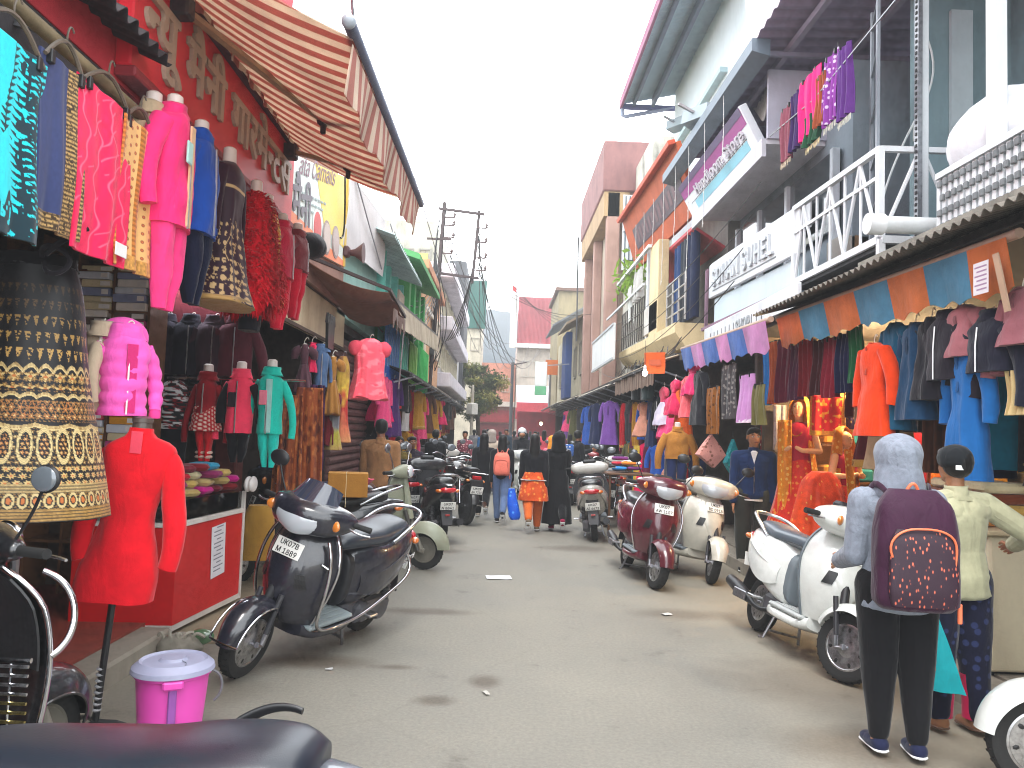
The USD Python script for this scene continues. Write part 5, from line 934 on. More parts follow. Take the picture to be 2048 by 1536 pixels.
ORD = ['first', 'second', 'third', 'fourth', 'fifth', 'sixth', 'seventh', 'eighth', 'ninth', 'tenth', 'eleventh', 'twelfth', 'thirteenth', 'fourteenth', 'fifteenth', 'sixteenth', 'seventeenth', 'eighteenth', 'nineteenth', 'twentieth', 'twenty-first', 'twenty-second', 'twenty-third', 'twenty-fourth', 'twenty-fifth', 'twenty-sixth', 'twenty-seventh', 'twenty-eighth', 'twenty-ninth', 'thirtieth', 'thirty-first', 'thirty-second', 'thirty-third', 'thirty-fourth', 'thirty-fifth', 'thirty-sixth', 'thirty-seventh', 'thirty-eighth', 'thirty-ninth', 'fortieth']
CN = {'black': '17161a', 'maroon': '561320', 'crimson': 'a8142a', 'red': 'd0182a', 'pink': 'e8487e', 'hot pink': 'f0246e', 'purple': '4a2466', 'violet': '7a4aa0', 'navy': '18224a', 'blue': '2456b0', 'sky blue': '3a8ad0', 'teal': '14708a', 'green': '1c6a3c', 'olive': '5c5a34', 'mustard': 'c08a24', 'orange': 'e0601c', 'rust': '9a4420', 'cream': 'd8c8a8', 'white': 'd8d4d4', 'grey': '7a7880', 'brown': '5a3422', 'beige': 'b49a7a', 'peach': 'e09a80', 'lilac': 'c89ad0', 'charcoal': '343238', 'gold': 'b48a3c', 'coral': 'f0605c', 'wine': '6a1638'}
def row(pts_fn, n, z, rz, specs, where, group, seed=0, size=1.0, jz=.05):
    """a line of hanging goods: specs = [(kind, colour name)], pts_fn(i) gives (x, y); the labels count from the near end"""
    rng = np.random.default_rng(seed)
    for i in range(n):
        kind, cn = specs[i % len(specs)]; c = CN[cn]; x, y = pts_fn(i); l = (x + rng.normal(0, .02), y, z + rng.uniform(-jz, jz)); r = rz + rng.normal(0, .12)
        k = {'kurta': 'tunic', 'shawl': 'shawl', 'frock': 'frock', 'jacket': 'jacket', 'trousers': 'trousers', 'sari': 'sari'}[kind]; lab = f'{cn} {k}, {ORD[i]} from the near end {where}'; s = seed * 40 + i
        if kind == 'kurta': kurta('tunic', lab, l, r, c, H=(.8 + .25 * rng.random()) * size, W=.21 * size, sleeves=.4 * size, seed=s, group=group, cat='tunic', trim=[None, 'b48a3c', None][i % 3])
        elif kind == 'shawl': shawl('shawl', lab, l, r, c, W=.26 * size, H=(.75 + .3 * rng.random()) * size, seed=s, group=group, border=[None, 'b48a3c'][i % 2], amp=.025)
        elif kind == 'sari': shawl('sari', lab, l, r, c, W=.22 * size, H=1.05 * size, seed=s, group=group, cat='sari', border='b48a3c', folds=4, amp=.03)
        elif kind == 'frock': frock('frock', lab, l, r, c, H=.7 * size, seed=s, group=group, W=.16 * size)
        elif kind == 'jacket': jacket('jacket', lab, l, r, c, H=.55 * size, W=.2 * size, seed=s, group=group)
        else: trousers('trousers', lab, l, r, c, H=.85 * size, W=.15 * size, seed=s, group=group)
# ================================================================ PRINTED AND EMBROIDERED CLOTH (per-vertex print colours on real folds)
def n2(u, v, s=0): return meshkit.noise(np.stack([np.asarray(u, float), np.asarray(v, float), np.full(np.shape(u), s * 3.7)], -1), s)
def mixc(a, b, k): k = np.clip(k, 0, 1)[:, None]; return a * (1 - k) + b * k
def L(c, n): return np.tile(np.array(C(c)), (n, 1))
def step(x, w=.02): return np.clip(x / w + .5, 0, 1)
def p_teal_floral(uv):
    u, v = uv.T; n = len(u); c = L('17c6cf', n)
    def leaf(cx, wid, sc, sd):   # a climbing column of dark leaves
        du = (u - cx - .03 * np.sin(v * 9 + sd)) / wid; a = np.abs(du); k = (np.abs(((v * sc + a * .55 + sd) % 1) - .5) < .30 * (1 - a ** 1.6)) & (a < 1) | (a < .10); return k
    d = ((leaf(.74, .16, 24, .2) | leaf(.90, .14, 27, .5)) & (n2(u * 16, v * 22, 5) > .28)) | (np.hypot((u - .78) / .16, ((v * 6) % 1 - .5) / .42) < .8) & (n2(u * 30, v * 40, 7) > .42) | (leaf(.52, .08, 26, .6) & (n2(u * 7, v * 7, 2) > .55)) | (v > .82 + .05 * np.sin(u * 30)) & (n2(u * 26, v * 30, 4) > .40) | ((np.hypot((u - .15) * .8, v - .12) < .05)) | (leaf(.2, .1, 8, .1) & (v > .55) & (n2(u * 5, v * 5, 9) > .55))
    return mixc(c, L('0a2a34', n), step(d * 1.0 - .5, .2)) * (.9 + .2 * n2(u * 50, v * 50, 1))[:, None]
def p_navy_gold(uv):
    u, v = uv.T; n = len(u); c = L('2e3760', n); g = (.5 + .5 * np.sin(v * 240)) * (n2(u * 60, v * 120, 3) > .35); b = (u > .62) | (v > .9); gold = mixc(L('3c2c1c', n), L('b8945c', n), g)
    return mixc(c, gold, step(b * 1.0 - .5, .2)) * (.85 + .3 * n2(u * 40, v * 40, 2))[:, None]
def p_pink_branch(uv):
    u, v = uv.T; n = len(u); c = L('e81a52', n)
    w = u + .06 * np.sin(v * 14) + .03 * np.sin(v * 37); k = np.minimum(np.abs(((w * 4) % 1) - .5), np.abs(((w * 4 + v * 9) % 1) - .5) + .25 * (n2(u * 8, v * 8, 3) < .6)); l = step(.05 - k, .06)
    return mixc(c * (.75 + .5 * n2(u * 18, v * 26, 2))[:, None], L('f06a8a', n), l * .8)
def p_paisley(uv):
    u, v = uv.T; n = len(u); c = L('e0b070', n); a, b = (u * 7) % 1 - .5, (v * 17 + .5 * (np.floor(u * 7) % 2)) % 1 - .5; d = np.hypot(a * 1.1, b); c = mixc(c, L('8a2a2c', n), step(.20 - d, .1)); c = mixc(c, L('c8743a', n), step(.10 - d, .06))
    bd = (np.abs(u - .5) < .07) | (u < .04) | (u > .96); c = mixc(c, L('b8702c', n) * (.7 + .5 * (np.sin(v * 180) > 0))[:, None], step(bd * 1.0 - .5, .2)); e = v > .9; return mixc(c, L('c89048', n) * (.5 + .8 * (n2(u * 40, v * 60, 4)))[:, None], step(e * 1.0 - .5, .2))
def p_bridal(uv):
    """black skirt with gold embroidery in tiers; v runs from waist to hem"""
    u, v = uv.T; n = len(u); c = L('0b090c', n); G, G2, CR, OR = L('b08a4a', n), L('7a5a2c', n), L('c8b07a', n), L('b0622c', n)
    def motif(k, vc, h, wid, sh=0.0):  # rows of little tree motifs
        a = ((u * k + sh) % 1 - .5) / wid; b = (v - vc) / h; r = np.abs(a) < (.9 - b) * .5; return r & (b > -.55) & (b < .85) & (n2(u * 220, v * 200, 6) > .42)
    for i, vc in enumerate((.10, .165, .23, .295, .36)): c = mixc(c, (G2 if i < 2 else G) * (.6 + .12 * i), step(motif(40 - i, vc, .026 + .002 * i, .5, .5 * (i % 2)) * 1.0 - .5, .3) * (.35 + .13 * i))
    def fl(ku, kv, sh=.5, pet=5):   # staggered rosettes: 1 inside the petals, 2 in the eye
        r = np.floor(v * kv); a = (u * ku + sh * (r % 2)) % 1 - .5; b = (v * kv) % 1 - .5; d = np.hypot(a, b); q = .33 + .12 * np.cos(pet * np.arctan2(b, a) + r); return (d < q) * 1 + (d < .13) * 1
    def lay(c, k, lo, hi, c1, c2): z = (v > lo) & (v < hi); c = mixc(c, c1, ((k == 1) & z) * 1.0); return mixc(c, c2, ((k == 2) & z) * 1.0)
    def scal(v0, k, amp): return v0 + amp * np.abs(np.sin(u * PI * k))
    s1 = scal(.425, 26, -.024); s2 = scal(.525, 26, -.014); s3 = scal(.628, 13, .012)
    c = lay(c, fl(26, 21, 0, 6), .43, .50, mixc(G, CR, n2(u * 300, v * 300, 8)), OR); c = lay(c, fl(52, 40), .435, .51, G2, G)
    for s_, w_ in ((s1, .014), (s2, .013), (s3, .015)): c = mixc(c, mixc(G2, CR, n2(u * 400, v * 60, 3)), ((v > s_) & (v < s_ + w_)) * 1.0); c = mixc(c, CR, (np.abs(v - s_ - w_) < .0022) * 1.0)
    c = lay(c, fl(58, 34, .5, 6), .545, .622, mixc(L('9a7444', n), OR, n2(u * 40, v * 40, 3)), CR); c = lay(c, fl(104, 76), .543, .625, G2, OR)
    a = ((u * 26) % 1 - .5); ov = np.hypot(a / .40, (v - .715) / .068); c = mixc(c, CR * (.6 + .5 * (np.sin(ov * 60) > -.2))[:, None], ((ov < 1.05) & (ov > .74)) * 1.0)
    k_ = fl(26 * 4, 60); c = mixc(c, mixc(OR, G, n2(u * 60, v * 60, 5)), ((ov < .62) & (k_ == 1)) * 1.0); c = mixc(c, CR, ((ov < .62) & (k_ == 2)) * 1.0); c = lay(np.where((ov > 1.08)[:, None], lay(c, fl(78, 52), .65, .80, G2, CR), c), fl(52, 38, .5, 7), .795, .858, mixc(G, CR, n2(u * 90, v * 90, 9)), OR)
    for k in (.862, .874, .886, .955, .967, .978, .990): c = mixc(c, mixc(G2, CR, n2(u * 500, v * 500, 2)) if k < .9 else mixc(G2, G, n2(u * 300, v * 300, 4)), step(.0042 - np.abs(v - k), .002))
    a2 = ((u * 44) % 1 - .5); o2 = np.hypot(a2 / .38, (v - .92) / .026); c = mixc(c, CR * .9, ((o2 < 1.1) & (o2 > .7)) * 1.0); c = mixc(c, OR, (o2 < .45) * 1.0); c = lay(c, fl(132, 110) * (o2 > 1.15), .893, .95, G2, G)
    return c
def p_purple_gold(uv):
    u, v = uv.T; n = len(u); c = L('2c0d20', n); k = ((u * 9) % 1 - .5); st = np.abs(k + .2 * np.sin(v * 22)) < .03; le = np.hypot(((u * 18) % 1 - .5), ((v * 16) % 1 - .5)) < .28 * (v > .45) * (.4 + v); g = (st | le) & (v > .42) & (n2(u * 60, v * 60, 4) > .38) | (np.abs(v - .2) < .012)
    return mixc(c, L('c0a070', n), step(g * 1.0 - .5, .3))
def p_dots(c0, c1, k=12.0, r=.22):
    def f(uv):
        u, v = uv.T; n = len(u); a = (u * k) % 1 - .5; b = (v * k * 1.6 + .5 * (np.floor(u * k) % 2)) % 1 - .5; return mixc(L(c0, n), L(c1, n), step(r - np.hypot(a, b), .08))
    return f
def p_grad(stops, blotch=.0, seed=1):
    def f(uv):
        u, v = uv.T; s = np.array([C(x[1]) for x in stops]); x = np.clip(v + blotch * (n2(u * 9, v * 9, seed) - .5), 0, 1); return np.stack([np.interp(x, [q[0] for q in stops], s[:, k]) for k in range(3)], 1) * (.8 + .4 * n2(u * 40, v * 40, seed))[:, None]
    return f
def p_floral(c0, c1, c2, k=8, seed=0):
    def f(uv):
        u, v = uv.T; n = len(u); d = n2(u * k, v * k * 1.5, seed); e = n2(u * k * 2.3, v * k * 3, seed + 3); return mixc(mixc(L(c0, n), L(c1, n), step(d - .58, .05)), L(c2, n), step(e - .68, .05))
    return f
def printed(t, name, mu, fn, rough=.75, metal=0.0, trans=0.0, **k):
    m, uv = mu; return part(t, name, m, tinted(rough, metal=metal, trans=trans), smooth=True, col=fn(uv), **k)
# outlines of the letters on the red sign, one entry per written syllable: (offset, polygons)
SIGN_SYLLABLES = [(0,[[[(-4,127),(-2,129),(187,129),(189,127),(189,109),(187,107),(168,106),(168,5),(189,-6),(202,-18),(214,-34),(214,-41),(201,-49),(196,-49),(185,-33),(169,-20),(159,-16),(143,-16),(135,-22),(135,-31),(142,-35),(153,-35),(162,-31),(168,-32),(173,-51),(158,-57),(143,-58),(123,-51),(112,-34),(112,-17),(123,-1),(144,7),(144,27),(120,22),(106,23),(90,30),(79,42),(71,61),(70,73),(92,84),(94,95),(91,103),(87,107),(-2,107),(-4,109)],[(98,57),(103,49),(112,45),(128,46),(144,56),(144,107),(115,107),(118,96),(117,78),(111,67)]],[[(3,62),(6,74),(12,78),(64,79),(64,56),(46,56),(43,40),(34,34),(24,35),(16,40),(8,49)]]]),(252.0,[[[(-4,127),(-2,129),(73,129),(72,133),(63,137),(37,134),(30,151),(32,155),(41,159),(34,176),(35,181),(60,185),(70,183),(84,174),(94,159),(105,129),(124,129),(126,127),(126,108),(106,106),(106,-1),(104,-4),(84,-4),(82,-2),(81,46),(46,46),(43,32),(33,26),(20,30),(11,38),(4,51),(4,60),(8,66),(21,70),(21,106),(-2,107),(-4,109)],[(46,106),(45,69),(82,69),(82,106)]]]),(372.0,[[[(-4,127),(-2,129),(66,129),(63,157),(68,170),(73,176),(87,183),(106,184),(124,176),(136,160),(146,130),(167,129),(170,125),(170,110),(168,107),(149,106),(149,-2),(147,-4),(127,-4),(125,-2),(124,107),(97,106),(97,-2),(95,-4),(75,-4),(73,-2),(73,56),(46,56),(43,40),(37,35),(27,34),(11,45),(3,62),(6,74),(12,78),(72,79),(73,106),(-2,107),(-4,109)],[(87,144),(93,129),(122,130),(115,151),(105,161),(93,161),(88,154)]]]),(605.0,[[[(-4,127),(-2,129),(171,128),(171,108),(151,106),(151,-2),(149,-4),(129,-4),(127,-2),(126,107),(99,106),(99,-1),(97,-4),(77,-4),(75,-2),(75,105),(46,106),(45,40),(37,32),(27,32),(19,36),(10,45),(4,58),(4,65),(8,73),(21,77),(21,106),(-2,107),(-4,109)]]]),(770.0,[[[(-4,127),(-2,129),(88,128),(89,109),(87,107),(70,106),(71,83),(66,70),(54,57),(42,49),(63,26),(82,12),(82,5),(71,-6),(64,-5),(29,28),(9,52),(4,64),(4,72),(7,78),(13,82),(25,83),(37,76),(43,80),(47,89),(45,106),(-2,107),(-4,109)]]]),(852.0,[[[(-4,127),(-2,129),(79,129),(76,143),(65,160),(51,161),(41,158),(39,160),(34,175),(35,180),(60,184),(70,182),(84,173),(94,158),(104,129),(124,129),(126,127),(126,108),(106,106),(106,-1),(104,-4),(84,-4),(82,-2),(81,46),(46,46),(43,32),(33,26),(20,30),(11,38),(4,51),(4,60),(8,66),(21,70),(21,106),(-2,107),(-4,109)],[(46,106),(45,69),(82,69),(82,106)]]]),(972.0,[[[(-4,127),(-2,129),(172,129),(174,126),(174,109),(172,107),(144,106),(144,68),(141,66),(111,64),(98,55),(95,46),(99,29),(114,19),(134,19),(154,28),(159,28),(166,13),(166,7),(139,-3),(109,-3),(87,7),(74,25),(71,50),(75,64),(90,80),(103,86),(120,88),(119,107),(-2,107),(-4,109)]],[[(3,62),(6,74),(12,78),(64,79),(64,56),(46,56),(43,40),(34,34),(24,35),(16,40),(8,49)]]]),(1139.0,[[[(-4,127),(-2,129),(140,129),(142,127),(142,109),(140,107),(123,107),(121,105),(121,-2),(119,-4),(99,-4),(97,-1),(96,48),(71,46),(45,51),(41,49),(49,38),(80,10),(79,5),(68,-6),(60,-4),(38,17),(12,47),(4,63),(4,72),(8,79),(13,82),(25,83),(35,78),(38,79),(38,105),(36,107),(-2,107),(-4,109)],[(61,73),(62,69),(87,69),(97,71),(97,107),(62,107),(64,89)]]])]
# ================================================================ LEFT SIDE: SIGNS, AWNINGS, GOODS
def flatsign(ps, s, d):
    ms = []
    for q in ps:
        P = Polygon(q[0], q[1:]).buffer(0); ms.append(extrude(P, d))
    m = join(ms); m.vertices[:, :2] *= s; return m
sg = thing('shop_sign', 'long red shop sign with raised grey Devanagari letters under the striped awning', 'sign', (-2.16, 4.12, 3.52))
part(sg, 'board', cbox(0, .09, 0, 3.25, .04, .74, .01), grime('d02a38', '5a1018', .35, .35, .8, .03))
part(sg, 'top_rim', cbox(-.01, .13, 0, 3.27, .74, .80, .01), grime('5c3a40', '2c1c20', .5, .5)); part(sg, 'bottom_rim', cbox(0, .12, 0, 3.27, -.02, .04, .01), grime('8f3038', '4a181c', .5, .5), label='dull red lower rim')
for off, ps in SIGN_SYLLABLES:
    m = flatsign(ps, .00232, .026); m.vertices[:, 0] += off * .00232
    part(sg, 'letter', place(m, (.092, .10, .255), (0, 1, 0), (0, 0, 1), (1, 0, 0)), grime('ab9a88', '74675a', .4, .45), label='raised grey letter')
# striped awning
def stripes(c1, c2, axis, period, off=0.0):
    n = {'g': ('geometry', {}), 's': ('separate_xyz', {}), 'd': ('math', {'math_type': 'multiply_add', 'value2': 1 / period, 'value3': off}), 'f': ('math', {'math_type': 'fraction'}), 'r': ('rgb_ramp', {'ramp': [(0.0, C(c1)), (.46, C(c1)), (.5, C(c2)), (.96, C(c2)), (1.0, C(c1))]}),
         'n': ('noise_texture', {'scale': 3.0, 'detail': 6.0}), 'nr': ('rgb_ramp', {'ramp': [(.3, (.72, .68, .66)), (.65, (1.05, 1.05, 1.05))]}), 'm': ('mix_color', {'blend_type': 'multiply', 'fac': .7}), 'p': ('principled_bsdf', {'roughness': .85}), 't': ('translucent_bsdf', {}), 'mc': ('mix_closure', {'fac': .55})}
    l = [('g.position', 's.vector'), ('s.' + axis, 'd.value1'), ('d.value', 'f.value1'), ('f.value', 'r.fac'), ('g.position', 'n.vector'), ('n.fac', 'nr.fac'), ('r.color', 'm.a'), ('nr.color', 'm.b'), ('m.result', 'p.base_color'), ('m.result', 't.color'), ('p.BSDF', 'mc.closure1'), ('t.BSDF', 'mc.closure2')]
    return _m(('stripe', c1, c2, axis, period, off), lambda path: usdkit.material(stage, path, n, l, surface='mc.closure'))
aw = thing('striped_awning', 'big folding-arm awning of red and cream striped canvas above the red sign', 'awning')
AWM = stripes('c08478', 'dfd0be', 'y', .175)
R0, R1_, F0, F1 = np.array([-2.1, 3.7, 4.36]), np.array([-2.1, 7.2, 4.30]), np.array([-.85, 4.0, 3.69]), np.array([-.85, 7.35, 3.80])
cv = []
for u in np.linspace(0, 1, 30):
    cv.append([(1 - v) * (R0 + (R1_ - R0) * u) + v * (F0 + (F1 - F0) * u) + np.array([0, 0, -.07 * math.sin(PI * v) - .02 * math.sin(u * 9) * math.sin(PI * v)]) for v in np.linspace(0, 1, 12)])
part(aw, 'canvas', sheet(np.array(cv), .006), AWM, smooth=60)
vl = []
for u in np.linspace(0, 1, 61):
    b = F0 + (F1 - F0) * u; dz = .27 + .03 * abs(math.sin(u * PI * 14)); vl.append([b + np.array([.03 * math.sin(u * 23) * v - .03 * v, 0, -.03 - dz * v]) for v in np.linspace(0, 1, 6)])
part(aw, 'valance', sheet(np.array(vl), .006), AWM, smooth=60)
part(aw, 'front_bar', tube([F0 + [0, -.12, .03], F1 + [0, .12, .03]], .035, 12), grime('5c6478', '34384a', .4, .4), smooth=50, label='slate blue front bar')
part(aw, 'bar_end_cap', ellipsoid(F0 + [0, -.12, .03], (.038, .038, .038), 2), paint('8d949c', .3), smooth=True)
part(aw, 'roller_case', cbox(-2.2, -2.02, 3.6, 7.25, 4.36, 4.50, .02), grime('b9b6b4', '6a6868', .5, .5)); part(aw, 'back_valance', sheet(np.array([[(-1.98 + .02 * math.sin(u * 60), 3.7 + 3.5 * u, 4.35 - (.12 + .03 * abs(math.sin(u * PI * 22))) * v) for v in np.linspace(0, 1, 4)] for u in np.linspace(0, 1, 90)]), .006), AWM)
for y0, y1, y2 in ((5.0, 5.9, 5.35), (7.05, 6.9, 7.3)):
    e = np.array([-1.45, y1, 4.0 if y0 < 6 else 3.98]); a = part(aw, 'folding_arm', join([beam((-2.04, y0 - .4 if y0 < 6 else y0, 4.16), e, .05, .035), beam(e, (-.89, y2, 3.82), .05, .035)]), grime('a08468', '4a382e', .5, .5)); part(a, 'elbow', join([ellipsoid(e, (.055, .055, .05), 1), cbox(e[0] - .02, e[0] + .02, e[1] - .02, e[1] + .02, e[2] - .11, e[2], .01)]), paint('2a2024', .5)); part(a, 'shoulder', cbox(-2.1, -1.96, (y0 - .4 if y0 < 6 else y0) - .06, (y0 - .4 if y0 < 6 else y0) + .06, 4.08, 4.22, .015), paint('2a2226', .5))
part(aw, 'bracket', cbox(-.93, -.87, 5.24, 5.30, 3.62, 3.86, .008), paint('d0ccc0', .5)); part(aw, 'stay_wire', tube([F0 + [0, 0, .05], (-1.0, 3.6, 6.2)], .008, 5), STEEL); part(aw, 'stay_wire', tube([F1 + [0.02, -.6, .05], (-.75, 9.2, 3.5)], .004, 5), STEEL)
# advertising hoarding above the second shop
hb = thing('hoarding', 'white and yellow advertising hoarding with cursive and Hindi lettering and round pictures', 'hoarding', (-2.15, 7.42, 0))
def slant(y0, y1, zb0, zb1, zt0, zt1, x=0, th=.03): return hullm([(x + d, y, z) for d in (0, th) for y, z in ((y0, zb0), (y1, zb1), (y0, zt0), (y1, zt1))])
def hz(u, v): return (u * 2.68, (3.45 + .27 * u) + v * (.82 + .36 * u))
def quad(u0, v0, u1, v1, x, th=.004): return hullm([(x + d, *hz(u, v)) for d in (0, th) for u in (u0, u1) for v in (v0, v1)])
part(hb, 'sheet', quad(0, 0, 1, 1, 0, .03), paint('dde6e0', .45, .08)); part(hb, 'coral_foot', hullm([(.032 + d, *hz(u, v)) for d in (0, .004) for u, v in ((0, 0), (.97, 0), (0, .34), (.4, .12), (.97, .06))]), paint('ee8a62', .45)); part(hb, 'yellow_field', hullm([(.031 + d, *hz(u, v)) for d in (0, .003) for u, v in ((.55, .34), (.97, .2), (.97, 1), (.35, 1), (.62, .6))]), paint('e6cf68', .45, .1))
part(hb, 'edge_frame', quad(.97, 0, 1.0, 1, .02, .03), paint('c9a848', .5))
def wr(txt, u, v, h, c, ital=.3, sx=1.0, x=.038, bold=False):
    m = meshkit.text_mesh(txt, h, .003, bold=bold); m.vertices[:, 0] = m.vertices[:, 0] * sx + m.vertices[:, 1] * ital; y, z = hz(u, v); return part(hb, 'lettering', place(m, (x, y, z), (0, 1, .24), (0, 0, 1), (1, 0, 0)), paint(c, .5))
wr('ata Carnails', .10, .80, .20, '8a6f78', .35, 1.05)
for k in range(3): wr('wwww wwww', .12, .60 - .09 * k, .05, '9aa6a6', .1, 1.8) if False else part(hb, 'small_print', join([quad(.12 + .05 * i, .58 - .085 * k, .155 + .05 * i, .605 - .085 * k, .036) for i in range(9 - k)]), paint('9fabab', .5))
for i, (u, c) in enumerate(((.42, 'e8e4e0'), (.60, '9a8a86'), (.78, 'a0908c'))):
    y, z = hz(u, .22 if i else .28); pc = part(hb, 'round_picture', lathe([(.001, 0), (.20, 0), (.20, .006), (.001, .006)], 24, 'x').apply_translation((.037, y, z)), paint(c, .5)); part(pc, 'inner', lathe([(.10, 0), (.17, 0), (.17, .004), (.10, .004)], 20, 'x').apply_translation((.044, y, z)), paint(['c85a5a', 'c4b4ac', 'b8a8a4'][i], .5))
for off, ps in SIGN_SYLLABLES[1:3]:
    m = flatsign(ps, .0026, .004); part(hb, 'hindi_letter', place(m, (.038, .10 + (off - SIGN_SYLLABLES[1][0]) * .0026, 3.66), (0, 1, .24), (0, 0, 1), (1, 0, 0)), paint('6f6a72', .5))
part(hb, 'cable', tube([(.06, 2.35, 4.85), (.08, 2.32, 4.5), (.06, 2.38, 4.05), (.06, 2.25, 4.0)], .012, 5, sm=16), BLACKP)
tp = thing('tarpaulin', 'plain off-white tarpaulin stretched across the front beside the hoarding', 'tarpaulin', (-2.12, 0, 0))
part(tp, 'sheet', sheet(np.array([[(.03 * math.sin(u * 7 + v * 3) * math.sin(PI * v), 10.2 + (3.1) * u * (1 if v > .5 else 1) - .25 * (1 - v) * (1 - u), 3.98 + .25 * u + v * (1.02 - .03 * u)) for v in np.linspace(0, 1, 12)] for u in np.linspace(0, 1, 18)]), .012), grime('cfcbcb', '8a8684', .3, .6, 1.2, .05), smooth=60); part(tp, 'seam', tube([(.025, 10.5, 5.05), (.03, 11.6, 4.7), (.03, 13.0, 4.3)], .012, 5), paint('8e8c90', .6))
part(tp, 'loudspeaker', join([lathe([(.03, 0), (.05, .1), (.13, .2), (.14, .21)], 14, 'x').apply_translation((.05, 10.05, 3.9)), cbox(0, .08, 9.98, 10.12, 3.84, 3.98, .02)]), paint('4a2c30', .5), smooth=40)
ba = thing('torn_awning', 'brown weathered canvas awning with a torn front edge over the second shop', 'awning')
B00, B01, B10, B11 = np.array([-2.19, 8.1, 3.42]), np.array([-2.19, 10.9, 3.16]), np.array([-1.45, 9.7, 3.33]), np.array([-1.42, 11.1, 3.19])
part(ba, 'canvas', sheet(np.array([[(1 - v) * ((1 - u) * B00 + u * B01) + v * ((1 - u) * B10 + u * B11) + np.array([0, 0, -.09 * math.sin(PI * v) * (1 + .4 * math.sin(u * 8)) - .03 * v * math.sin(u * 11)]) for v in np.linspace(0, 1, 10)] for u in np.linspace(0, 1, 22)]), .008), fabric('7d5340', trans=.25, fold=.5), smooth=60)
part(ba, 'frame', join([beam(B00 + [0, 0, .03], B10 + [0, 0, .04], .035), beam(B01 + [0, 0, .03], B11 + [0, 0, .04], .035), beam(B10 + [0, 0, .04], B11 + [0, 0, .04], .04)]), paint('352a28', .5))
part(ba, 'torn_flap', sheet(np.array([[B11 + np.array([.02 * math.sin(9 * u), -1.2 * (1 - u), -.02 - (.16 + .07 * math.sin(u * 31) + .05 * math.sin(u * 57)) * v]) for v in np.linspace(0, 1, 5)] for u in np.linspace(0, 1, 40)]), .006), fabric('6b4a3c', trans=.2), smooth=60); part(ba, 'prop', tube([B11 + [0, 0, 0], B11 + [-.05, .05, -1.0]], .012, 6), STEEL)
# ---------------------------------------------------------------- helpers that size goods from where they hang
def hang_x(l, r, t, b, X=-1.97):
    """(place, width along the street, height) of goods on a street-parallel rail"""
    a, q = XP(l, (t + b) / 2, X), XP(r, (t + b) / 2, X); top = XP((l + r) / 2, t, X); bot = XP((l + r) / 2, b, X); y = (a[1] + q[1]) / 2; return (X, y, top[2]), abs(q[1] - a[1]), top[2] - bot[2]
def hang_y(l, r, t, b, Y):
    a, q = WP(l, (t + b) / 2, Y), WP(r, (t + b) / 2, Y); top = WP((l + r) / 2, t, Y); bot = WP((l + r) / 2, b, Y); return ((a[0] + q[0]) / 2, Y, top[2]), abs(q[0] - a[0]), top[2] - bot[2]
Q = PI / 2
def upper(name, l, r, t, b, label, fn, folds=2, amp=.012, cat='shawl', border=None, X=-1.95, nx=120, nz=150, rough=.75, metal=0.0):
    p, W, H = hang_x(l, r, t, b, X); t_ = thing(name, label, cat, p, Q, 'cloths on the pole'); printed(t_, 'cloth', panel(W, H, folds, amp, len(label), .012, nx=nx, nz=nz, uvout=True), fn, rough, metal)
    part(t_, 'hanger', join([tube([(-W * .45, 0, -.02), (-W * .2, 0, .07), (0, 0, .10), (W * .2, 0, .07), (W * .45, 0, -.02)], .010, 6, sm=14), tube([(0, 0, .095), (0, 0, .15), (.02, 0, .18), (.045, 0, .165)], .0045, 5, sm=10)]), paint('5c5248', .4)); [part(t_, 'clip', cbox(s * W * .35 - .015, s * W * .35 + .015, -.018, .018, -.05, .01, .004), BLACKP) for s in (-1, 1)]
    return t_
upper('shawl', -75, 85, 62, 468, 'turquoise cloth with a dark blue leaf pattern, nearest on the clothes pole', p_teal_floral, nx=220, nz=260)
upper('shawl', 72, 164, 118, 470, 'navy cloth with a broad glittering gold border', p_navy_gold, nx=150, nz=220)
t_ = upper('shawl', 145, 258, 178, 520, 'hot pink embroidered cloth with a white tag near its foot', p_pink_branch, nx=160, nz=200)
p, W, H = hang_x(145, 258, 178, 520, -1.95); part(t_, 'paper_tag', mv(cbox(W * .20, W * .42, -.035, -.03, -H * .98, -H * .90, .001), (0, 0, .03)), paint('e4e2e0', .5))
upper('shawl', 234, 306, 246, 546, 'gold and cream cloth with a small red paisley print', p_paisley, nx=160, nz=240, rough=.5)
def kid(l, r, t, b, label, top, leg=None, split=.58, X=-1.92, **k):
    p, W, H = hang_x(l, r, t, b, X); W = min(max(W, .34), .5); return jacket('child_outfit', label, p, Q + k.pop('turn', 0), top, H=H * split, W=W * .40, trousers=leg, tlen=H * (1 - split), stub=True, arms=(.10, H * split * .78), group=None, cat='child outfit', **k)
kid(285, 318, 225, 372, 'beige child jacket behind the pink suit on the first rail', 'b7a284', seed=3, split=1.0, X=-2.02)
kid(300, 370, 222, 622, 'bright pink child suit with a pale patch on the chest', 'ea2a72', 'f03c80', seed=4, patch='a8d0c8', lapel='d8b08a')
kid(362, 420, 272, 612, 'royal blue child jacket with dark navy trousers', '14459c', '10142c', seed=5)
p, W, H = hang_x(405, 490, 322, 612, -1.92); t_ = thing('child_gown', 'dark plum child gown embroidered with gold flowers', 'gown', p, Q); printed(t_, 'gown', drape([(.02, .05, .04), (-.03, .15, .08), (-.10, .19, .10), (-H * .35, .15, .09), (-H, .30, .18)], 160, 150, 6, .012, 8, uvout=True), p_purple_gold, .6)
for s in (-1, 1): part(t_, 'sleeve', sleeve((s * .15, 0, -.06), (s * .23, 0, -.28), (s * .24, 0, -.5), seed=4), fabric('2c0d20'), smooth=60)
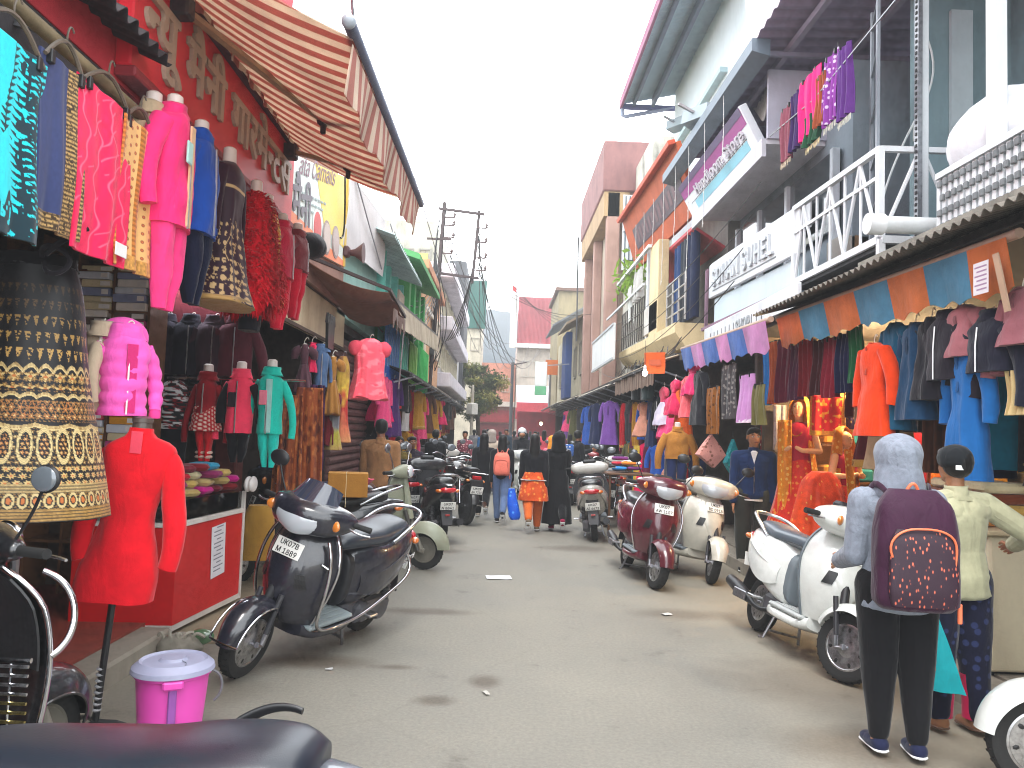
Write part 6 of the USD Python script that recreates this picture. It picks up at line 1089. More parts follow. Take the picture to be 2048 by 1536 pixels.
part(t_, 'hem_braid', drape([(-H + .03, .302, .182), (-H - .01, .308, .188)], 60, 3, 6, .012, 8), fabric('b08a52', rough=.5), smooth=60); neck_stub(t_, .03)
def fluffy(name, label, p, rz, c, H, W, n=3000, seed=0):
    t = thing(name, label, 'frock', p, rz); rng = np.random.default_rng(seed); b = drape([(0, .06, .05), (-.06, W * .55, .09), (-H * .3, W * .7, .13), (-H * .6, W * .95, .18), (-H, W * 1.1, .2)], 30, 16, 4, .01, seed); part(t, 'body', b, fabric(c), smooth=60)
    pts, fi = trimesh.sample.sample_surface(b, n, seed=seed); nr = b.face_normals[fi]; ok = nr[:, 2] < .8; V, F = [], []
    for q, d in zip(pts[ok], nr[ok]):
        a = np.cross(d, [0, 0, 1.0]); a /= np.linalg.norm(a) + 1e-9; l = .035 + rng.random() * .05; tip = q + d * l * .8 + np.array([0, 0, -l * .8]) + rng.normal(0, .012, 3); w = .006 + .008 * rng.random(); k = len(V); V += [q - a * w, q + a * w, (q + tip) / 2 + d * .02 + a * w * .7, (q + tip) / 2 + d * .02 - a * w * .7, tip]; F += [(k, k + 1, k + 2), (k, k + 2, k + 3), (k + 3, k + 2, k + 4)]
    part(t, 'feathers', tm(V, F), fabric(c, vary=.35, trans=.2), kind='stuff'); neck_stub(t, .0); return t
p, W, H = hang_x(462, 545, 378, 612, -1.92); fluffy('child_frock', 'bright red feathery child frock with black leggings below', p, Q, 'cc0c22', H, .22, seed=3)
p2, W2, H2 = hang_x(500, 545, 600, 655, -1.92); solo('leggings', drape([(0, .12, .08), (-.28, .11, .07)], 20, 6).apply_transform(trimesh.transformations.rotation_matrix(Q, [0, 0, 1])).apply_translation((p[0], p[1], p2[2])), fabric('0e0c14'), 'black leggings under the feathery red frock', 'leggings', smooth=60)
p, W, H = hang_x(515, 547, 418, 530, -1.92); t_ = thing('child_dress', 'yellow child dress with black spots behind the red feathers', 'dress', p, Q); printed(t_, 'dress', drape([(.02, .05, .04), (-.04, .16, .08), (-.4, .18, .1), (-.75, .26, .14)], 90, 60, 5, .01, 2, uvout=True), p_dots('d8a01c', '17120c', 14, .28)); neck_stub(t_, .03)
kid(540, 577, 452, 660, 'rose red child kurta set with red leggings on the first rail', 'b81c40', 'd01c38', seed=8, split=.5); kid(574, 606, 470, 640, 'wine brown child jacket with scarlet trousers, furthest on the first rail', '7a3038', 'c01030', seed=9, split=.42)
solo('bag', wrinkle(ellipsoid((0, 0, 0), (.16, .20, .13), 3), .02, 8, 3).apply_translation(XP(622, 492, -1.95)), fabric('121116', rough=.6), 'black bag tied to the frame below the hoarding', 'bag', smooth=True)
# black and gold bridal skirt on its stand
t_ = thing('bridal_skirt', 'huge black bridal skirt covered with tiers of gold embroidery', 'skirt', (-2.27, 3.75, 2.36)); H = 1.19
printed(t_, 'skirt', drape([(0, .18, .14), (-.12, .215, .16), (-H * .45, .27, .22), (-H * .75, .345, .29), (-H, .40, .34)], 470, 330, 11, .006, 4, p=2.0, uvout=True, ripple=.002), p_bridal, .45)
part(t_, 'waistband', drape([(.05, .175, .135), (-.01, .182, .142)], 40, 4), fabric('0b090c'), smooth=60); part(t_, 'tassel_cords', join([tube([(.12, -.16, .02), (.20, -.2, .06), (.26, -.18, .0), (.22, -.2, -.06), (.15, -.19, -.01)], .012, 6, sm=20), tube([(.15, -.18, .03), (.28, -.2, .12), (.32, -.16, .16)], .014, 6, sm=10)]), fabric('141016')); part(t_, 'stand_pole', tube([(0, 0, .0), (0, 0, -2.3)], .02, 8), STEEL); part(t_, 'stand_foot', lathe([(.001, -2.34), (.2, -2.34), (.2, -2.31), (.03, -2.27), (.001, -2.27)], 20), BLACKP)
# red long-sleeved dress on a headless form
md = thing('mannequin_dress', 'bright red long-sleeved dress on a headless form with a thin black stand', 'mannequin', (-2.05, 4.16, 0), 0, tilt=(0, .05, 0)); RED = fabric('cc0a1c', vary=.15, fold=.4, weave=.6, wscale=260)
part(md, 'dress', wrinkle(drape([(1.60, .055, .05, .07), (1.565, .06, .055, .07), (1.53, .14, .07, .075), (1.49, .185, .085, .075), (1.33, .165, .10, .07), (1.12, .135, .09, .05), (.98, .17, .10, .035), (.80, .20, .12, .02), (.70, .205, .125, .015)], 48, 40, 0, 0, 2), .006, 7, 2), RED, smooth=60)
part(md, 'sleeve', wrinkle(tube([(.15, 0, 1.47), (.225, 0, 1.455), (.265, .01, 1.30), (.295, -.0, 1.12), (.29, -.02, .88)], (.04, .058, .060, .054, .048), 18, sm=28), .006, 9, 3), RED, smooth=60); part(md, 'sleeve', wrinkle(tube([(0, 0, 1.47), (-.08, 0, 1.455), (-.14, .02, 1.28), (-.17, 0, 1.1), (-.15, -.03, .9)], (.04, .058, .060, .054, .048), 18, sm=28), .006, 9, 4), RED, smooth=60)
part(md, 'neck_cap', lathe([(.05, 1.58), (.048, 1.63), (.052, 1.632), (.052, 1.655), (.03, 1.665), (.001, 1.665)], 18).apply_translation((.07, 0, 0)), paint('4a3f3a', .25), smooth=50)
part(md, 'price_tag', cbox(.055, .115, -.082, -.078, 1.47, 1.585, .001), paint('d03a50', .5)); part(md, 'stand_pole', tube([(.02, 0, .72), (0, 0, .05)], .018, 10), BLACKP); part(md, 'stand_wrap', join([lathe([(.018, z), (.024, z + .008), (.018, z + .016)], 12).apply_translation((.0, 0, 0)) for z in np.arange(.12, .36, .03)]), paint('8a8a8c', .4)); part(md, 'stand_foot', join([tube([(0, 0, .07), (math.cos(a) * .10, math.sin(a) * .10, .06), (math.cos(a) * .24, math.sin(a) * .24, .012)], .012, 7) for a in (.3, 2.4, 4.5)]), BLACKP)
# pink puffer jacket and its beige neighbour
p, W, H = hang_x(200, 290, 640, 832, -2.02); jacket('puffer_jacket', 'pink quilted child puffer jacket with a darker pink lining', (p[0], p[1], p[2] - .08), Q - .9, 'e85ab0', H=.42, W=.12, quilt=.075, hood=True, arms=(.07, .32), cuffs='e0408a', seed=2, lapel='c02a6a'); jacket('puffer_jacket', 'beige child jacket hanging between the bridal skirt and the pink puffer', XP(207, 668, -2.14), Q + .3, 'b8a48c', H=.42, W=.10, seed=5, arms=(.06, .3))
# ---------------------------------------------------------------- packets on the shelves inside the first shop
sh = thing('shelf_unit', 'tall shelf unit facing the street inside the first shop', 'shelves', (-4.15, 6.45, 0)); SHW = grime('6a4a34', '2a1c14', .4, .5)
for k in range(5): part(sh, 'upright', bx(k * .30 - .01, k * .30 + .01, .0, .34, .2, 3.15), SHW)
for z in (.62, 1.0, 1.38, 1.76, 2.14, 2.52, 2.86): part(sh, 'shelf', bx(.011, 1.19, .0, .34, z - .012, z + .012), SHW)
part(sh, 'back_panel', bx(0, 1.2, .345, .36, .2, 3.15), DARKWALL)
rng = np.random.default_rng(21); pc = ['b03c42', 'c8525a', 'd8c8a4', 'e6ded6', 'dc9a38', 'b8865a', '8c93b4', 'd0d4de', '9c3444', 'e4c858', 'b84a7c', 'd6c6b6', '6a5850']; pn = ['dark red', 'red', 'straw coloured', 'off-white', 'orange', 'tan', 'slate blue', 'pale grey', 'wine', 'yellow', 'plum', 'buff', 'brown']  # packet colours lightened to stand in for interior light missing on these shelves
LABM = paint('ddd8d4', .35)
for col in range(4):
    i = 0
    for si, z in enumerate((2.52, 2.14, 1.76, 1.38, 1.0)):
        top = (.34 if si else .34); zz = z + .013
        hts = []
        while zz < z + .34:
            h = .048 + .022 * rng.random(); hts.append((zz, h)); zz += h + .003
        for zz, h in hts[::-1]:
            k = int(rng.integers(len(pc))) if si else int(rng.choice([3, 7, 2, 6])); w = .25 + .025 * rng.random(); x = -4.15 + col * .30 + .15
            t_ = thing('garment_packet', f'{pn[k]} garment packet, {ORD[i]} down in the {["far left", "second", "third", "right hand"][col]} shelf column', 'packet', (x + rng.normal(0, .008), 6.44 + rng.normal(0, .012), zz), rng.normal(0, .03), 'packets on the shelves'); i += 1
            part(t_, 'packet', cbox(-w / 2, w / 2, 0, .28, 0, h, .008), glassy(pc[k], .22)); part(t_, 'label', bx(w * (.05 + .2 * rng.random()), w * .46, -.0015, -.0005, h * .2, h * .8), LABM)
# counter, glass case, folded goods
ct = thing('shop_counter', 'red laminate shop counter with white edge strips at the front of the first shop', 'counter'); CR = grime('c21a1c', '5a1010', .25, .3, .8, .02); WT = grime('d4cfc8', '8a857c', .4, .4)
def cor(x, y): return np.array([x, y])
cA, cB, cC = np.array([-2.36, 5.84]), np.array([-2.26, 7.02]), np.array([-3.1, 5.80])
def wall2(a, b, z0, z1, th, inn): d = (b - a) / np.linalg.norm(b - a); n = np.array([-d[1], d[0]]) * inn; return hullm([(*(q + n * k), z) for q in (a, b) for k in (0, th) for z in (z0, z1)])
part(ct, 'front_panel', wall2(cA, cB, .13, .84, .03, 1), CR); part(ct, 'end_panel', wall2(cC, cA, .13, .84, .03, 1), CR); part(ct, 'worktop', hullm([(*q, z) for q in (cA + [.01, -.01], cB + [.01, .02], [-2.9, 7.04], cC + [0, -.01]) for z in (.845, .875)]), WT)
for a, b, z0, z1 in ((cA, cB, .085, .13), (cC, cA, .085, .13), (cA, cB, .835, .88)): part(ct, 'edge_strip', wall2(a + (a - b) * .0 + (-.006), b, z0, z1, .035, 1), WT)
for q in (cB,): part(ct, 'corner_strip', cbox(q[0] - .02, q[0] + .012, q[1] - .02, q[1] + .015, .085, 1.03, .004), WT)
part(ct, 'plinth', hullm([(*q, z) for q in (cA + [-.1, .1], cB + [-.1, -.05], [-2.9, 6.9], [-3.0, 5.95]) for z in (.0, .085)]), BLACKP)
part(ct, 'glass_front', wall2(cA + [-.02, .03], cB + [-.02, -.02], .88, 1.03, .006, 1), clearpane()); part(ct, 'glass_end', wall2(cC, cA + [-.02, .03], .88, 1.03, .006, 1), clearpane()); part(ct, 'top_pane', hullm([(*q, z) for q in (cA + [-.01, .03], cB + [-.01, -.01], [-2.85, 7.0], [-3.0, 5.88]) for z in (1.032, 1.042)]), clearpane())
nt = thing('notice', 'white paper notice with small print taped to the red counter', 'notice', (-2.305, 6.42, .36), math.atan2(cB[1] - cA[1], cB[0] - cA[0]) - PI / 2, tilt=(.06, 0, 0)); part(nt, 'sheet', bx(0, .003, -.0, .25, 0, .42), paint('d9d9de', .6)); part(nt, 'small_print', join([bx(.0031, .0038, .04 + .05 * (k % 3 == 0), .21 - .04 * (k % 2), .40 - k * .032, .41 - k * .032) for k in range(12)]), paint('7f7f8c', .6))
def folded(x, y, z, c, cn, where, rz=0, w=.17, d=.24, h=.06, s=0):
    m = cbox(-w / 2, w / 2, -d / 2, d / 2, 0, h, .028); m = m.subdivide().subdivide(); trimesh.smoothing.filter_taubin(m, iterations=6); return solo('folded_garment', mv(wrinkle(m, .006, 14, s), (x, y, z), rz=rz), fabric(c), f'{cn} folded woollen, {where}', 'folded garment', 'folded woollens on the counter', smooth=True)
fc = [('b8a068', 'sand coloured'), ('6a1a28', 'maroon'), ('b01428', 'crimson'), ('c0a45c', 'straw yellow'), ('b8147a', 'magenta'), ('2a88a8', 'blue'), ('8a2a5a', 'plum'), ('a89058', 'khaki'), ('7a1820', 'dark red'), ('c2b890', 'cream')]
i = 0
for lay, nn in ((0, 5), (1, 5), (2, 4), (3, 3)):
    for k in range(nn):
        u = (k + .5 + .25 * lay * 0) / 5 + .04 * lay; q = cA + (cB - cA) * u; c, cn = fc[(i * 7 + lay) % 10]; folded(q[0] - .16 + rng.normal(0, .02), q[1], 1.045 + lay * .064, c, cn, f'{ORD[k]} from near in the {["bottom", "second", "third", "top"][lay]} layer on the counter', rng.normal(Q, .25), s=i); i += 1
for k in range(6):
    q = cA + (cB - cA) * (k + .6) / 6.5; c, cn = [('3a2c30', 'dark'), ('5a6a3a', 'leaf green'), ('b8b4b0', 'white'), ('4a3048', 'mauve'), ('6a5a50', 'brown'), ('7a8a40', 'lime')][k]; folded(q[0] - .17, q[1], .885, c, cn, f'{ORD[k]} from the near end inside the glass case', Q, h=.09, w=.14, s=40 + k)
solo('shoe_form', join([wrinkle(ellipsoid(WP(497 + 9 * k, 968, 6.9), (.03, .09, .07), 2), .003, 20, k) for k in (0, 1)]), paint('d8d4d0', .4), 'pair of white foot forms on the far end of the counter', 'foot forms', smooth=True)
part(stage.GetPrimAtPath('/World/garment_shop'), 'rail', tube([WP(345, 738, 7.0), WP(620, 745, 7.15)], .012, 8), CHROME)
# outfits on the low rail, seen from the front
def kidf(l, r, t, b, label, top, leg, split, Y=6.95, **k):
    p, W, H = hang_y(l, r, t, b, Y); return jacket('child_outfit', label, p, k.pop('turn', 0), top, H=H * split, W=W * .42, trousers=leg, tlen=H * (1 - split), stub=True, cat='child outfit', **k)
t_ = thing('child_outfit', 'black and white patterned child top at the shelf end of the low rail', 'child outfit', WP(350, 765, 7.05)); printed(t_, 'top', drape([(.02, .05, .04), (-.03, .12, .07), (-.1, .17, .09), (-.42, .17, .1)], 80, 60, 0, 0, 1, uvout=True), p_floral('17171a', 'c8c8c8', '8a1420', 16, 3)); part(t_, 'trousers', drape([(-.40, .14, .09), (-.9, .12, .08)], 24, 8), fabric('141318'), smooth=60)
for s in (-1, 1): printed(t_, 'sleeve', drape([(-.03, .06, .05, s * .15), (-.2, .055, .05, s * .20), (-.42, .045, .045, s * .21)], 30, 30, uvout=True), p_floral('17171a', 'c8c8c8', '8a1420', 10, 4))
t_ = kidf(385, 438, 757, 922, 'deep red child top over a red and white chevron skirt and leggings', '8a0f1c', 'c01420', .42); p, W, H = hang_y(385, 438, 757, 922, 6.95); printed(t_, 'skirt', drape([(-H * .34, W * .40, .10), (-H * .64, W * .56, .13)], 70, 30, 6, .006, 2, uvout=True), p_dots('b01220', 'd8c8b8', 22, .3))
for s in (-1, 1): part(t_, 'cuff', join([lathe([(.034, z), (.044, z + .012), (.034, z + .024)], 14).apply_translation((s * W * .15, 0, -H * .94 + .0)) for z in (-.02, .02)]), fabric('d8b8a8'))
kidf(446, 510, 752, 925, 'coral pink sleeveless child tunic with black trousers on the low rail', 'ee3a5a', '0e0d12', .66, seed=6, patch='2a1c24'); p, W, H = hang_y(446, 510, 752, 925, 6.9); solo('undershirt', join([tube([(p[0] + s * .10, 6.93, p[2] - .08), (p[0] + s * .155, 6.93, p[2] - .2), (p[0] + s * .17, 6.93, p[2] - .42)], .045, 12, sm=10) for s in (-1, 1)]), fabric('100e14'), 'black undershirt sleeves beneath the coral tunic', 'undershirt', smooth=60)
kidf(508, 570, 748, 935, 'turquoise knitted child waistcoat with matching trousers on the low rail', '14b4a0', '1cc0b0', .64, seed=7, lapel='9ac8c0', patch='d8788a')
for i, (l, r, t, b, c, lab) in enumerate([(562, 600, 790, 985, '8a4420', 'rust brown printed shawl nearest the turquoise outfit'), (590, 640, 775, 990, '9a4c22', 'wide copper brown shawl with creases beside the black scooter mirror'), (545, 575, 930, 1010, 'a05a28', 'short rust cloth hanging low behind the turquoise trousers'), (618, 645, 770, 940, '3a1440', 'dark purple shawl at the end of the rust brown ones')]):
    p, W, H = hang_y(l, r, t, b, 7.5 + .08 * i); t_ = thing('shawl', lab, 'shawl', p, .25); printed(t_, 'cloth', panel(W, H, 2, .045, i, .014, bot=1.25, uvout=True, nx=60, nz=70), p_floral(c, '6a2c14' if i < 3 else '2a0c30', 'b46a34' if i < 3 else '50205a', 7, i), trans=.1)
# goods deeper inside the first shop: dark jackets and small tops on the upper rails
part(stage.GetPrimAtPath('/World/garment_shop'), 'rail', tube([(-3.6, 7.2, 2.62), (-2.35, 7.25, 2.62)], .012, 8), CHROME)
for i, (x, c, cn) in enumerate([(-3.35, '17151c', 'black'), (-3.12, '26202c', 'charcoal'), (-2.9, '1c1824', 'blue-black'), (-2.68, '3a2630', 'dark plum'), (-2.48, '55202c', 'dark red')]): jacket('jacket', f'{cn} jacket on the upper inside rail of the first shop', (x, 7.2, 2.56), .2, c, H=.5, W=.17, seed=30 + i, group='jackets on the inside rail')
ms = thing('tube_lamp', 'lit white tube lamp inside the first shop', 'lamp', (-2.9, 7.15, 2.86)); part(ms, 'batten', cbox(-.32, .32, -.02, .02, .03, .06, .005), paint('d8d8d8', .4)); part(ms, 'tube', tube([(-.3, 0, .01), (.3, 0, .01)], .013, 8), glow((.85, .9, 1.0), 55))
part(stage.GetPrimAtPath('/World/garment_shop'), 'red_panel', bx(-3.3, -2.5, 7.3, 7.33, 2.2, 3.3), fabric('4a1018'), label='dark red cloth panel inside')
# second shop: small dresses, tie-dye, coral frock, crown ornament, clothes pile, carton
OFFY = 8.6
for i, (kind, l, r, t, b, c, lab) in enumerate([('frock', 590, 625, 690, 790, '5a3a44', 'dusky mauve child frock at the near end of the second shop rail'), ('kurta', 614, 634, 688, 745, 'e02a5a', 'small hot pink sleeveless top on the second shop rail'), ('jacket', 626, 658, 700, 775, '4a6488', 'faded denim child jacket on the second shop rail'), ('frock', 648, 680, 715, 830, '9a6a30', 'mustard brown frock with a ruffled skirt on the second shop rail'), ('frock', 640, 672, 780, 890, '6a1c24', 'dark red frock hanging low on the second shop rail')]):
    p, W, H = hang_y(l, r, t, b, OFFY + .1 * i)
    if kind == 'frock': frock('child_frock', lab, p, .3, c, H=H, W=W * .28, seed=i)
    elif kind == 'kurta': kurta('sleeveless_tunic', lab, p, .3, c, H=H, W=W * .42, sleeves=0, seed=i, cat='child top')
    else: jacket('child_jacket', lab, p, .3, c, H=H, W=W * .45, seed=i, arms=(.05, H * .7))
for i, (l, r, t, b, lab, st) in enumerate([(668, 698, 715, 885, 'yellow to red tie-dyed dress on the second shop rail', [(0, '8a5a34'), (.35, 'c8a83c'), (.6, 'b01c28'), (1, 'c88a5a')]), (655, 680, 800, 900, 'lime and grey tie-dyed dress just before the roller shutter', [(0, '4a4650'), (.5, '7a7a80'), (.7, 'b0a83c'), (1, 'a07a50')])]):
    p, W, H = hang_y(l, r, t, b, 9.3 - .3 * i); t_ = thing('tie_dye_dress', lab, 'dress', p, .3); printed(t_, 'dress', drape([(.02, .04, .03), (-.03, W * .35, .06), (-.12, W * .45, .08), (-H * .5, W * .42, .09), (-H, W * .75, .14)], 50, 60, 7, .015, i, uvout=True), p_grad(st, .3, i)); hook(t_)
p, W, H = hang_y(705, 772, 682, 798, 9.6); t_ = thing('coral_gown', 'coral pink lace gown spread wide below the torn awning', 'gown', (p[0], 9.6, p[2]), .55); printed(t_, 'gown', drape([(.03, .06, .04), (0, W * .30, .07), (-.10, W * .46, .10), (-H * .5, W * .44, .12), (-H, W * .60, .16)], 90, 70, 8, .025, 3, uvout=True, hem=.02), p_floral('f05a6c', 'f87c88', 'e8485e', 14, 2))
for s in (-1, 1): part(t_, 'ruffle_sleeve', wrinkle(ellipsoid((s * W * .46, 0, -.10), (.09, .08, .10), 2), .02, 16, 4), fabric('f0586c', trans=.2), smooth=True)
hanger(t_, .15)
cp = thing('crown_ornament', 'black crown shaped paper ornament hung before the faded shop board', 'ornament', XP(660, 668, -1.85)); part(cp, 'body', hullm([(dx, y, z) for dx in (-.015, .015) for y, z in ((-.13, -.16), (.13, -.16), (-.16, .1), (.16, .1))]), BLACKP)
for k in range(4): part(cp, 'point', hullm([(dx, -.15 + k * .1 + a, z) for dx in (-.015, .015) for a, z in ((-.045, .10), (.045, .10), (0, .21))]), BLACKP)
ta = thing('goods_table', 'low table beside the roller shutter, buried in clothes', 'table', (-1.95, 9.4, 0)); part(ta, 'top', cbox(-.35, .35, -.9, .9, .70, .74, .01), SHW)
for x in (-.3, .3):
    for y in (-.8, .8): part(ta, 'leg', cbox(x - .025, x + .025, y - .025, y + .025, 0, .70, .004), SHW)
hc = [('pink', 'd85a80'), ('lilac', 'b09ac0'), ('grey', '8a8c94'), ('white', 'd0ccd0'), ('navy', '2a3048'), ('rose', 'c87a90'), ('mint', '8ab0a8'), ('brown', '5a4038')]
for k in range(16):
    cn, c = hc[(k * 5) % 8]; l, r_ = k % 4, k // 4; m = wrinkle(drape([(0.09, .06, .05), (.05, .17, .12), (.0, .20, .15)], 22, 8, 4, .02, k), .025, 7, k); solo('heaped_garment', mv(m, (-1.72 - .14 * (r_ % 2) - .1 * (k % 3 == 0), 8.65 + .40 * l + .08 * r_, .745 + .055 * r_), rz=k * 1.3), fabric(c), f'{cn} garment, {ORD[l]} from near in the {["bottom", "second", "third", "top"][r_]} layer heaped on the table', 'heaped garment', 'heap of clothes on the table', smooth=60)
fr = thing('tilted_garment', 'coral garment stretched over the top of the clothes heap', 'garment', (-1.62, 9.35, 1.02), .5, tilt=(1.0, 0, .3)); part(fr, 'cloth', panel(.34, .5, 3, .03, 4), fabric('f06a80'), smooth=60)
bxp = WP(695, 992, 8.1); cb = thing('carton', 'tan cardboard carton tied with string on the seat of the half hidden scooter', 'carton', (bxp[0], 8.1, bxp[2]), .18); part(cb, 'box', cbox(-.20, .20, -.16, .16, 0, .235, .006), grime('a8742c', '6a451c', .3, .8, 2.5)); part(cb, 'flap', join([cbox(-.20, .20, -.158, -.003, .236, .242, .001), cbox(-.20, .20, .003, .158, .236, .242, .001)]), grime('b8843c', '7a551c', .3, .8)); part(cb, 'string', join([bx(-.02, -.015, -.163, -.1605, -.1, .245), bx(-.02, -.015, -.16, .16, .2425, .246)]), paint('d8c8a0', .7))
solo('brown_bag', drape([(0, .10, .08), (-.1, .14, .1), (-.5, .15, .1)], 20, 8, 3, .01, 1).apply_translation(WP(520, 1010, 7.3)), fabric('a07830'), 'ochre cloth bag hanging beside the counter end', 'bag', smooth=60)
# pink pedal bin with pale lid
b = GP(338, 1478); bn = thing('bucket', 'pink plastic bucket with a pale grey lid by the left kerb', 'bucket', (b[0], b[1], .004), .4); PK = paint('d648a8', .4, .06)
part(bn, 'body', lathe([(.001, 0), (.145, 0), (.15, .01), (.178, .33), (.19, .335), (.19, .35), (.172, .35), (.14, .02), (.001, .02)], 40), PK, smooth=40); part(bn, 'lid', lathe([(.001, .415), (.06, .413), (.075, .40), (.15, .395), (.165, .405), (.20, .375), (.205, .352), (.195, .35), (.001, .37)], 40), paint('8f91a8', .4, .06), smooth=35)
part(bn, 'hinge_rib', cbox(-.02, .02, -.185, -.16, .02, .33, .006), paint('8a4a98', .4)); part(bn, 'latch', cbox(-.05, .05, -.205, -.175, .30, .345, .01), PK); part(bn, 'handle', tube([(.19, .0, .33), (.235, .0, .29), (.24, .0, .22), (.205, .0, .17)], .007, 8, sm=16), paint('5c5c60', .4))
part(bn, 'lid_crack', tube([(.02, -.02, .408), (.06, -.09, .402), (.05, -.15, .40)], .0025, 5), paint('7a7c8a', .5))
b = GP(360, 1315); rw = thing('rubbish', 'torn grey rags and a green packet dumped behind the pink bucket', 'rubbish', (b[0], b[1], .01)); part(rw, 'rag', wrinkle(ellipsoid((0, 0, .06), (.16, .1, .09), 3), .05, 9, 3), fabric('8a8478'), smooth=True); part(rw, 'packet', wrinkle(ellipsoid((.12, .05, .13), (.09, .04, .05), 2), .02, 12, 5), glassy('4a6a48', .3), smooth=True); part(rw, 'strip', [tube([(-.1 + .05 * k, -.02, .08), (-.12 + .06 * k, -.05, .17), (-.15 + .08 * k, -.02, .14 + .03 * (k % 2))], .012, 5, sm=9) for k in range(5)], fabric('a09a8c'))
# ================================================================ RIGHT SIDE: SIGNS, AWNINGS, GOODS
def board(name, label, TL, TR, BL, BR, th, mat, cat='sign'):
    """flat board through four world corners; returns (thing, origin, unit along, unit up, normal towards the street, width, height)"""
    TL, TR, BL, BR = (np.asarray(v, float) for v in (TL, TR, BL, BR)); t = thing(name, label, cat); ex = BR - BL; w = np.linalg.norm(ex); ex /= w; ez = TL - BL; h = np.linalg.norm(ez); ez = ez - (ez @ ex) * ex; ez /= np.linalg.norm(ez); n = np.cross(ex, ez)
    part(t, 'panel', place(cbox(0, w, 0, h, -th, 0, .01), BL, ex, ez, n), mat); return t, BL, ex, ez, n, w, h
def letters(t, fr, txt, x, y, h, c, d=.02, wid=None, bold=True, name='lettering', ital=0.0):
    _, o, ex, ez, n, w, hh = fr; X = x
    ms = []
    for i, ch in enumerate(txt):
        if ch != ' ': m = meshkit.text_mesh(ch, h, d, bold=bold); m.vertices[:, 0] += ital * m.vertices[:, 1]; ms.append((m, X)); X += m.bounds[1, 0] + h * .12
        else: X += h * .4
    k = (wid / (X - x)) if wid else 1.0
    for m, a in ms:
        m.vertices[:, 0] = (m.vertices[:, 0] + a - x) * k + x; part(t, name, place(mv(m, (0, y, .001)), o, ex, ez, n), paint(c, .45))
# leaning handloom board: purple over white over blue
f = board('shop_sign', 'leaning handloom store sign with purple, white and pale blue bands', (3.06, 13.7, 6.12), (3.06, 10.2, 6.12), (3.37, 13.7, 5.54), (3.37, 10.15, 5.54), .12, paint('dcdfe4', .4, .06)); t_, o, ex, ez, n, w, h = f
part(t_, 'purple_band', place(cbox(.02, w - .02, h * .60, h - .02, .001, .006, .002), o, ex, ez, n), paint('8a3a78', .4, .25, .8)); part(t_, 'blue_band', place(cbox(.5, w - .25, .10, h * .36, .001, .006, .002), o, ex, ez, n), paint('8cc4d4', .4, .25, .9)); part(t_, 'dark_edge', place(cbox(.02, w - .02, h * .82, h - .01, .007, .010, .001), o, ex, ez, n), paint('4a3a5a', .4, .3))
letters(t_, f, 'Handloom Store', .75, h * .43, .15, 'b9b4bc', .03, 2.6)
part(t_, 'dash_line', join([place(bx(.3 + k * .09, .36 + k * .09, h * .375, h * .39, .001, .004), o, ex, ez, n) for k in range(34)]), paint('2a2a34', .5))
f = board('shop_sign', 'orange roadside sign with a dark name panel leaning beyond the handloom one', (3.1, 20.8, 6.98), (3.1, 14.2, 6.86), (3.42, 20.0, 5.95), (3.42, 13.8, 5.72), .10, grime('b4532a', '6a2c18', .4, .6)); t_, o, ex, ez, n, w, h = f
part(t_, 'dark_panel', place(cbox(.9, w - .3, h * .28, h * .66, .001, .012, .004), o, ex, ez, n), paint('3a2834', .5, .3)); part(t_, 'lip', place(cbox(0, w, h - .03, h + .06, .0, .14, .01), o, ex, ez, n), grime('c85030', '7a2c18', .4, .5))
part(t_, 'mark', join([place(bx(1.3 + .35 * k, 1.5 + .35 * k, h * .36, h * .58, .0125, .016), o, ex, ez, n) for k in range(12)]), paint('5a3a40', .5))
# big white lettered board
f = board('shop_sign', 'large weathered white signboard with pale raised capitals beside the truss balcony', (3.44, 12.9, 4.56), (3.44, 8.95, 4.50), (3.44, 12.9, 3.98), (3.44, 8.95, 3.86), .06, WHITEP); t_ = f[0]; letters(t_, f, 'SOHAN SUHEL', .25, .16, .27, 'b7bcc0', .035, 2.9)
part(t_, 'underline', place(bx(.25, 3.2, .09, .105, .001, .006), *f[1:5]), paint('6a7074', .5)); part(t_, 'lower_panel', place(cbox(.15, f[5] - .1, -.42, -.02, -.12, -.06, .01), *f[1:5]), grime('c9d8de', '8a9aa0', .25, .5))
part(t_, 'frame', join([beam((3.36, 12.95, 3.46), (3.40, 8.95, 3.44), .05), beam((3.42, 12.95, 3.44), (3.42, 12.95, 4.5), .05)]), grime('8d7080', '4a3a44', .5))
f = board('shop_sign', 'second white board with dark vertical strokes tucked under the lettered one', (3.3, 12.6, 3.42), (3.3, 8.6, 3.40), (3.3, 12.6, 3.0), (3.3, 8.6, 3.02), .05, WHITEP)
part(f[0], 'stroke', join([place(bx(.4 + k * .2, .415 + k * .2, .04, .30, .001, .006), *f[1:5]) for k in range(13)]), paint('5a5e64', .5)); letters(f[0], f, 'SHOP', 1.7, .14, .16, '9aa0a4', .01)
cv = thing('roof_canvas', 'dark canvas roof behind the orange and blue valance', 'awning roof'); part(cv, 'sheet', sheet(np.array([[(3.02 + v * .75, 4.3 + u * 7.6, 2.98 + .06 * u + v * .16 - .03 * math.sin(PI * v)) for v in np.linspace(0, 1, 5)] for u in np.linspace(0, 1, 12)]), .012), paint('2c2a2c', .7))
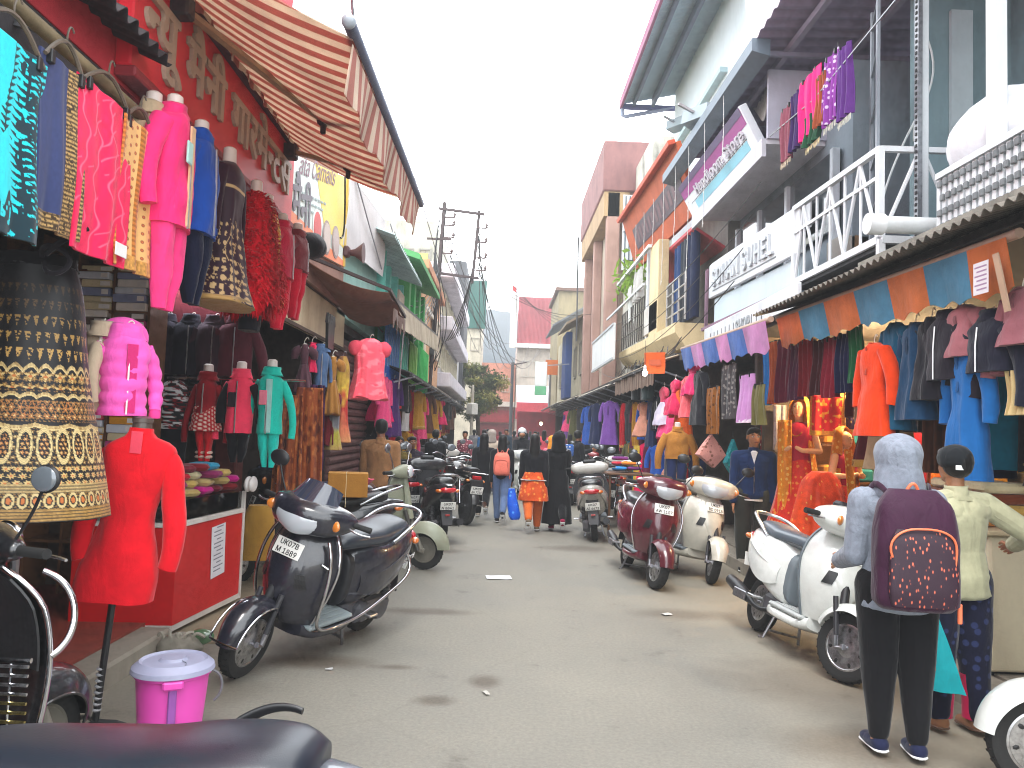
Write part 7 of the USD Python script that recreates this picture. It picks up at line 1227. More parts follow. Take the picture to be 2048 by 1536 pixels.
def valance(label, bar0, bar1, cuts, cols, drop, names):
    t = thing('valance_awning', label, 'awning'); b0, b1 = np.array(bar0, float), np.array(bar1, float); part(t, 'front_bar', tube([b0 + (b0 - b1) * .02, b1 + (b1 - b0) * .02], .032, 12), grime('a58a78', '5c4a40', .4, .5), smooth=50)
    for i in range(len(cuts) - 1):
        u0, u1 = cuts[i], cuts[i + 1]; g = []
        for u in np.linspace(u0, u1, 16):
            s = (u - u0) / (u1 - u0); d = drop * (1 - .12 * abs(math.cos(s * PI * 2))) + .015 * math.sin(u * 21); p0 = b0 + (b1 - b0) * u
            g.append([p0 + np.array([-.035 + .02 * math.sin(u * 40) * v + .05 * v, 0, -.01 - d * v]) for v in np.linspace(0, 1, 9)])
        part(t, 'valance_panel', sheet(np.array(g), .006), fabric(cols[i % len(cols)], trans=.3, vary=.18, scale=4, rough=.8), smooth=60, label=names[i % len(names)] + ' valance panel')
    return t
valance('orange and blue scalloped cloth valance over the nearest shop on the right', (3.0, 4.5, 2.91), (3.0, 8.31, 2.97), [0, .10, .235, .37, .52, .68, .84, 1.0], ['c9703a', '4f86a4'], .33, ['orange', 'blue'])
valance('pink and blue scalloped cloth valance over the second shop on the right', (2.75, 7.95, 2.89), (2.75, 11.7, 2.98), [0, .2, .36, .50, .68, .84, 1], ['cc8cc0', '4a72bc'], .33, ['pink', 'blue'])
nt = thing('notice', 'white hand-lettered notice pinned to the orange valance panel', 'notice', XP(1962, 524, 2.93)); part(nt, 'sheet', cbox(-.003, .0, -.075, .075, -.2, 0, .001), paint('d8d4d8', .6)); part(nt, 'small_print', join([bx(-.0042, -.0032, -.06, .06 - .02 * (k % 2), -.035 - k * .028, -.025 - k * .028) for k in range(6)]), paint('9a7a98', .6)); part(nt, 'side_strip', beam((0, -.14, .02), (.06, -.16, -.33), .05, .01), paint('b89a80', .6))
ob = thing('banner', 'small orange cloth banner hanging beyond the pink and blue valance', 'banner', WP(1310, 705, 13.0), -.5); part(ob, 'cloth', panel(.36, .36, 1, .01, 3), fabric('d8602a', trans=.2), smooth=60); part(ob, 'mark', bx(-.1, .1, -.012, -.008, -.22, -.12), paint('b04a20', .6))
st = thing('striped_valance', 'faded beige striped valance above the black jackets on the right', 'awning', (2.62, 13.3, 2.86)); part(st, 'cloth', sheet(np.array([[(.02 * math.sin(u * 30), u * 4.3, -.30 * v - .04 * abs(math.sin(u * 40)) * v) for v in np.linspace(0, 1, 5)] for u in np.linspace(0, 1, 60)]), .006), stripes('b8a08e', '8d7466', 'y', .16), smooth=60)
# ---- goods hung under the right awnings
def gx(kind, l, r, t, b, c, lab, X=3.15, **k):
    p, W, H = hang_x(l, r, t, b, X); s = len(lab) + int(l)
    if kind == 's': return shawl('shawl', lab, p, -Q + k.pop('turn', 0), c, W=min(max(W, .22), .6), H=H, seed=s, amp=.03, **k)
    if kind == 'k': return kurta('tunic', lab, p, -Q + k.pop('turn', 0), c, H=H, W=min(max(W * .42, .16), .26), seed=s, cat='tunic', **k)
    if kind == 'f': return frock('frock', lab, p, -Q, c, H=H, W=.15, seed=s, **k)
    return jacket('jacket', lab, p, -Q + k.pop('turn', 0), c, H=H, W=.22, seed=s, **k)
for a in [('s', 1528, 1542, 690, 810, '2a7ac0', 'bright blue printed length between the pink valance and the maroon saris'), ('s', 1540, 1552, 685, 808, 'a8502a', 'rust length beside the bright blue one'), ('s', 1552, 1580, 680, 805, '5a0f28', 'deep maroon length, first of the dark red run'), ('s', 1578, 1602, 690, 800, '4a1c34', 'wine purple length in the dark red run'), ('s', 1602, 1626, 680, 792, '6a0c18', 'ox-blood length in the dark red run'), ('s', 1624, 1652, 680, 790, '3a0a10', 'darkest red-brown length in the dark red run'), ('s', 1650, 1676, 675, 795, '7a1428', 'cherry length, last of the dark red run'), ('s', 1674, 1702, 668, 785, '121438', 'midnight blue length beside the green one'), ('s', 1700, 1726, 655, 765, '185a34', 'bottle green length next to the orange robe'),
          ('k', 1770, 1815, 650, 860, '0f4a66', 'long petrol blue gown hanging behind the orange robe'), ('k', 1815, 1850, 650, 840, '123a5a', 'dark blue gown beside the petrol blue one'), ('k', 1850, 1880, 640, 800, '15131c', 'black tunic under the blue valance panel'), ('j', 1880, 1915, 640, 760, '1a1420', 'black jacket with a pale lining near the lamps'), ('k', 1912, 1950, 615, 715, 'a0646a', 'dusty rose blouse above the bright blue dress'), ('k', 1908, 1960, 700, 960, '1a62a4', 'bright blue long dress nearest the lamps'), ('j', 1950, 2022, 640, 745, '141628', 'navy jacket at the near end of the right rail'), ('k', 2022, 2075, 580, 690, '9a6068', 'mauve tunic cut by the right edge'), ('s', 2020, 2060, 740, 830, 'd8c08a', 'cream length at the right edge')]: gx(*a)
gx('k', 1722, 1778, 690, 872, 'e0400e', 'vivid orange robe hanging open in front of the petrol blue gown', X=3.05, folds=5)
for a in [('s', 1412, 1442, 775, 868, '8a5218', 'ochre brown printed length below the blue valance panels', dict(c2='5a3410')), ('s', 1440, 1476, 730, 838, '4a4648', 'charcoal spotted length beside the ochre one', dict(c2='8a8480')), ('s', 1476, 1506, 750, 845, 'c890c8', 'lilac suit length with a pale border', dict(border='d8c8d8')), ('s', 1506, 1528, 770, 850, '6a6438', 'olive length at the end of the second shop rail', {}), ('f', 1312, 1345, 775, 850, 'd8506a', 'rose frock with a white tiered skirt', dict(skirt='c8c0d0')), ('f', 1340, 1362, 760, 830, 'b81c4a', 'cerise frock beside the white tiered one', {}), ('k', 1362, 1392, 755, 835, 'f0606a', 'coral short tunic under the pink valance', {}), ('k', 1385, 1414, 745, 850, '15141c', 'black tunic between the coral one and the ochre length', {}), ('f', 1378, 1400, 720, 790, 'c82a60', 'magenta frock highest under the pink valance', {})]: gx(*a[:7], X=2.85, **a[7])
for i, (l, c, cn) in enumerate([(1262, '14181a', 'black'), (1282, '1c2a2a', 'bottle black')]): gx('j', l, l + 26, 738, 800, c, f'{cn} padded jacket {["left", "right"][i]} of the lit lamp on the right', X=2.75)
# headless forms: mustard jacket with jeans, hot pink suit, small cloth bags
p, W, H = hang_y(1328, 1380, 862, 960, 11.6); jacket('dressed_form', 'headless form in a mustard jacket and dark blue jeans, seen from behind', (p[0], p[1], p[2]), PI - .2, 'a8702c', H=.42, W=.19, trousers='1c2850', tlen=.75, stub=True, cat='mannequin', seed=7)
b_ = GP(1290, 1035); t_ = thing('dressed_form', 'headless form in a hot pink suit with a yellow stole beside the maroon scooter', 'mannequin', (b_[0], b_[1], 0), -.6); M = fabric('e81858')
part(t_, 'suit', drape([(1.50, .05, .05), (1.46, .12, .08), (1.40, .18, .09), (1.15, .15, .10), (.95, .17, .11), (.55, .27, .17), (.35, .30, .19)], 44, 30, 7, .012, 3), M, smooth=60); neck_stub(t_, 1.5); part(t_, 'stand', tube([(0, 0, .4), (0, 0, .0)], .02, 8), BLACKP)
for s in (-1, 1): part(t_, 'stole', mv(panel(.13, 1.0, 2, .02, 5 + s), (s * .17, -.10, 1.44)), fabric('d8b84a'), smooth=60)
for i, (l, r, t, b, c, c2, lab) in enumerate([(1392, 1450, 868, 935, 'c88a80', '8a5a4a', 'pink patterned cloth bag hung by one corner'), (1448, 1482, 878, 955, '0f8a94', '30b0b0', 'turquoise cloth bag hung beside the pink patterned one')]):
    p, W, H = hang_y(l, r, t, b, 10.6 + .3 * i); bg = thing('cloth_bag', lab, 'bag', p, .2); part(bg, 'bag', wrinkle(hullm([(0, y, 0) for y in (-.04, .04)] + [(s * W / 2, y, -H * .62) for s in (-1, 1) for y in (-.07, .07)] + [(W * .1, y, -H) for y in (-.05, .05)]).subdivide().subdivide().subdivide(), .012, 9, i), fabric(c, c2), smooth=40); part(bg, 'cord', tube([(0, 0, 0), (0, 0, .12)], .006, 5), BLACKP)
rngp = np.random.default_rng(5)
for k in range(9): c, cn = [('2a7ac0', 'blue'), ('d87a2a', 'orange'), ('d8d8d8', 'white'), ('6a2a6a', 'purple'), ('b02a3a', 'red')][k % 5]; q = WP(1240 + 9 * (k % 4), 940 - 10 * (k // 4) , 13.5 + .1 * (k % 3)); solo('folded_cloth', mv(wrinkle(cbox(-.13, .13, -.1, .1, 0, .06, .025).subdivide(), .01, 12, k), q, rz=rngp.normal(0, .4)), fabric(c), f'{cn} folded cloth, {ORD[k]} in the small stack beyond the pink suit', 'folded cloth', 'stack beyond the pink suit', smooth=True)
ps = thing('goods_table', 'small table carrying the stack of folded cloths on the right', 'table', WP(1256, 945, 13.6)); part(ps, 'top', cbox(-.4, .4, -.3, .3, -.04, 0, .01), SHW); [part(ps, 'leg', cbox(x - .02, x + .02, y - .02, y + .02, -1.0, -.04, .004), SHW) for x in (-.35, .35) for y in (-.25, .25)]
# hung saris with gold borders
def sari_hung(l, r, t, b, Y, c, g, lab, seed): p, W, H = hang_y(l, r, t, b, Y); t_ = thing('sari', lab, 'sari', p, -.15); printed(t_, 'cloth', panel(W, H, 2, .02, seed, .014, uvout=True, nx=70, nz=70), lambda uv: np.where((((uv[:, 0] > .86) | (uv[:, 1] > .88) | (uv[:, 0] < .05)))[:, None], L(g, len(uv)) * (.7 + .5 * n2(uv[:, 0] * 40, uv[:, 1] * 40, 3))[:, None], mixc(L(c, len(uv)), L(g, len(uv)), step(n2(uv[:, 0] * 14, uv[:, 1] * 14, seed) - .72, .04))), .5)
sari_hung(1622, 1692, 792, 872, 8.9, 'd01420', 'd89a34', 'scarlet sari with a gold border spread behind the seated bride form', 3); sari_hung(1690, 1722, 780, 870, 8.8, '3a1c50', 'd8b060', 'purple sari with gold flecks and a cream edge', 5); sari_hung(1548, 1572, 810, 900, 9.6, 'c8b8b4', 'b8a09a', 'pale pink length hanging left of the veiled form', 7)
# bride forms in red and gold
def bride(label, loc, rz, c, veil, H, seat=False):
    t = thing('bride_form', label, 'mannequin', loc, rz); M = fabric(c, c2='e08a34', rough=.55, sheen=.4); V = fabric(veil, c2='f0c860', rough=.45, trans=.15); SK = paint('d8a878', .4)
    part(t, 'skirt', wrinkle(drape([(H * .60, .13, .10), (H * .52, .19, .15), (H * .25, .30, .25), (.02, .44, .36)], 48, 26, 12, .022, 3), .006, 6, 2), M, smooth=60); part(t, 'blouse', drape([(H * .85, .05, .05), (H * .82, .15, .08), (H * .76, .17, .11), (H * .66, .13, .10), (H * .59, .135, .105)], 34, 14), fabric('b01030', rough=.6), smooth=60)
    h = part(t, 'head', flesh([((0, 0, H * .84), .042, (0, -.01, H * .88), .045), ((0, -.005, H * .945), .076, (0, -.025, H * .915), .062), ((0, -.085, H * .935), .012, (0, -.075, H * .955), .008), ((0, -.06, H * .90), .03, (0, -.05, H * .895), .035)], .012, 6), SK, smooth=True)
    for s in (-1, 1): part(h, 'eye', ellipsoid((s * .027, -.086, H * .95), (.011, .006, .006), 1), paint('1a1412', .3), smooth=True)
    part(h, 'mouth', ellipsoid((0, -.082, H * .907), (.018, .006, .006), 1), paint('a01c28', .4), smooth=True)
    for s in (-1, 1): part(t, 'arm', flesh([((s * .16, 0, H * .80), .045, (s * .25, -.02, H * .66), .036), ((s * .25, -.02, H * .66), .036, (s * .10, -.17, H * .66), .026), ((s * .10, -.17, H * .66), .026, (s * .04, -.19, H * .68), .022)], .02, 5), SK, smooth=True)
    g = [[((.105 + .10 * v ** 1.3 + .12 * v * v) * math.sin(a), (.11 + .12 * v) * math.cos(a) * 1.0 + .0, H * (1.005 - .08 * (1 - math.cos(a * .55)) - .80 * v ** 1.25) + (.0 if v > 0 else 0)) for a in np.linspace(-2.0, 2.0, 25)] for v in np.linspace(0, 1, 22)]
    top = [[(.105 * math.sin(a) * math.sin(q), .11 * math.cos(a) * math.sin(q), H * 1.005 + .045 * math.cos(q) - H * .08 * (1 - math.cos(a * .55)) * math.sin(q)) for a in np.linspace(-2.0, 2.0, 25)] for q in np.linspace(.15, PI / 2, 6)]
    part(t, 'veil', wrinkle(sheet(np.array(top + g[1:]), .008), .012, 8, 3), V, smooth=60)
    part(t, 'stole', wrinkle(sheet(np.array([[(-.20 + .16 * u + .04 * v, -.15 - .08 * v + .02 * math.sin(9 * u), H * (.86 - .72 * v)) for u in np.linspace(0, 1, 8)] for v in np.linspace(0, 1, 16)]), .01), .01, 8, 5), V, smooth=60); part(t, 'necklace', tube([(.07 * math.sin(a), -.06 - .06 * math.cos(a), H * (.80 - .045 * math.cos(a))) for a in np.linspace(-1.4, 1.4, 12)], .008, 6), metal('c89a3c', .3)); return t
q = WP(1592, 1085, 9.3); bride('veiled bride form in a red and gold outfit beside the man in blue', (q[0] - .02, 9.2, .36), -.7, 'd2280e', 'e08c1c', 1.78); q = WP(1672, 1085, 8.9); bride('second bride form in orange-red with a gold stole, next to the hooded person', (q[0], 8.7, .30), .5, 'e03c0c', 'e08a1c', 1.48)
q = WP(1640, 1090, 8.5); dr = thing('draped_sari', 'orange-red sari with gold flecks spread over a low stand between the bride forms', 'sari', (q[0], 8.5, .17), .3); printed(dr, 'cloth', drape([(1.15, .10, .08), (1.05, .22, .12), (.6, .34, .2), (.02, .52, .32)], 110, 90, 9, .03, 6, uvout=True), lambda uv: mixc(p_grad([(0, 'd83a10'), (.55, 'e0480e'), (.8, 'd8701c'), (1, 'd8902c')], .25, 3)(uv), L('e8b850', len(uv)), step(n2(uv[:, 0] * 60, uv[:, 1] * 34, 5) - .76, .04)), .5, trans=.1)
gd = thing('glittering_suit', 'crimson suit sparkling with white sequins behind the man in blue', 'suit', WP(1545, 845, 9.9), -.3); part(gd, 'suit', drape([(0, .05, .05), (-.05, .18, .09), (-.4, .16, .1), (-.9, .26, .15)], 30, 20, 5, .01, 3), fabric('8a1028', c2='d8c0b0', rough=.5), smooth=60)
# beige cabinet, shelves with lit goods, lamps
cbn = thing('cabinet', 'plain beige cabinet standing on the step behind the person in the green top', 'cabinet', (3.25, 5.2, .19)); part(cbn, 'body', cbox(0, .7, -.1, .75, 0, .88, .015), grime('c9bea2', '8a7a60', .35, .5)); part(cbn, 'top', cbox(-.03, .72, -.13, .78, .882, .915, .008), grime('b8a888', '6a5a48', .3, .5)); part(cbn, 'kick', bx(.03, .68, -.06, .72, -.03, -.001), BLACKP)
for k in range(8): c, cn = [('b8783a', 'amber'), ('c8a050', 'straw'), ('7a3a20', 'chestnut'), ('d8c8a0', 'cream')][k % 4]; solo('stacked_fabric', cbox(3.3 + .05 * (k % 2), 3.75, 5.3 + .38 * (k // 4), 5.62 + .38 * (k // 4), 1.11 + .075 * (k % 4), 1.18 + .075 * (k % 4), .02), fabric(c, rough=.6), f'{cn} fabric block, {ORD[k % 4]} up in the {["near", "far"][k // 4]} pile on the beige cabinet', 'fabric block', 'fabric piles on the cabinet', smooth=40)
ws = thing('shelf_unit', 'warmly lit wall shelves of folded cloth behind the bride forms', 'shelves', (3.9, 9.66, .2), 0); part(ws, 'back_panel', bx(0, 2.4, .0, .04, 0, 2.5), grime('c89a58', '8a6030', .3, .7))
for z in (.5, .95, 1.4, 1.85): part(ws, 'shelf', bx(0, 2.4, -.32, -.001, z, z + .025), SHW)
for k in range(28):
    r_, cidx = divmod(k, 7); cn, c = list({'gold': 'c08a34', 'cream': 'd8c49a', 'orange': 'd8702a', 'ruby': 'a01c2c', 'green': '3a6a4a', 'teal': '2a7a80'}.items())[(k * 5 + r_) % 6]; solo('folded_sari', cbox(3.95 + cidx * .33, 4.23 + cidx * .33, 9.37, 9.63, .2 + (.5, .95, 1.4, 1.85)[r_] + .026, .2 + (.5, .95, 1.4, 1.85)[r_] + .18 + .04 * ((k * 3) % 4), .025), fabric(c, rough=.6), f'{cn} folded sari, {ORD[cidx]} from the street on the {["lowest", "second", "third", "top"][r_]} lit shelf', 'folded sari', 'folded saris on the lit shelves')
def lamp(label, loc, s, r=.03, watt=None, warm=False):
    t = thing('lamp', label, 'lamp', loc); part(t, 'holder', lathe([(.012, .10), (.03, .06), (.032, .02), (.02, .0)], 12), paint('c8c8c8', .4)); part(t, 'bulb', ellipsoid((0, 0, -.035), (r, r, r * 1.3), 2), glow((1.0, .72, .38) if warm else (.92, .96, 1.0), s), smooth=True)
    part(t, 'flex', tube([(0, 0, .1), (0, 0, .5)], .004, 5), BLACKP)
lamp('warm bulb lighting the sari shelves, nearest the street', (4.1, 8.75, 2.55), 520, .06, warm=True); lamp('warm bulb lighting the sari shelves, deeper inside', (5.2, 8.9, 2.55), 420, .06, warm=True); lamp('white bulb shining beside the black padded jackets on the right', WP(1290, 742, 12.6), 40, .04)
for i, (px, py) in enumerate(((1851, 685), (1951, 664))): q = WP(px, py, 6.4); lt = thing('lamp', f'square white lamp {["left", "right"][i]} of the rose blouse in the dark shop', 'lamp', q); part(lt, 'housing', cbox(-.06, .06, .0, .03, -.03, .07, .008), paint('8a9098', .4)); part(lt, 'panel', bx(-.045, .045, -.004, -.001, -.025, .03), glow((.95, .97, 1.0), 12))
for i, (px, py, Y, lab) in enumerate([(1082, 846, 40, 'small amber lamp glowing in the far right shops'), (1045, 845, 55, 'small amber lamp glowing at the end of the street')]): lamp(lab, WP(px, py, Y), 9, .07, warm=True)
# ---- first floor odds and ends
ln = thing('washing_line', 'thin line strung under the grey canopy above the white signs', 'line'); part(ln, 'line', tube([(3.3, 9.6, 5.5), (3.34, 8.3, 5.42), (3.3, 6.4, 5.5)], .008, 5), STEEL)
for i, (l, r, t, b, c, lab, k) in enumerate([(1562, 1582, 215, 320, '8a4a5a', 'dusty pink scarf furthest along the upper line', dict(fringe='c8b8a0')), (1580, 1600, 190, 300, '3a2058', 'dark violet scarf on the upper line', {}), (1598, 1640, 150, 270, 'f01e7a', 'hot pink scarf on the upper line', {}), (1612, 1640, 225, 285, '1a4a30', 'green scarf with a pale fringe below the hot pink one', dict(fringe='d8c8a0')), (1636, 1650, 150, 250, '9a4a2a', 'brown scarf on the upper line', {}), (1648, 1676, 110, 245, '8a3a9a', 'purple scarf with white flowers on the upper line', dict(c2='d8c8e0', fringe='d8d8c8')), (1676, 1702, 95, 235, '5a2a7a', 'plum scarf nearest on the upper line', dict(fringe='d8d8c8'))]): gx('s', l, r, t, b, c, lab, X=3.34, **k)
sk = thing('sack', 'large white stuffed sack leaning over the lattice parapet', 'sack', (3.98, 5.95, 3.86)); part(sk, 'sack', wrinkle(ellipsoid((0, 0, .25), (.42, .55, .36), 3), .05, 4, 6), fabric('d8d8dc', vary=.08), smooth=True)
for i, (x, y, z, c) in enumerate([(3.75, 10.0, 6.15, '6a7a84'), (3.9, 9.0, 6.05, '3a3848')]): h_ = thing('hanging_basket', f'{["blue-grey", "dark"][i]} round lamp shade hanging below the grey canopy', 'lamp shade', (x, y, z)); part(h_, 'shade', lathe([(.04, .16), (.13, .08), (.15, -.04), (.12, -.14), (.001, -.15)], 16), paint(c, .5), smooth=50); part(h_, 'rod', tube([(0, 0, .15), (0, 0, .4)], .01, 6), STEEL)
for i, (x, y, z) in enumerate([(3.05, 12.2, 6.85), (4.1, 18.5, 9.3)]): fl = thing('floodlight', f'grey floodlight fixed {["at the canopy edge", "on the white clad wall"][i]}', 'floodlight', (x, y, z), 2.2); part(fl, 'housing', hullm([(a, b, c) for a in (-.25, .25) for b, c in ((-.12, -.16), (.16, -.12), (-.08, .14), (.12, .1))]), paint('8a969c', .4)); part(fl, 'glass', mv(bx(-.22, .22, -.005, .0, -.12, .12), (0, -.13, 0), rx=.12), DARKGLASS); part(fl, 'arm', beam((0, .1, 0), (.1, .4, .1), .04), STEEL)
for i, (x, y, w_, h_, c) in enumerate([(4.6, 10.0, .5, .35, 'b0a8a0'), (4.7, 10.5, .45, .3, 'a89890'), (4.2, 9.3, .4, .28, 'c8c0b8')]): bx_ = thing('carton', f'pale carton {["beside the rack", "further back beside the rack", "nearest the mullion"][i]} on the first floor terrace', 'carton', (x, y, 4.85 - .5 * i)); part(bx_, 'box', cbox(-w_ / 2, w_ / 2, -.2, .2, 0, h_, .01), grime(c, '5a5048', .4)); part(bx_, 'tape', bx(-.03, .03, -.203, -.201, 0, h_), paint('8a6a4a', .5))
for k in range(8):
    y = 10.6 + k * 1.0; ls = thing('light_string', f'string of tiny bulbs hanging before the leaning signs, {ORD[k]} from the near end', 'light string', (2.98, y, 6.5), 0, 'hanging light strings'); z1 = -1.0 - 1.3 * ((k * 7) % 5) / 4; part(ls, 'wire', tube([(0, 0, 0), (.02, .03, z1 * .5), (0, .02, z1)], .005, 4, sm=8), paint('c8c8c4', .5)); part(ls, 'bulbs', join([ellipsoid((.01, .012, -z), (.008, .008, .012), 0) for z in np.arange(.15, -z1, .16)]), paint('d8d8d0', .3), kind='stuff')
# ---- rows of goods further up both sides
SPR = [('kurta', 'orange'), ('shawl', 'maroon'), ('frock', 'pink'), ('kurta', 'violet'), ('jacket', 'black'), ('shawl', 'crimson'), ('kurta', 'navy'), ('sari', 'grey'), ('frock', 'peach'), ('kurta', 'blue'), ('shawl', 'mustard'), ('kurta', 'wine'), ('trousers', 'charcoal'), ('shawl', 'teal'), ('sari', 'red'), ('kurta', 'olive')]
SPL = [('kurta', 'pink'), ('frock', 'hot pink'), ('kurta', 'purple'), ('kurta', 'red'), ('jacket', 'black'), ('sari', 'rust'), ('shawl', 'white'), ('kurta', 'brown'), ('shawl', 'crimson'), ('sari', 'navy'), ('kurta', 'mustard'), ('shawl', 'beige')]
row(lambda i: (2.92 + .15 * (i % 2), 12.4 + i * .42), 16, 2.36, -Q * .75, SPR, 'in the upper right row', 'upper row on the right', 1)
row(lambda i: (3.0 + .2 * (i % 2), 12.6 + i * .5), 14, 1.45, -Q * .6, SPR[5:] + SPR[:5], 'in the lower right row', 'lower row on the right', 2, size=.95)
row(lambda i: (2.72 + .15 * (i % 3), 19.5 + i * .75), 18, 2.5, -Q * .6, SPR[3:] + SPR[:3], 'in the far right row', 'far row on the right', 3, size=1.15)
row(lambda i: (-1.92 - .12 * (i % 2), 12.9 + i * .5), 14, 2.45, Q * .75, SPL, 'in the upper left row', 'upper row on the left', 4)
row(lambda i: (-2.05 - .2 * (i % 2), 13.2 + i * .6), 10, 1.5, Q * .6, SPL[4:] + SPL[:4], 'in the lower left row', 'lower row on the left', 5)
row(lambda i: (-2.0 - .15 * (i % 3), 20.3 + i * .9), 15, 2.55, Q * .6, SPL[7:] + SPL[:7], 'in the far left row', 'far row on the left', 6, size=1.15)
row(lambda i: (3.75 + .1 * (i % 2), 5.0 + i * .40), 8, 2.35, -Q * .5, [('kurta', 'black'), ('shawl', 'charcoal'), ('kurta', 'teal'), ('kurta', 'navy'), ('shawl', 'brown'), ('jacket', 'black'), ('kurta', 'beige'), ('kurta', 'maroon')], 'on the inner rail at right', 'inner rail of the nearest right shop', 8)
# ================================================================ PEOPLE (local frame: facing +x, left +y, feet on z = 0)
def rot(v, ax, a):
    v = np.asarray(v, float); c, s = math.cos(a), math.sin(a); x, y, z = v
    return np.array([x, y * c - z * s, y * s + z * c]) if ax == 'x' else (np.array([x * c + z * s, y, -x * s + z * c]) if ax == 'y' else np.array([x * c - y * s, x * s + y * c, z]))
def pose(H, w=1.0, legs=((.0, .0), (.0, .0)), arms=((.05, .12, .15), (.05, .12, .15)), bend=0.0, sit=None, turn=0.0, nod=0.0, spread=.055):
    """joints of a figure H tall; legs (swing, knee), arms (swing, out, elbow) for left then right"""
    J = {}; hipz = .515 * H
    low = []
    for i, s in enumerate((1, -1)):
        sw, kn = legs[i]; th, shn = .245 * H, .235 * H; hp = np.array([0, s * .052 * H * w, 0]); k = hp + rot((0, s * (spread - .052) * H * .3, -th), 'y', -sw); a = k + rot((0, 0, -shn), 'y', -sw + kn); f = rot((.085 * H, s * .01, -.012 * H), 'y', -sw * .4 + kn * .8)
        J[s] = dict(hip=hp, knee=k, ankle=a, toe=a + f + [0, 0, -.018 * H], foot=f); low.append(a[2] - .042 * H + min(0, f[2]))
    base = -min(low) if sit is None else sit
    up = rot((0, 0, 1), 'y', bend)
    P = lambda v: np.asarray(v) + [0, 0, base]
    for s in (1, -1):
        for k in ('hip', 'knee', 'ankle', 'toe'): J[s][k] = P(J[s][k])
    pel = np.array([0, 0, base]); J['pelvis'] = pel + up * .02 * H; J['waist'] = pel + up * .10 * H; J['chest'] = pel + up * .215 * H; J['neck'] = pel + up * .315 * H; J['head'] = pel + up * .405 * H + rot((.012 * H, 0, 0), 'z', turn) + np.array([nod * .04 * H, 0, -abs(nod) * .01 * H]); J['up'] = up; J['turn'] = turn
    for i, s in enumerate((1, -1)):
        sw, out, el = arms[i]; sh = pel + up * .268 * H + np.array([0, s * .100 * H * w, 0]); d = rot(rot((0, 0, -1), 'x', s * (out if out > .3 else out * .55)), 'y', -sw - bend * .0); e = sh + d * .175 * H; d2 = rot(rot((0, 0, -1), 'x', s * out * .4), 'y', -sw - el); wr_ = e + d2 * .145 * H
        J[s] |= dict(sh=sh, elbow=e, wrist=wr_, hdir=d2)
    return J
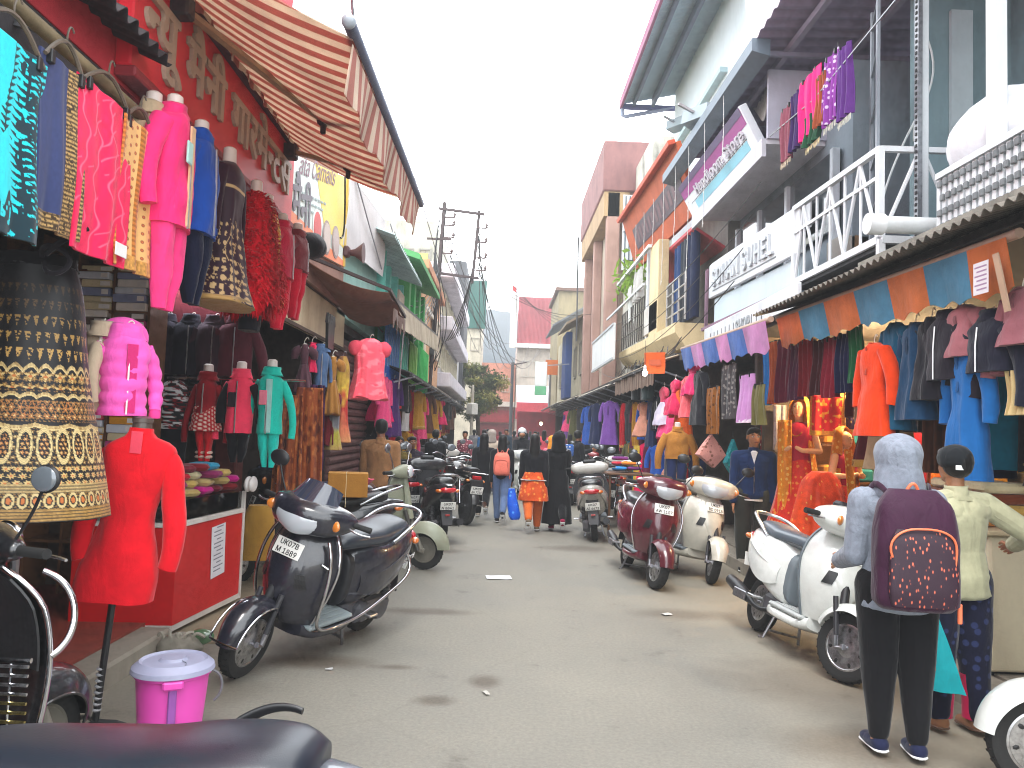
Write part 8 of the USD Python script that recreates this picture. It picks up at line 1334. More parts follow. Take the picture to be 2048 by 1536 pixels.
def person(label, loc, rz, H, J, top='16171c', pants='17181c', shoes='1a1a1c', skin='8a5a3e', hair='short', hairc='0d0b0b', female=False, coat=0.0, w=1.0, edge=.028, sleeves=True, topm=None, pantm=None, hood=None, skirt=None, cap=None, face=True, name='person', shoe_sole='d0d0d0', fit=1.0, flare=1.0, extra=None, barefoot=False, group=None):
    t = thing(name, label, 'person', loc, rz, group); k = H; S = skin_mat(skin); hw = w
    hd_ = J['head']; tr = J['turn']
    def hp(v): return hd_ + rot(np.asarray(v, float) * H, 'z', tr)
    B = [(J['pelvis'], (.062 * k, .082 * k * hw, .06 * k), J['waist'], (.05 * k, .066 * k * hw, .05 * k)), (J['waist'], (.05 * k, .066 * k * hw, .05 * k), J['chest'], (.056 * k, .084 * k * hw, .06 * k)), (J['chest'], (.055 * k, .082 * k * hw, .055 * k), J['neck'] - J['up'] * .012 * k, .034 * k), (J['neck'], .031 * k, hp((-.008, 0, -.03)), .031 * k),
         (hp((-.012, 0, .018)), (.060 * k, .047 * k, .053 * k), hp((.004, 0, -.012)), (.052 * k, .042 * k, .045 * k)), (hp((.004, 0, -.012)), (.05 * k, .041 * k, .045 * k), hp((.022, 0, -.042)), (.026 * k, .025 * k, .022 * k))]
    if face: B += [(hp((.052, 0, .012)), .006 * k, hp((.066, 0, -.010)), .008 * k), (hp((.050, 0, -.030)), (.008 * k, .016 * k, .006 * k), hp((.045, 0, -.034)), (.008 * k, .014 * k, .006 * k)), (hp((.044, .02, .016)), .008 * k, hp((.044, -.02, .016)), .008 * k)] + [(hp((-.004, s * .047, .004)), (.010 * k, .006 * k, .016 * k), hp((-.006, s * .05, -.004)), (.009 * k, .005 * k, .014 * k)) for s in (1, -1)]
    for s in (1, -1):
        j = J[s]; B += [(J['neck'] - J['up'] * .018 * k, .024 * k, j['sh'], .032 * k), (j['sh'], .036 * k, j['elbow'], .025 * k), (j['elbow'], .025 * k, j['wrist'], .017 * k), (j['hip'], .062 * k, j['knee'], .037 * k), (j['knee'], .036 * k, j['ankle'], .024 * k), (j['ankle'], .024 * k, j['ankle'] + [0, 0, -.02 * k], .024 * k), (j['ankle'] + [0, 0, -.024 * k], .020 * k, j['toe'], .017 * k)]
        hdn = j['hdir']; fw = np.array([1.0, 0, 0]); fw = fw - (fw @ hdn) * hdn; fw /= np.linalg.norm(fw); pc = j['wrist'] + hdn * .03 * k; pc2 = j['wrist'] + hdn * .05 * k
        B.append((j['wrist'], .014 * k, pc, (.017 * k, .011 * k, .02 * k)))
        for q, (o, l) in enumerate(((.018, .040), (.007, .046), (-.005, .043), (-.016, .034))):
            a = pc2 + fw * o * k; b = a + (hdn * .6 + fw * .05) * l * k * .6; c_ = b + (hdn * .75 - np.array([0, s, 0]) * .35) * l * k * .5; B += [(pc + fw * o * k * .8, .0068 * k, b, .0058 * k), (b, .0058 * k, c_, .0045 * k)]
        th0 = pc + fw * .014 * k; B += [(th0, .0075 * k, th0 + (hdn * .5 + fw * .8) * .022 * k, .0062 * k), (th0 + (hdn * .5 + fw * .8) * .022 * k, .0062 * k, th0 + (hdn * .95 + fw * .5) * .036 * k, .005 * k)]
    part(t, 'body', flesh(B, edge * .75, 4, 12), S, smooth=True)
    if face:
        for s in (1, -1):
            e = part(t, 'eye', ellipsoid(hp((.0475, s * .019, .006)), (.006 * k, .009 * k, .0055 * k), 1), paint('d8d4cc', .3), smooth=True); part(e, 'iris', ellipsoid(hp((.0525, s * .019, .006)), (.003 * k, .0045 * k, .0045 * k), 1), paint('120c08', .2), smooth=True)
            part(t, 'eyebrow', tube([hp((.050, s * .009, .019)), hp((.052, s * .02, .0215)), hp((.046, s * .031, .017))], .0026 * k, 5), HAIR)
        part(t, 'lips', ellipsoid(hp((.054, 0, -.031)), (.006 * k, .014 * k, .0042 * k), 1), paint('7a3f36', .4), smooth=True)
    # trousers
    m_ = .012 * k * fit
    if pants:
        PB = [(J['pelvis'], (.062 * k + m_, .084 * k * hw + m_, .055 * k), J['waist'] - J['up'] * .03 * k, (.055 * k, .072 * k * hw + m_, .04 * k))]
        for s in (1, -1): j = J[s]; q = j['ankle'] + (j['knee'] - j['ankle']) * .06; PB += [(j['hip'], .064 * k + m_ * .6, j['knee'], .040 * k + m_ * fit), (j['knee'], .040 * k + m_ * fit, q, (.026 * k + m_ * .8) * flare)]
        part(t, 'trousers', wrinkle(flesh(PB, edge, 6), .006, 9, 3), pantm or fabric(pants, fold=.4), smooth=True)
    for s in (1, -1):
        j = J[s]; f = j['foot'] / np.linalg.norm(j['foot']); a = j['ankle'] + [0, 0, -.024 * k]
        if not barefoot:
            sh = part(t, 'shoe', flesh([(a - f * .012 * k, .027 * k, a + f * .03 * k, .027 * k), (a + f * .03 * k, .027 * k, j['toe'], (.022 * k, .024 * k, .017 * k))], .012, 4), fabric(shoes, weave=.2), smooth=True); part(sh, 'sole', wrinkle(flesh([(a - f * .016 * k + [0, 0, -.016 * k], (.024 * k, .026 * k, .008 * k), j['toe'] + f * .004 * k + [0, 0, -.011 * k], (.022 * k, .025 * k, .008 * k))], .02, 2), .0005), paint(shoe_sole, .6), smooth=40)
    # top: torso and sleeves as one garment, skirted by coat
    if top:
        c1 = .016 * k * fit; TB = [(J['waist'], (.052 * k + c1, .070 * k * hw + c1, .05 * k), J['chest'], (.058 * k + c1, .086 * k * hw + c1, .06 * k)), (J['chest'], (.056 * k + c1, .086 * k * hw + c1, .05 * k), J['neck'] - J['up'] * .03 * k, (.045 * k, .06 * k, .03 * k)), (J['pelvis'] - J['up'] * .02 * k, (.066 * k + c1, .088 * k * hw + c1, .04 * k), J['waist'], (.054 * k + c1, .072 * k * hw + c1, .05 * k))]
        if coat: TB.append((J['pelvis'] - J['up'] * coat * H, (.07 * k + c1, .092 * k * hw + c1 * 1.2, .02 * k), J['pelvis'], (.066 * k + c1, .088 * k * hw + c1, .05 * k)))
        for s in (1, -1):
            j = J[s]; TB += [(J['neck'] - J['up'] * .022 * k, .027 * k + c1 * .4, j['sh'], .034 * k + c1 * .4), (J['chest'] + [0, s * .04 * k, .02 * k], .05 * k + c1, j['sh'] - [0, s * .014 * k, .02 * k], .034 * k + c1 * .5), (j['sh'], .035 * k + c1 * .5, j['elbow'], .029 * k + c1 * .5)]
            if sleeves: TB.append((j['elbow'], .030 * k + c1 * .5, j['wrist'] + (j['elbow'] - j['wrist']) * .06, .022 * k + c1 * .45))
        part(t, 'top', wrinkle(flesh(TB, edge, 6), .008, 7, 5), topm or fabric(top, fold=.45, vary=.18), smooth=True)
    if top and not hood: part(t, 'collar', place(drape([(.022 * k, .036 * k, .038 * k), (0, .041 * k, .043 * k), (-.03 * k, .05 * k, .055 * k)], 22, 6), J['neck'], (0, 1, 0), (-1, 0, 0), J['up']), topm or fabric(top), smooth=60)
    if skirt:   # (colour, top height, hem height, hem half width, hem half depth)
        c, z0, z1, a, b = skirt; m = drape([(z0, .09 * k * hw, .075 * k), (z0 - .1 * (z0 - z1), .10 * k * hw, .085 * k), (z1, a, b)], 44, 22, 8, .014, 4); part(t, 'skirt', mv(m, rz=PI / 2), c if not isinstance(c, str) else fabric(c), smooth=60)
    HM = fabric(hairc, rough=.5, vary=.35, scale=50, weave=.5, wscale=160)
    if hair == 'short': part(t, 'hair', wrinkle(flesh([(hp((-.018, 0, .026)), (.062 * k, .051 * k, .050 * k), hp((-.022, 0, .0)), (.055 * k, .049 * k, .045 * k)), (hp((.018, 0, .05)), (.035 * k, .042 * k, .022 * k), hp((-.01, 0, .045)), (.05 * k, .045 * k, .03 * k))], .014, 3), .004, 30, 2), HM, smooth=True)
    if hair == 'long': part(t, 'hair', wrinkle(flesh([(hp((-.018, 0, .026)), (.063 * k, .053 * k, .052 * k), hp((-.022, 0, -.01)), (.056 * k, .053 * k, .045 * k)), (hp((-.03, 0, -.01)), (.05 * k, .053 * k, .045 * k), hp((-.05, 0, -.10)), (.035 * k, .055 * k, .04 * k)), (hp((-.05, 0, -.10)), (.035 * k, .055 * k, .04 * k), hp((-.062, 0, -.22)), (.022 * k, .045 * k, .04 * k))], .018, 3), .006, 24, 2), HM, smooth=True)
    if hair == 'bun': part(t, 'hair', wrinkle(flesh([(hp((-.018, 0, .026)), (.062 * k, .052 * k, .051 * k), hp((-.022, 0, -.01)), (.055 * k, .050 * k, .045 * k)), (hp((-.075, 0, -.03)), .03 * k, hp((-.07, 0, -.05)), .032 * k)], .016, 3), .004, 30, 2), HM, smooth=True)
    if cap: part(t, 'cap', wrinkle(flesh([(hp((-.012, 0, .032)), (.066 * k, .057 * k, .050 * k), hp((-.014, 0, .012)), (.064 * k, .057 * k, .03 * k))], .016, 3), .003, 20, 2), fabric(cap), smooth=True)
    if hood: part(t, 'hood', wrinkle(flesh([(hp((-.016, 0, .022)), (.082 * k, .074 * k, .064 * k), hp((-.022, 0, -.025)), (.070 * k, .068 * k, .055 * k)), (hp((-.03, 0, -.03)), (.062 * k, .070 * k, .05 * k), J['neck'] - J['up'] * .02 * k + [-.02 * k, 0, 0], (.055 * k, .085 * k, .035 * k)), (hp((-.065, 0, .03)), .035 * k, hp((-.03, 0, .045)), .04 * k)], .018, 3), .010, 11, 4), hood, smooth=True)
    return t
def backpack(label, loc, rz, c, z0, H, W, D, trim, straps, fn=None, acc=None):
    t = thing('backpack', label, 'backpack', loc, rz); M = fabric(c, rough=.7); m = lofx([(z0, -D * .5, 0, D * .42, W * .42), (z0 + .04, -D * .5, 0, D * .55, W * .5), (z0 + H * .5, -D * .5, 0, D * .55, W * .5), (z0 + H * .85, -D * .45, 0, D * .45, W * .44), (z0 + H, -D * .3, 0, D * .2, W * .28)], 30, 3.0, axis='z', m_=20)
    part(t, 'body', wrinkle(m, .006, 10, 2), M, smooth=60)
    pk = lofx([(z0 + .03, -D * 1.02, 0, D * .12, W * .36), (z0 + H * .2, -D * 1.05, 0, D * .16, W * .40), (z0 + H * .55, -D * 1.0, 0, D * .14, W * .38), (z0 + H * .68, -D * .96, 0, D * .06, W * .30)], 40, 3.0, axis='z', m_=40)
    if fn: part(t, 'pocket', pk, fn, smooth=60)
    else: part(t, 'pocket', pk, M, smooth=60)
    part(t, 'zip', tube([(-D * 1.10, sy * W * .36, z) for sy, z in ((-1, z0 + H * .30), (-1.02, z0 + H * .5), (-.92, z0 + H * .62), (-.5, z0 + H * .68), (0, z0 + H * .69), (.5, z0 + H * .68), (.92, z0 + H * .62), (1.02, z0 + H * .45))], .006, 6, sm=26), paint(trim, .5), smooth=60)
    for s in (-1, 1):
        a, b = straps; part(t, 'strap', tube([(-.02, s * W * .26, z0 + H * .95), (a[0], s * a[1], a[2]), (b[0], s * b[1], b[2]), (-.02, s * W * .42, z0 + H * .1)], .018, 8, sm=20, flat=.4), M if not acc else fabric(acc), smooth=60)
    part(t, 'haul_loop', tube([(-D * .3, -.03, z0 + H * .98), (-D * .35, 0, z0 + H + .03), (-D * .3, .03, z0 + H * .98)], .008, 6, sm=10), paint(trim, .5)); part(t, 'pull_tab', cbox(-D * 1.16, -D * 1.10, W * .2, W * .24, z0 + H * .22, z0 + H * .30, .004) if False else cbox(-D * .6, -D * .5, -W * .54, -W * .49, z0 - .06, z0 + .04, .004), paint(trim, .5)); return t
A = lambda l, r: (l, r)
AWAY, TOCAM = PI / 2, -PI / 2
HOODM = fabric('7a818d', vary=.16, scale=30, weave=.6, fold=.7, wscale=200)
# hooded person with the backpack
J = pose(1.66, w=1.1, legs=((.03, .03), (-.05, .03)), arms=((.06, .16, 1.2), (.06, .16, 1.2)), spread=.035, turn=-.25); person('person in a blue-grey hooded sweatshirt and black leggings, back turned, wearing a purple backpack', (2.16, 4.18, .004), AWAY - .12, 1.66, J, topm=HOODM, top='7f8ca2', pants='0c0c10', shoes='1a1f3c', hair=None, face=False, female=True, flare=.85, coat=.085, hood=HOODM, w=1.1, edge=.02, fit=1.2, skin='a87858')
PF = usdkit.material(stage, '/World/Looks/speckled_pocket', {'g': ('geometry', {}), 'mp': ('mapping', {'scale': (58, 58, 26), 'rotation': (0, .7, 0)}), 'v': ('voronoi_texture', {'scale': 1.0, 'randomness': 1.0}), 'r': ('rgb_ramp', {'ramp': [(.14, hx('c8644a')), (.3, hx('24091e'))]}), 'p': ('principled_bsdf', {'roughness': .65})}, [('g.position', 'mp.vector'), ('mp.vector', 'v.vector'), ('v.distance', 'r.fac'), ('r.color', 'p.base_color')], surface='p.BSDF')
backpack('purple backpack with an orange zip and flecked pocket on the hooded person', (2.145, 4.045, 0), AWAY - .12, '32102a', .82, .60, .41, .19, 'e0704a', ((.10, .14, 1.43), (.16, .15, 1.15)), PF)
# person in the pale green top
J = pose(1.62, w=1.2, legs=((.02, .02), (-.05, .05)), arms=((-.05, .2, .5), (-.55, .85, 1.7)), spread=.05); person('person in a pale olive knitted top and dark patterned trousers, hand on hip', (2.70, 4.56, .004), AWAY + .15, 1.62, J, top='a8a688', pants='16182e', shoes='8a5f42', hair='short', face=False, female=True, coat=.07, w=1.2, fit=1.25, edge=.02, cap='14181c', skin='96684a', pantm=fabric('14162c', c2='2a3358'), shoe_sole='5a4030')
sk_ = thing('cap_badge', 'white lettered badge on the dark beanie of the person in the olive top', 'badge', (2.68, 4.465, 1.525), .0); part(sk_, 'patch', cbox(-.035, .035, -.004, .0, -.012, .016, .002), paint('d8d8d8', .5))
for s, x in ((1, 2.63), (-1, 2.78)): solo('sock', tube([(x, 4.56, .09), (x, 4.555, .20), (x, 4.56, .34)], [.047, .052, .06], 14).apply_translation((0, -.005 if s > 0 else -.02, 0)), fabric('b01848'), f'crimson long sock on the {"left" if s > 0 else "right"} foot of the person in the olive top', 'sock', smooth=60)
tb = thing('carrier_bag', 'turquoise carrier bag with a peach packet held between the two people on the right', 'bag', (2.46, 4.36, .28)); part(tb, 'bag', wrinkle(hullm([(-.12, -.04, .34), (-.10, .05, .36), (.0, .0, .50), (.16, -.05, .0), (-.14, .05, .02), (-.14, -.05, .04), (.17, .05, .02)]).subdivide().subdivide().subdivide(), .012, 9, 3), fabric('1c98a0', rough=.4), smooth=50); part(tb, 'packet', wrinkle(cbox(-.15, -.02, -.08, -.04, .12, .38, .03).subdivide().subdivide(), .008, 9, 4), paint('cf9474', .5), smooth=50); part(tb, 'handle', tube([(0, 0, .48), (.02, 0, .62)], .008, 6), fabric('1c98a0'))
# man in the dark blue jacket
J = pose(1.77, w=1.14, legs=((.02, .03), (-.02, .03)), arms=((.02, .13, .25), (.02, .13, .25)), spread=.075, turn=.15); t_ = person('person in a navy zip jacket and grey trousers facing the street by the bride forms', (3.20, 9.72, .004), TOCAM - .25, 1.77, J, top='142a52', pants='35352f', shoes='1a1512', skin='a87452', coat=.02, w=1.14, edge=.022, fit=1.2, hair='short'); ch = J['neck']
part(t_, 'shirt_front', hullm([(.092, -.042, 1.485), (.092, .042, 1.485), (.136, 0, 1.34), (.10, -.036, 1.485), (.10, .036, 1.485), (.141, 0, 1.35), (.05, 0, 1.52)]), fabric('c8cad0')); part(t_, 'zip', tube([(.128, 0, 1.35), (.148, 0, 1.13), (.148, 0, .95)], .005, 5), STEEL); part(t_, 'belt', drape([(.905, .165, .142), (.885, .166, .143)], 24, 3), paint('c8c4bc', .4))
# tan jacket, back turned, on the left
q = WP(757, 985, 10.4); J = pose(1.72, w=1.1, legs=((.02, .02), (0, .02)), arms=((.1, .14, .35), (.1, .14, .35)), turn=.3); person('person in a tan jacket with the back turned beside the roller shutter', (q[0], 10.4, .004), AWAY, 1.72, J, top='8f6744', pants='14141a', hair='short', face=False, coat=.06, w=1.1, fit=1.25, edge=.026)
# walkers down the street
def walk(px, py, H, ph, **k):
    g = GP(px, py); sw = .32 * ph; J = pose(H, legs=((sw, .10 if ph > 0 else .75), (-sw, .75 if ph > 0 else .10)), arms=k.pop('arms', ((-.25 * ph, .1, .2), (.25 * ph, .1, .2))), w=k.pop('w', .95), spread=.04, turn=k.pop('turn', 0)); return (g[0], g[1], .004), J, H
l, J, H = walk(963, 1036, 1.60, 1.0); person('person in a black top and black trousers walking away with long dark hair', l, AWAY, H, J, top='101015', pants='0e0e13', shoes='8f857a', hair='long', face=False, female=True)
l, J, H = walk(1000, 1047, 1.56, .6); person('person in a black top and blue jeans walking away with a pink backpack', l, AWAY - .1, H, J, top='111116', pants='54678a', shoes='16161a', hair='long', face=False, female=True, shoe_sole='d8d8d8')
backpack('salmon pink leather backpack on the person in jeans', (l[0], l[1] - .09, 0), AWAY - .1, 'd8705e', .86, .40, .29, .12, 'b85a4a', ((.06, .10, 1.32), (.10, .12, 1.1)), acc='d8806e')
l, J, H = walk(1064, 1064, 1.60, -.7, w=1.05); person('person in a black cardigan over an orange tunic and orange trousers walking away', l, AWAY, H, J, top='111117', pants='b5541c', shoes='6a5a4a', hair='long', face=False, female=True, w=1.05, skirt=(fabric('c04a1c', c2='d8823a'), .98, .52, .25, .21), fit=1.2)
solo('cardigan_trim', drape([(.865, .218, .175), (.845, .222, .178)], 40, 3, 8, .012, 4).apply_translation((l[0], l[1], 0)), fabric('b8b0b0', weave=.8), 'pale beaded edge round the hem of the black cardigan', 'trim', smooth=60)
solo('carrier_bag', wrinkle(lofx([(0, .05, 0, .07, .05), (.08, .04, 0, .10, .06), (.3, .0, 0, .09, .05), (.50, -.02, 0, .05, .02)], 18, 2.6, axis='z'), .02, 9, 4).apply_translation((l[0] - .34, l[1] - .02, .20)), fabric('1450c0', c2='4a90e0', rough=.35), 'bright blue carrier bag hanging from the hand of the walker in orange', 'bag', smooth=60)
l, J, H = walk(1112, 1062, 1.62, .5); person('person in a long black robe and veil walking beside the one in orange', l, AWAY, H, J, top='0c0c10', pants='0c0c10', shoes='8a1a40', hair=None, face=False, female=True, hood=fabric('0c0c10'), skirt=('0c0c10', 1.0, .13, .26, .22), coat=.05)
l, J, H = walk(1104, 1010, 1.55, .4); person('person with an orange headscarf and pink top beyond the two walkers', (1.15, 16.5, .004), AWAY, H, J, top='c86a7a', pants='7a4a5a', hair=None, face=False, hood=fabric('d88a2a'), edge=.04)
J = pose(1.68, legs=((.1, .1), (-.1, .1)), arms=((.9, .1, 1.0), (.2, .1, .3)), turn=.6); q = GP(1152, 1008); person('person in dark clothes with a shopping bag on the shoulder, right of the walkers', (q[0], q[1], .004), AWAY - 1.2, 1.68, J, top='15151b', pants='2a2628', hair='short', edge=.035)
solo('shoulder_bag', cbox(-.15, .15, -.05, .05, 0, .28, .03).apply_translation((q[0] - .25, q[1] - .1, 1.1)), fabric('3a62a8', c2='d8d8d8'), 'blue and white shopping bag on the shoulder of the person in dark clothes', 'bag', smooth=40)
# rider coming towards the camera
q = GP(1042, 1000); scooter('white scooter being ridden towards the camera in the middle of the street', (q[0] + .0, q[1] + .62, .004), TOCAM + .02, 'c9ccc8', seat='1a1a1c')
J = pose(1.62, legs=((1.35, 1.3), (1.35, 1.3)), arms=((.75, .2, .45), (.75, .2, .45)), sit=.93, spread=.09); t_ = person('person in a dark jacket and white helmet riding the white scooter', (q[0], q[1] + .98, 0), TOCAM + .02, 1.62, J, top='15161c', pants='23242c', hair=None, edge=.035, cap=None)
hh = J['head']; part(t_, 'helmet', flesh([(hh + [-.02, 0, .05], (.125, .115, .11), hh + [-.03, 0, -.02], (.115, .115, .10))], .02, 3), paint('c8ccd0', .25), smooth=True); part(t_, 'face_opening', ellipsoid(hh + [.055, 0, -.03], (.065, .078, .062), 2), S_ := skin_mat('96684a'), smooth=True); part(t_, 'helmet_rim', tube([hh + [.07 * math.cos(a * .3) + .01, .098 * math.sin(a), -.03 + .075 * math.cos(a)] for a in np.linspace(-2.2, 2.2, 20)], .012, 6), BLACKP)
# people sitting by the left stalls and the far crowd
for px, py, Y, c, lab, hr in ((826, 905, 14.2, '2a2430', 'person in dark clothes sitting among the left stalls, hand near the face', 'short'), (800, 905, 13.6, '6a5a2a', 'person with a mustard scarf sitting behind the tan jacket', 'bun'), (872, 930, 16.5, '111116', 'person in a black coat standing by the parked motorcycles', 'short')):
    q = WP(px, 860, Y); sit = Y < 15; J = pose(1.6, legs=((1.4, 1.4), (1.4, 1.4)) if sit else ((0, 0), (0, 0)), arms=((.5, .1, 1.6), (.4, .1, .8)), sit=.62 if sit else None); person(lab, (q[0], Y, .004 if not sit else .1), TOCAM + .3 if sit else AWAY, 1.6, J, top=c, pants='1a1a20', hair=hr, edge=.035, face=sit)
    if sit: solo('stool', join([cbox(-.2, .2, -.2, .2, .54, .60, .02)] + [cbox(a - .02, a + .02, b - .02, b + .02, 0, .54, .004) for a in (-.16, .16) for b in (-.16, .16)]).apply_translation((q[0], Y, .0)), SHW, f'wooden stool under the {"person with a mustard scarf" if c == "6a5a2a" else "sitting person with a hand near the face"}', 'stool')
CROWD = [(930, 22, '7a3a48', 'd8b0b0', 'striped maroon and pink jumper'), (983, 20, 'b8a898', None, 'pale shawl and grey scarf over the head'), (968, 27, '2a5a8a', None, 'blue jacket'), (1012, 30, '2a3a4a', None, 'slate jacket'), (1052, 26, '2a4a8a', None, 'cobalt jacket'), (1028, 34, '4a3a3a', None, 'brown coat'), (1070, 33, '1a1a20', None, 'black coat'), (1088, 30, 'c84a5a', None, 'rose red top'), (1000, 38, '8a2a3a', None, 'wine jumper'), (1045, 44, '3a6a5a', None, 'green top'), (1060, 48, '6a4a8a', None, 'violet top'), (975, 44, '5a4a3a', None, 'tan coat'), (1018, 50, '2a2a30', None, 'charcoal coat'), (1076, 46, 'b86a2a', None, 'rust jacket'), (1036, 56, '8a8a90', None, 'grey jacket'), (1120, 24, '5a2a3a', None, 'plum shawl'), (1140, 28, '2a2a3a', None, 'inky blue coat'), (948, 34, '7a7a80', None, 'ash grey jacket')]
for i, (px, Y, c, c2, nm) in enumerate(CROWD):
    q = WP(px, 880, Y); ph = (-1) ** i * .5; J = pose(1.58 + .03 * (i % 4), legs=((.25 * ph, .1), (-.25 * ph, .4))); person(f'distant person in the crowd wearing a {nm}', (q[0], Y, .004), AWAY if i % 3 else TOCAM, 1.58 + .03 * (i % 4), J, top=c, topm=fabric(c, c2) if c2 else None, pants=['1a1a22', '3a4a6a', '4a3a30'][i % 3], hair=None if i == 1 else ['short', 'long', 'bun'][i % 3], hood=fabric('9a8f88') if i == 1 else None, edge=.06, face=False)
# ================================================================ POWER POLE, WIRES, TREE, SMALL LITTER
pt = thing('power_pole', 'rusty steel power pole with a short second post, crossarms and insulators above the left roofs', 'power pole'); IR = grime('4a3f40', '2a2224', .5, .7)
PT, PB_ = np.array([-1.98, 24, 8.75]), np.array([-2.35, 24, 0.0]); pp = lambda z: PB_ + (PT - PB_) * (z / 8.75)
part(pt, 'pole', join([beam(pp(0), pp(8.75), .14, .07), beam(pp(0) + [0, .09, 0], pp(8.75) + [0, .09, 0], .03, .12)]), IR); part(pt, 'second_post', beam((-1.02, 24, 6.2), (-.88, 24, 8.5), .08), IR)
for z, z2, x0, x1 in ((8.52, 8.38, -.16, -.72), (6.5, 6.35, -.25, -.82)): part(pt, 'crossarm', beam(pp(z) + [x0, -.06, 0], (x1, 23.94, z2), .07), IR)
part(pt, 'crossarm', beam(pp(7.55) + [-.45, -.06, 0], pp(7.55) + [.3, -.06, 0], .06), IR)
def insul(o, sx): i_ = part(pt, 'insulator', join([beam(o, np.array(o) + [sx * .30, 0, 0], .04), lathe([(.02, 0), (.05, .02), (.02, .05), (.05, .08), (.03, .12), (.02, .16)], 10).apply_translation(np.array(o) + [sx * .30, 0, .0])]), paint('4a3634', .35), smooth=40)
for z in (8.25, 8.0, 7.6, 7.1): insul(pp(z) + [.06, -.05, 0], 1)
for z in (7.95, 7.5, 7.0, 6.6): insul(np.array([-.93 - .0, 23.95, z]), 1)
part(pt, 'cable_bundle', join([tube([pp(8.3 - .2 * k) + [-.08 - .02 * k, -.1, 0], pp(6.5) + [-.16 + .03 * k, -.12 - .02 * k, 0], pp(4.6) + [-.1 + .08 * k, -.15, 0], pp(3.4) + [.15 * (k % 3) - .15, -.2, 0]], .014, 5, sm=18) for k in range(7)]), BLACKP)
part(pt, 'switch_box', cbox(-2.45, -2.1, 23.7, 23.9, 3.9, 4.5, .03), paint('2e3436', .5))
rw_ = np.random.default_rng(9)
def wire(label, a, b, sag, r=.010, n=20):
    a, b = np.array(a, float), np.array(b, float); u = np.linspace(0, 1, n)[:, None]; return solo('wire', tube(a + (b - a) * u - np.array([0, 0, sag]) * 4 * u * (1 - u), r, 5), BLACKP, label, 'wire', 'overhead wires')
for k in range(12): wire(f'thin black wire from the power pole to the far roofs, {ORD[k]} from the left', pp(8.3 - .25 * (k % 6)) + [.3 * (k % 2), 0, 0] if k < 6 else (-.88, 24, 8.3 - .3 * (k - 6)), (-1.5 + .9 * (k % 6), 60, 7.5 + .5 * (k % 4)), 1.2 + .15 * k, .014)
for k in range(6): wire(f'drooping wire from the power pole to the left shops, {ORD[k]} from the top', pp(6.6 - .2 * k), (-2.1, 18 - 1.1 * k, 4.6 - .25 * k), .3 + .1 * k, .012)
for k in range(7): wire(f'dark cable from the peach building to the short post, {ORD[k]} from near', (-1.9 + .05 * k, 25.5 + .5 * k, 4.5 + .1 * k), (-1.05 + .03 * k, 24.0, 6.4 + .22 * k), .25 + .12 * (k % 4), .013)
for k in range(5): wire(f'thin wire crossing from the pole to the red column building, {ORD[k]} from near', (-1.0, 24.0 + .01 * k, 6.6 + .35 * k), (3.4, 30 + 3 * k, 6.3 + .2 * k), .5, .010)
for k in range(4): wire(f'slack wire strung along the right facades, {ORD[k]} from the street', (3.0 - .1 * k, 9.0, 4.7 - .4 * k), (3.1 - .1 * k, 23.5, 4.9 - .4 * k), .4 + .1 * k, .006)
fp = thing('lamp_post', 'slim pale post standing under the tree at the end of the left row', 'post', WP(942, 880, 41) * [1, 1, 0]); part(fp, 'post', lathe([(.10, 0), (.09, .2), (.07, 3.9), (.05, 4.0)], 12), grime('b0a898', '6a645a', .4)); part(fp, 'band', lathe([(.09, 2.4), (.3, 2.45), (.3, 3.0), (.09, 3.05)], 4), paint('c8c4bc', .6))
fp = thing('lamp_post', 'dark metal post in front of the red shop fascia at the street end', 'post', WP(1020, 880, 50) * [1, 1, 0]); part(fp, 'post', lathe([(.16, 0), (.12, .3), (.09, 6), (.06, 6.1)], 10), grime('4a4c50', '2a2c30', .4)); part(fp, 'arm', beam((0, 0, 5.9), (.9, 0, 6.1), .06), IR)
fl = thing('flag', 'small red flag on a rod at the roof edge of the pink building', 'flag', (1.0, 61.5, 12.2)); part(fl, 'rod', tube([(0, 0, -2), (0, 0, 1.0)], .03, 6), IR); part(fl, 'cloth', sheet(np.array([[(-.05 - .3 * u, .05 * math.sin(6 * u), .9 - .45 * v + .2 * u) for u in np.linspace(0, 1, 6)] for v in np.linspace(0, 1, 5)]), .01), fabric('c02020'))
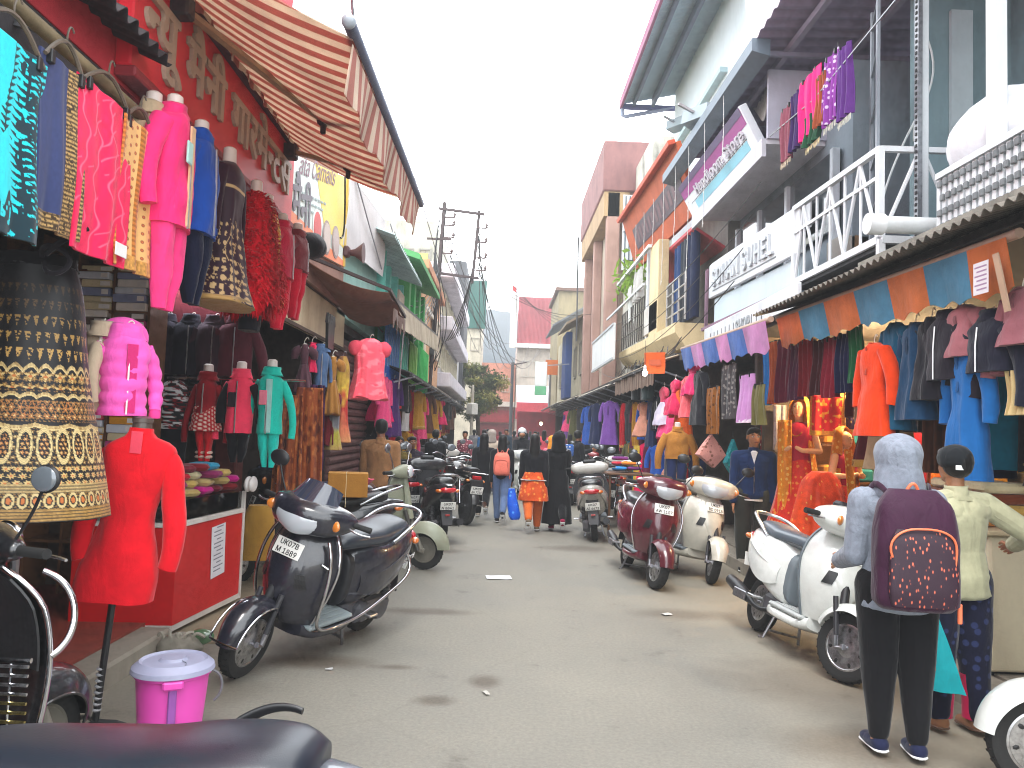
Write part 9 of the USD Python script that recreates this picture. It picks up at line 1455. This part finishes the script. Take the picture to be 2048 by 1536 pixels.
# tree at the end of the left row
def tree(label, base, H, R, n, cols, seed):
    t = thing('tree', label, 'tree', base); rng = np.random.default_rng(seed); tr = [tube([(0, 0, 0), (.1, .05, H * .3), (.02, -.05, H * .5), (.05, 0, H * .72)], [.16, .12, .10, .05], 9, sm=12)]; tips = []
    for k in range(11):
        a = k * 2.4; z = H * (.38 + .3 * rng.random()); e = np.array([math.cos(a) * R * (.5 + .5 * rng.random()), math.sin(a) * R * (.5 + .5 * rng.random()), z + H * .22 * rng.random()]); tr.append(tube([(.05, 0, z - .3), e * [.5, .5, 0] + [0, 0, (z + e[2]) / 2 + .1], e], [.06, .035, .014], 6, sm=8)); tips.append(e)
    part(t, 'trunk', tr, grime('5a4a3a', '2a221a', .5))
    cl = [(e + rng.normal(0, .28, 3), .28 + .3 * rng.random()) for e in tips for _ in range(3)] + [(np.array([0, 0, H * .8]) + rng.normal(0, .35, 3), .5)]
    for ci, c in enumerate(cols):
        V, F = [], []
        for q, r in cl[ci::len(cols)]:
            for _ in range(int(n * r)):
                d = rng.normal(0, 1, 3); d /= np.linalg.norm(d); p = q + d * r * (.15 + .85 * rng.random()) * [1.1, 1.1, .9]; a = rng.normal(0, 1, 3); a /= np.linalg.norm(a); b = np.cross(a, d); b /= np.linalg.norm(b) + 1e-9; l = .07 + .08 * rng.random(); k = len(V); V += [p - a * l, p + b * l * .45, p + a * l, p - b * l * .45]; F += [(k, k + 1, k + 2), (k, k + 2, k + 3)]
        part(t, 'crown', tm(V, F), fabric(c, vary=.4, trans=.35), kind='stuff')
q = WP(952, 860, 43); tree('small yellowish green tree behind the white balconies at the far left', (q[0], 43, 0), 6.3, 1.15, 420, ['6a7040', '4a5432', '8a8448'], 5)
q = WP(1345, 520, 19.5); pb = thing('potted_plant', 'straggly plant growing on the ledge under the orange sign', 'plant', (3.3, 19.8, 5.7)); rp = np.random.default_rng(3); V, F = [], []
for _ in range(260): p = rp.normal(0, 1, 3) * [.18, .8, .22]; a = rp.normal(0, 1, 3) * .07; b = rp.normal(0, 1, 3) * .03; k = len(V); V += [p - a, p + b, p + a, p - b]; F += [(k, k + 1, k + 2), (k, k + 2, k + 3)]
part(pb, 'foliage', tm(V, F), fabric('7a9a3a', trans=.3), kind='stuff'); part(pb, 'stem', join([tube([(0, -.6 + .3 * k, -.2), (.05, -.6 + .32 * k, .1)], .012, 5) for k in range(5)]), IR)
cl = thing('washing', 'white cloths thrown over the balcony rail below the orange sign', 'washing', (3.15, 18.2, 5.55)); part(cl, 'cloth', mv(panel(1.1, .7, 3, .06, 4), rz=Q), fabric('c8c4c0', trans=.2), smooth=60); part(cl, 'cloth', mv(panel(.5, .9, 2, .05, 6), (0, 1.0, -.2), rz=Q), fabric('d8d8d4', trans=.2), smooth=60)
# litter
def scrap(px, py, w, d, c, lab, rz=0.0, name='paper', s=0): g = GP(px, py); m = sheet(np.array([[(x * w, y * d, .006 + .004 * math.sin(3 * x + 2 * y + s) ** 2 + .003 * (abs(x) > .4)) for x in np.linspace(-.5, .5, 6)] for y in np.linspace(-.5, .5, 6)]), .002); return solo(name, mv(m, (g[0], g[1], 0), rz=rz), paint(mul(c, .62 if w < .2 else .85), .7), lab, 'litter', smooth=60)
scrap(997, 1156, .28, .20, 'dcdce0', 'white sheet of paper lying in the middle of the road', .1); scrap(1333, 1230, .09, .07, 'd0ccc8', 'small white scrap on the road before the near white scooter', .5); scrap(972, 1388, .03, .07, 'c8c4bc', 'thin pale scrap near the foreground stain', .4); scrap(658, 1340, .05, .03, 'd8d8d8', 'white bottle cap under the black scooter stand', .3); scrap(310, 1500, .1, .05, 'c86a50', 'reddish scrap on the ground left of the pink bucket', .3)
# ---------------------------------------------------------------- thin market haze
hz_ = solo('haze', bx(-158, 158, -38, 210, -1.2, 34), usdkit.material(stage, '/World/Looks/thin_haze', {'v': ('principled_volume', {'color': (.92, .94, .96), 'density': .0026, 'anisotropy': .3})}, [], volume='v.volume'), None, None, kind='stuff')
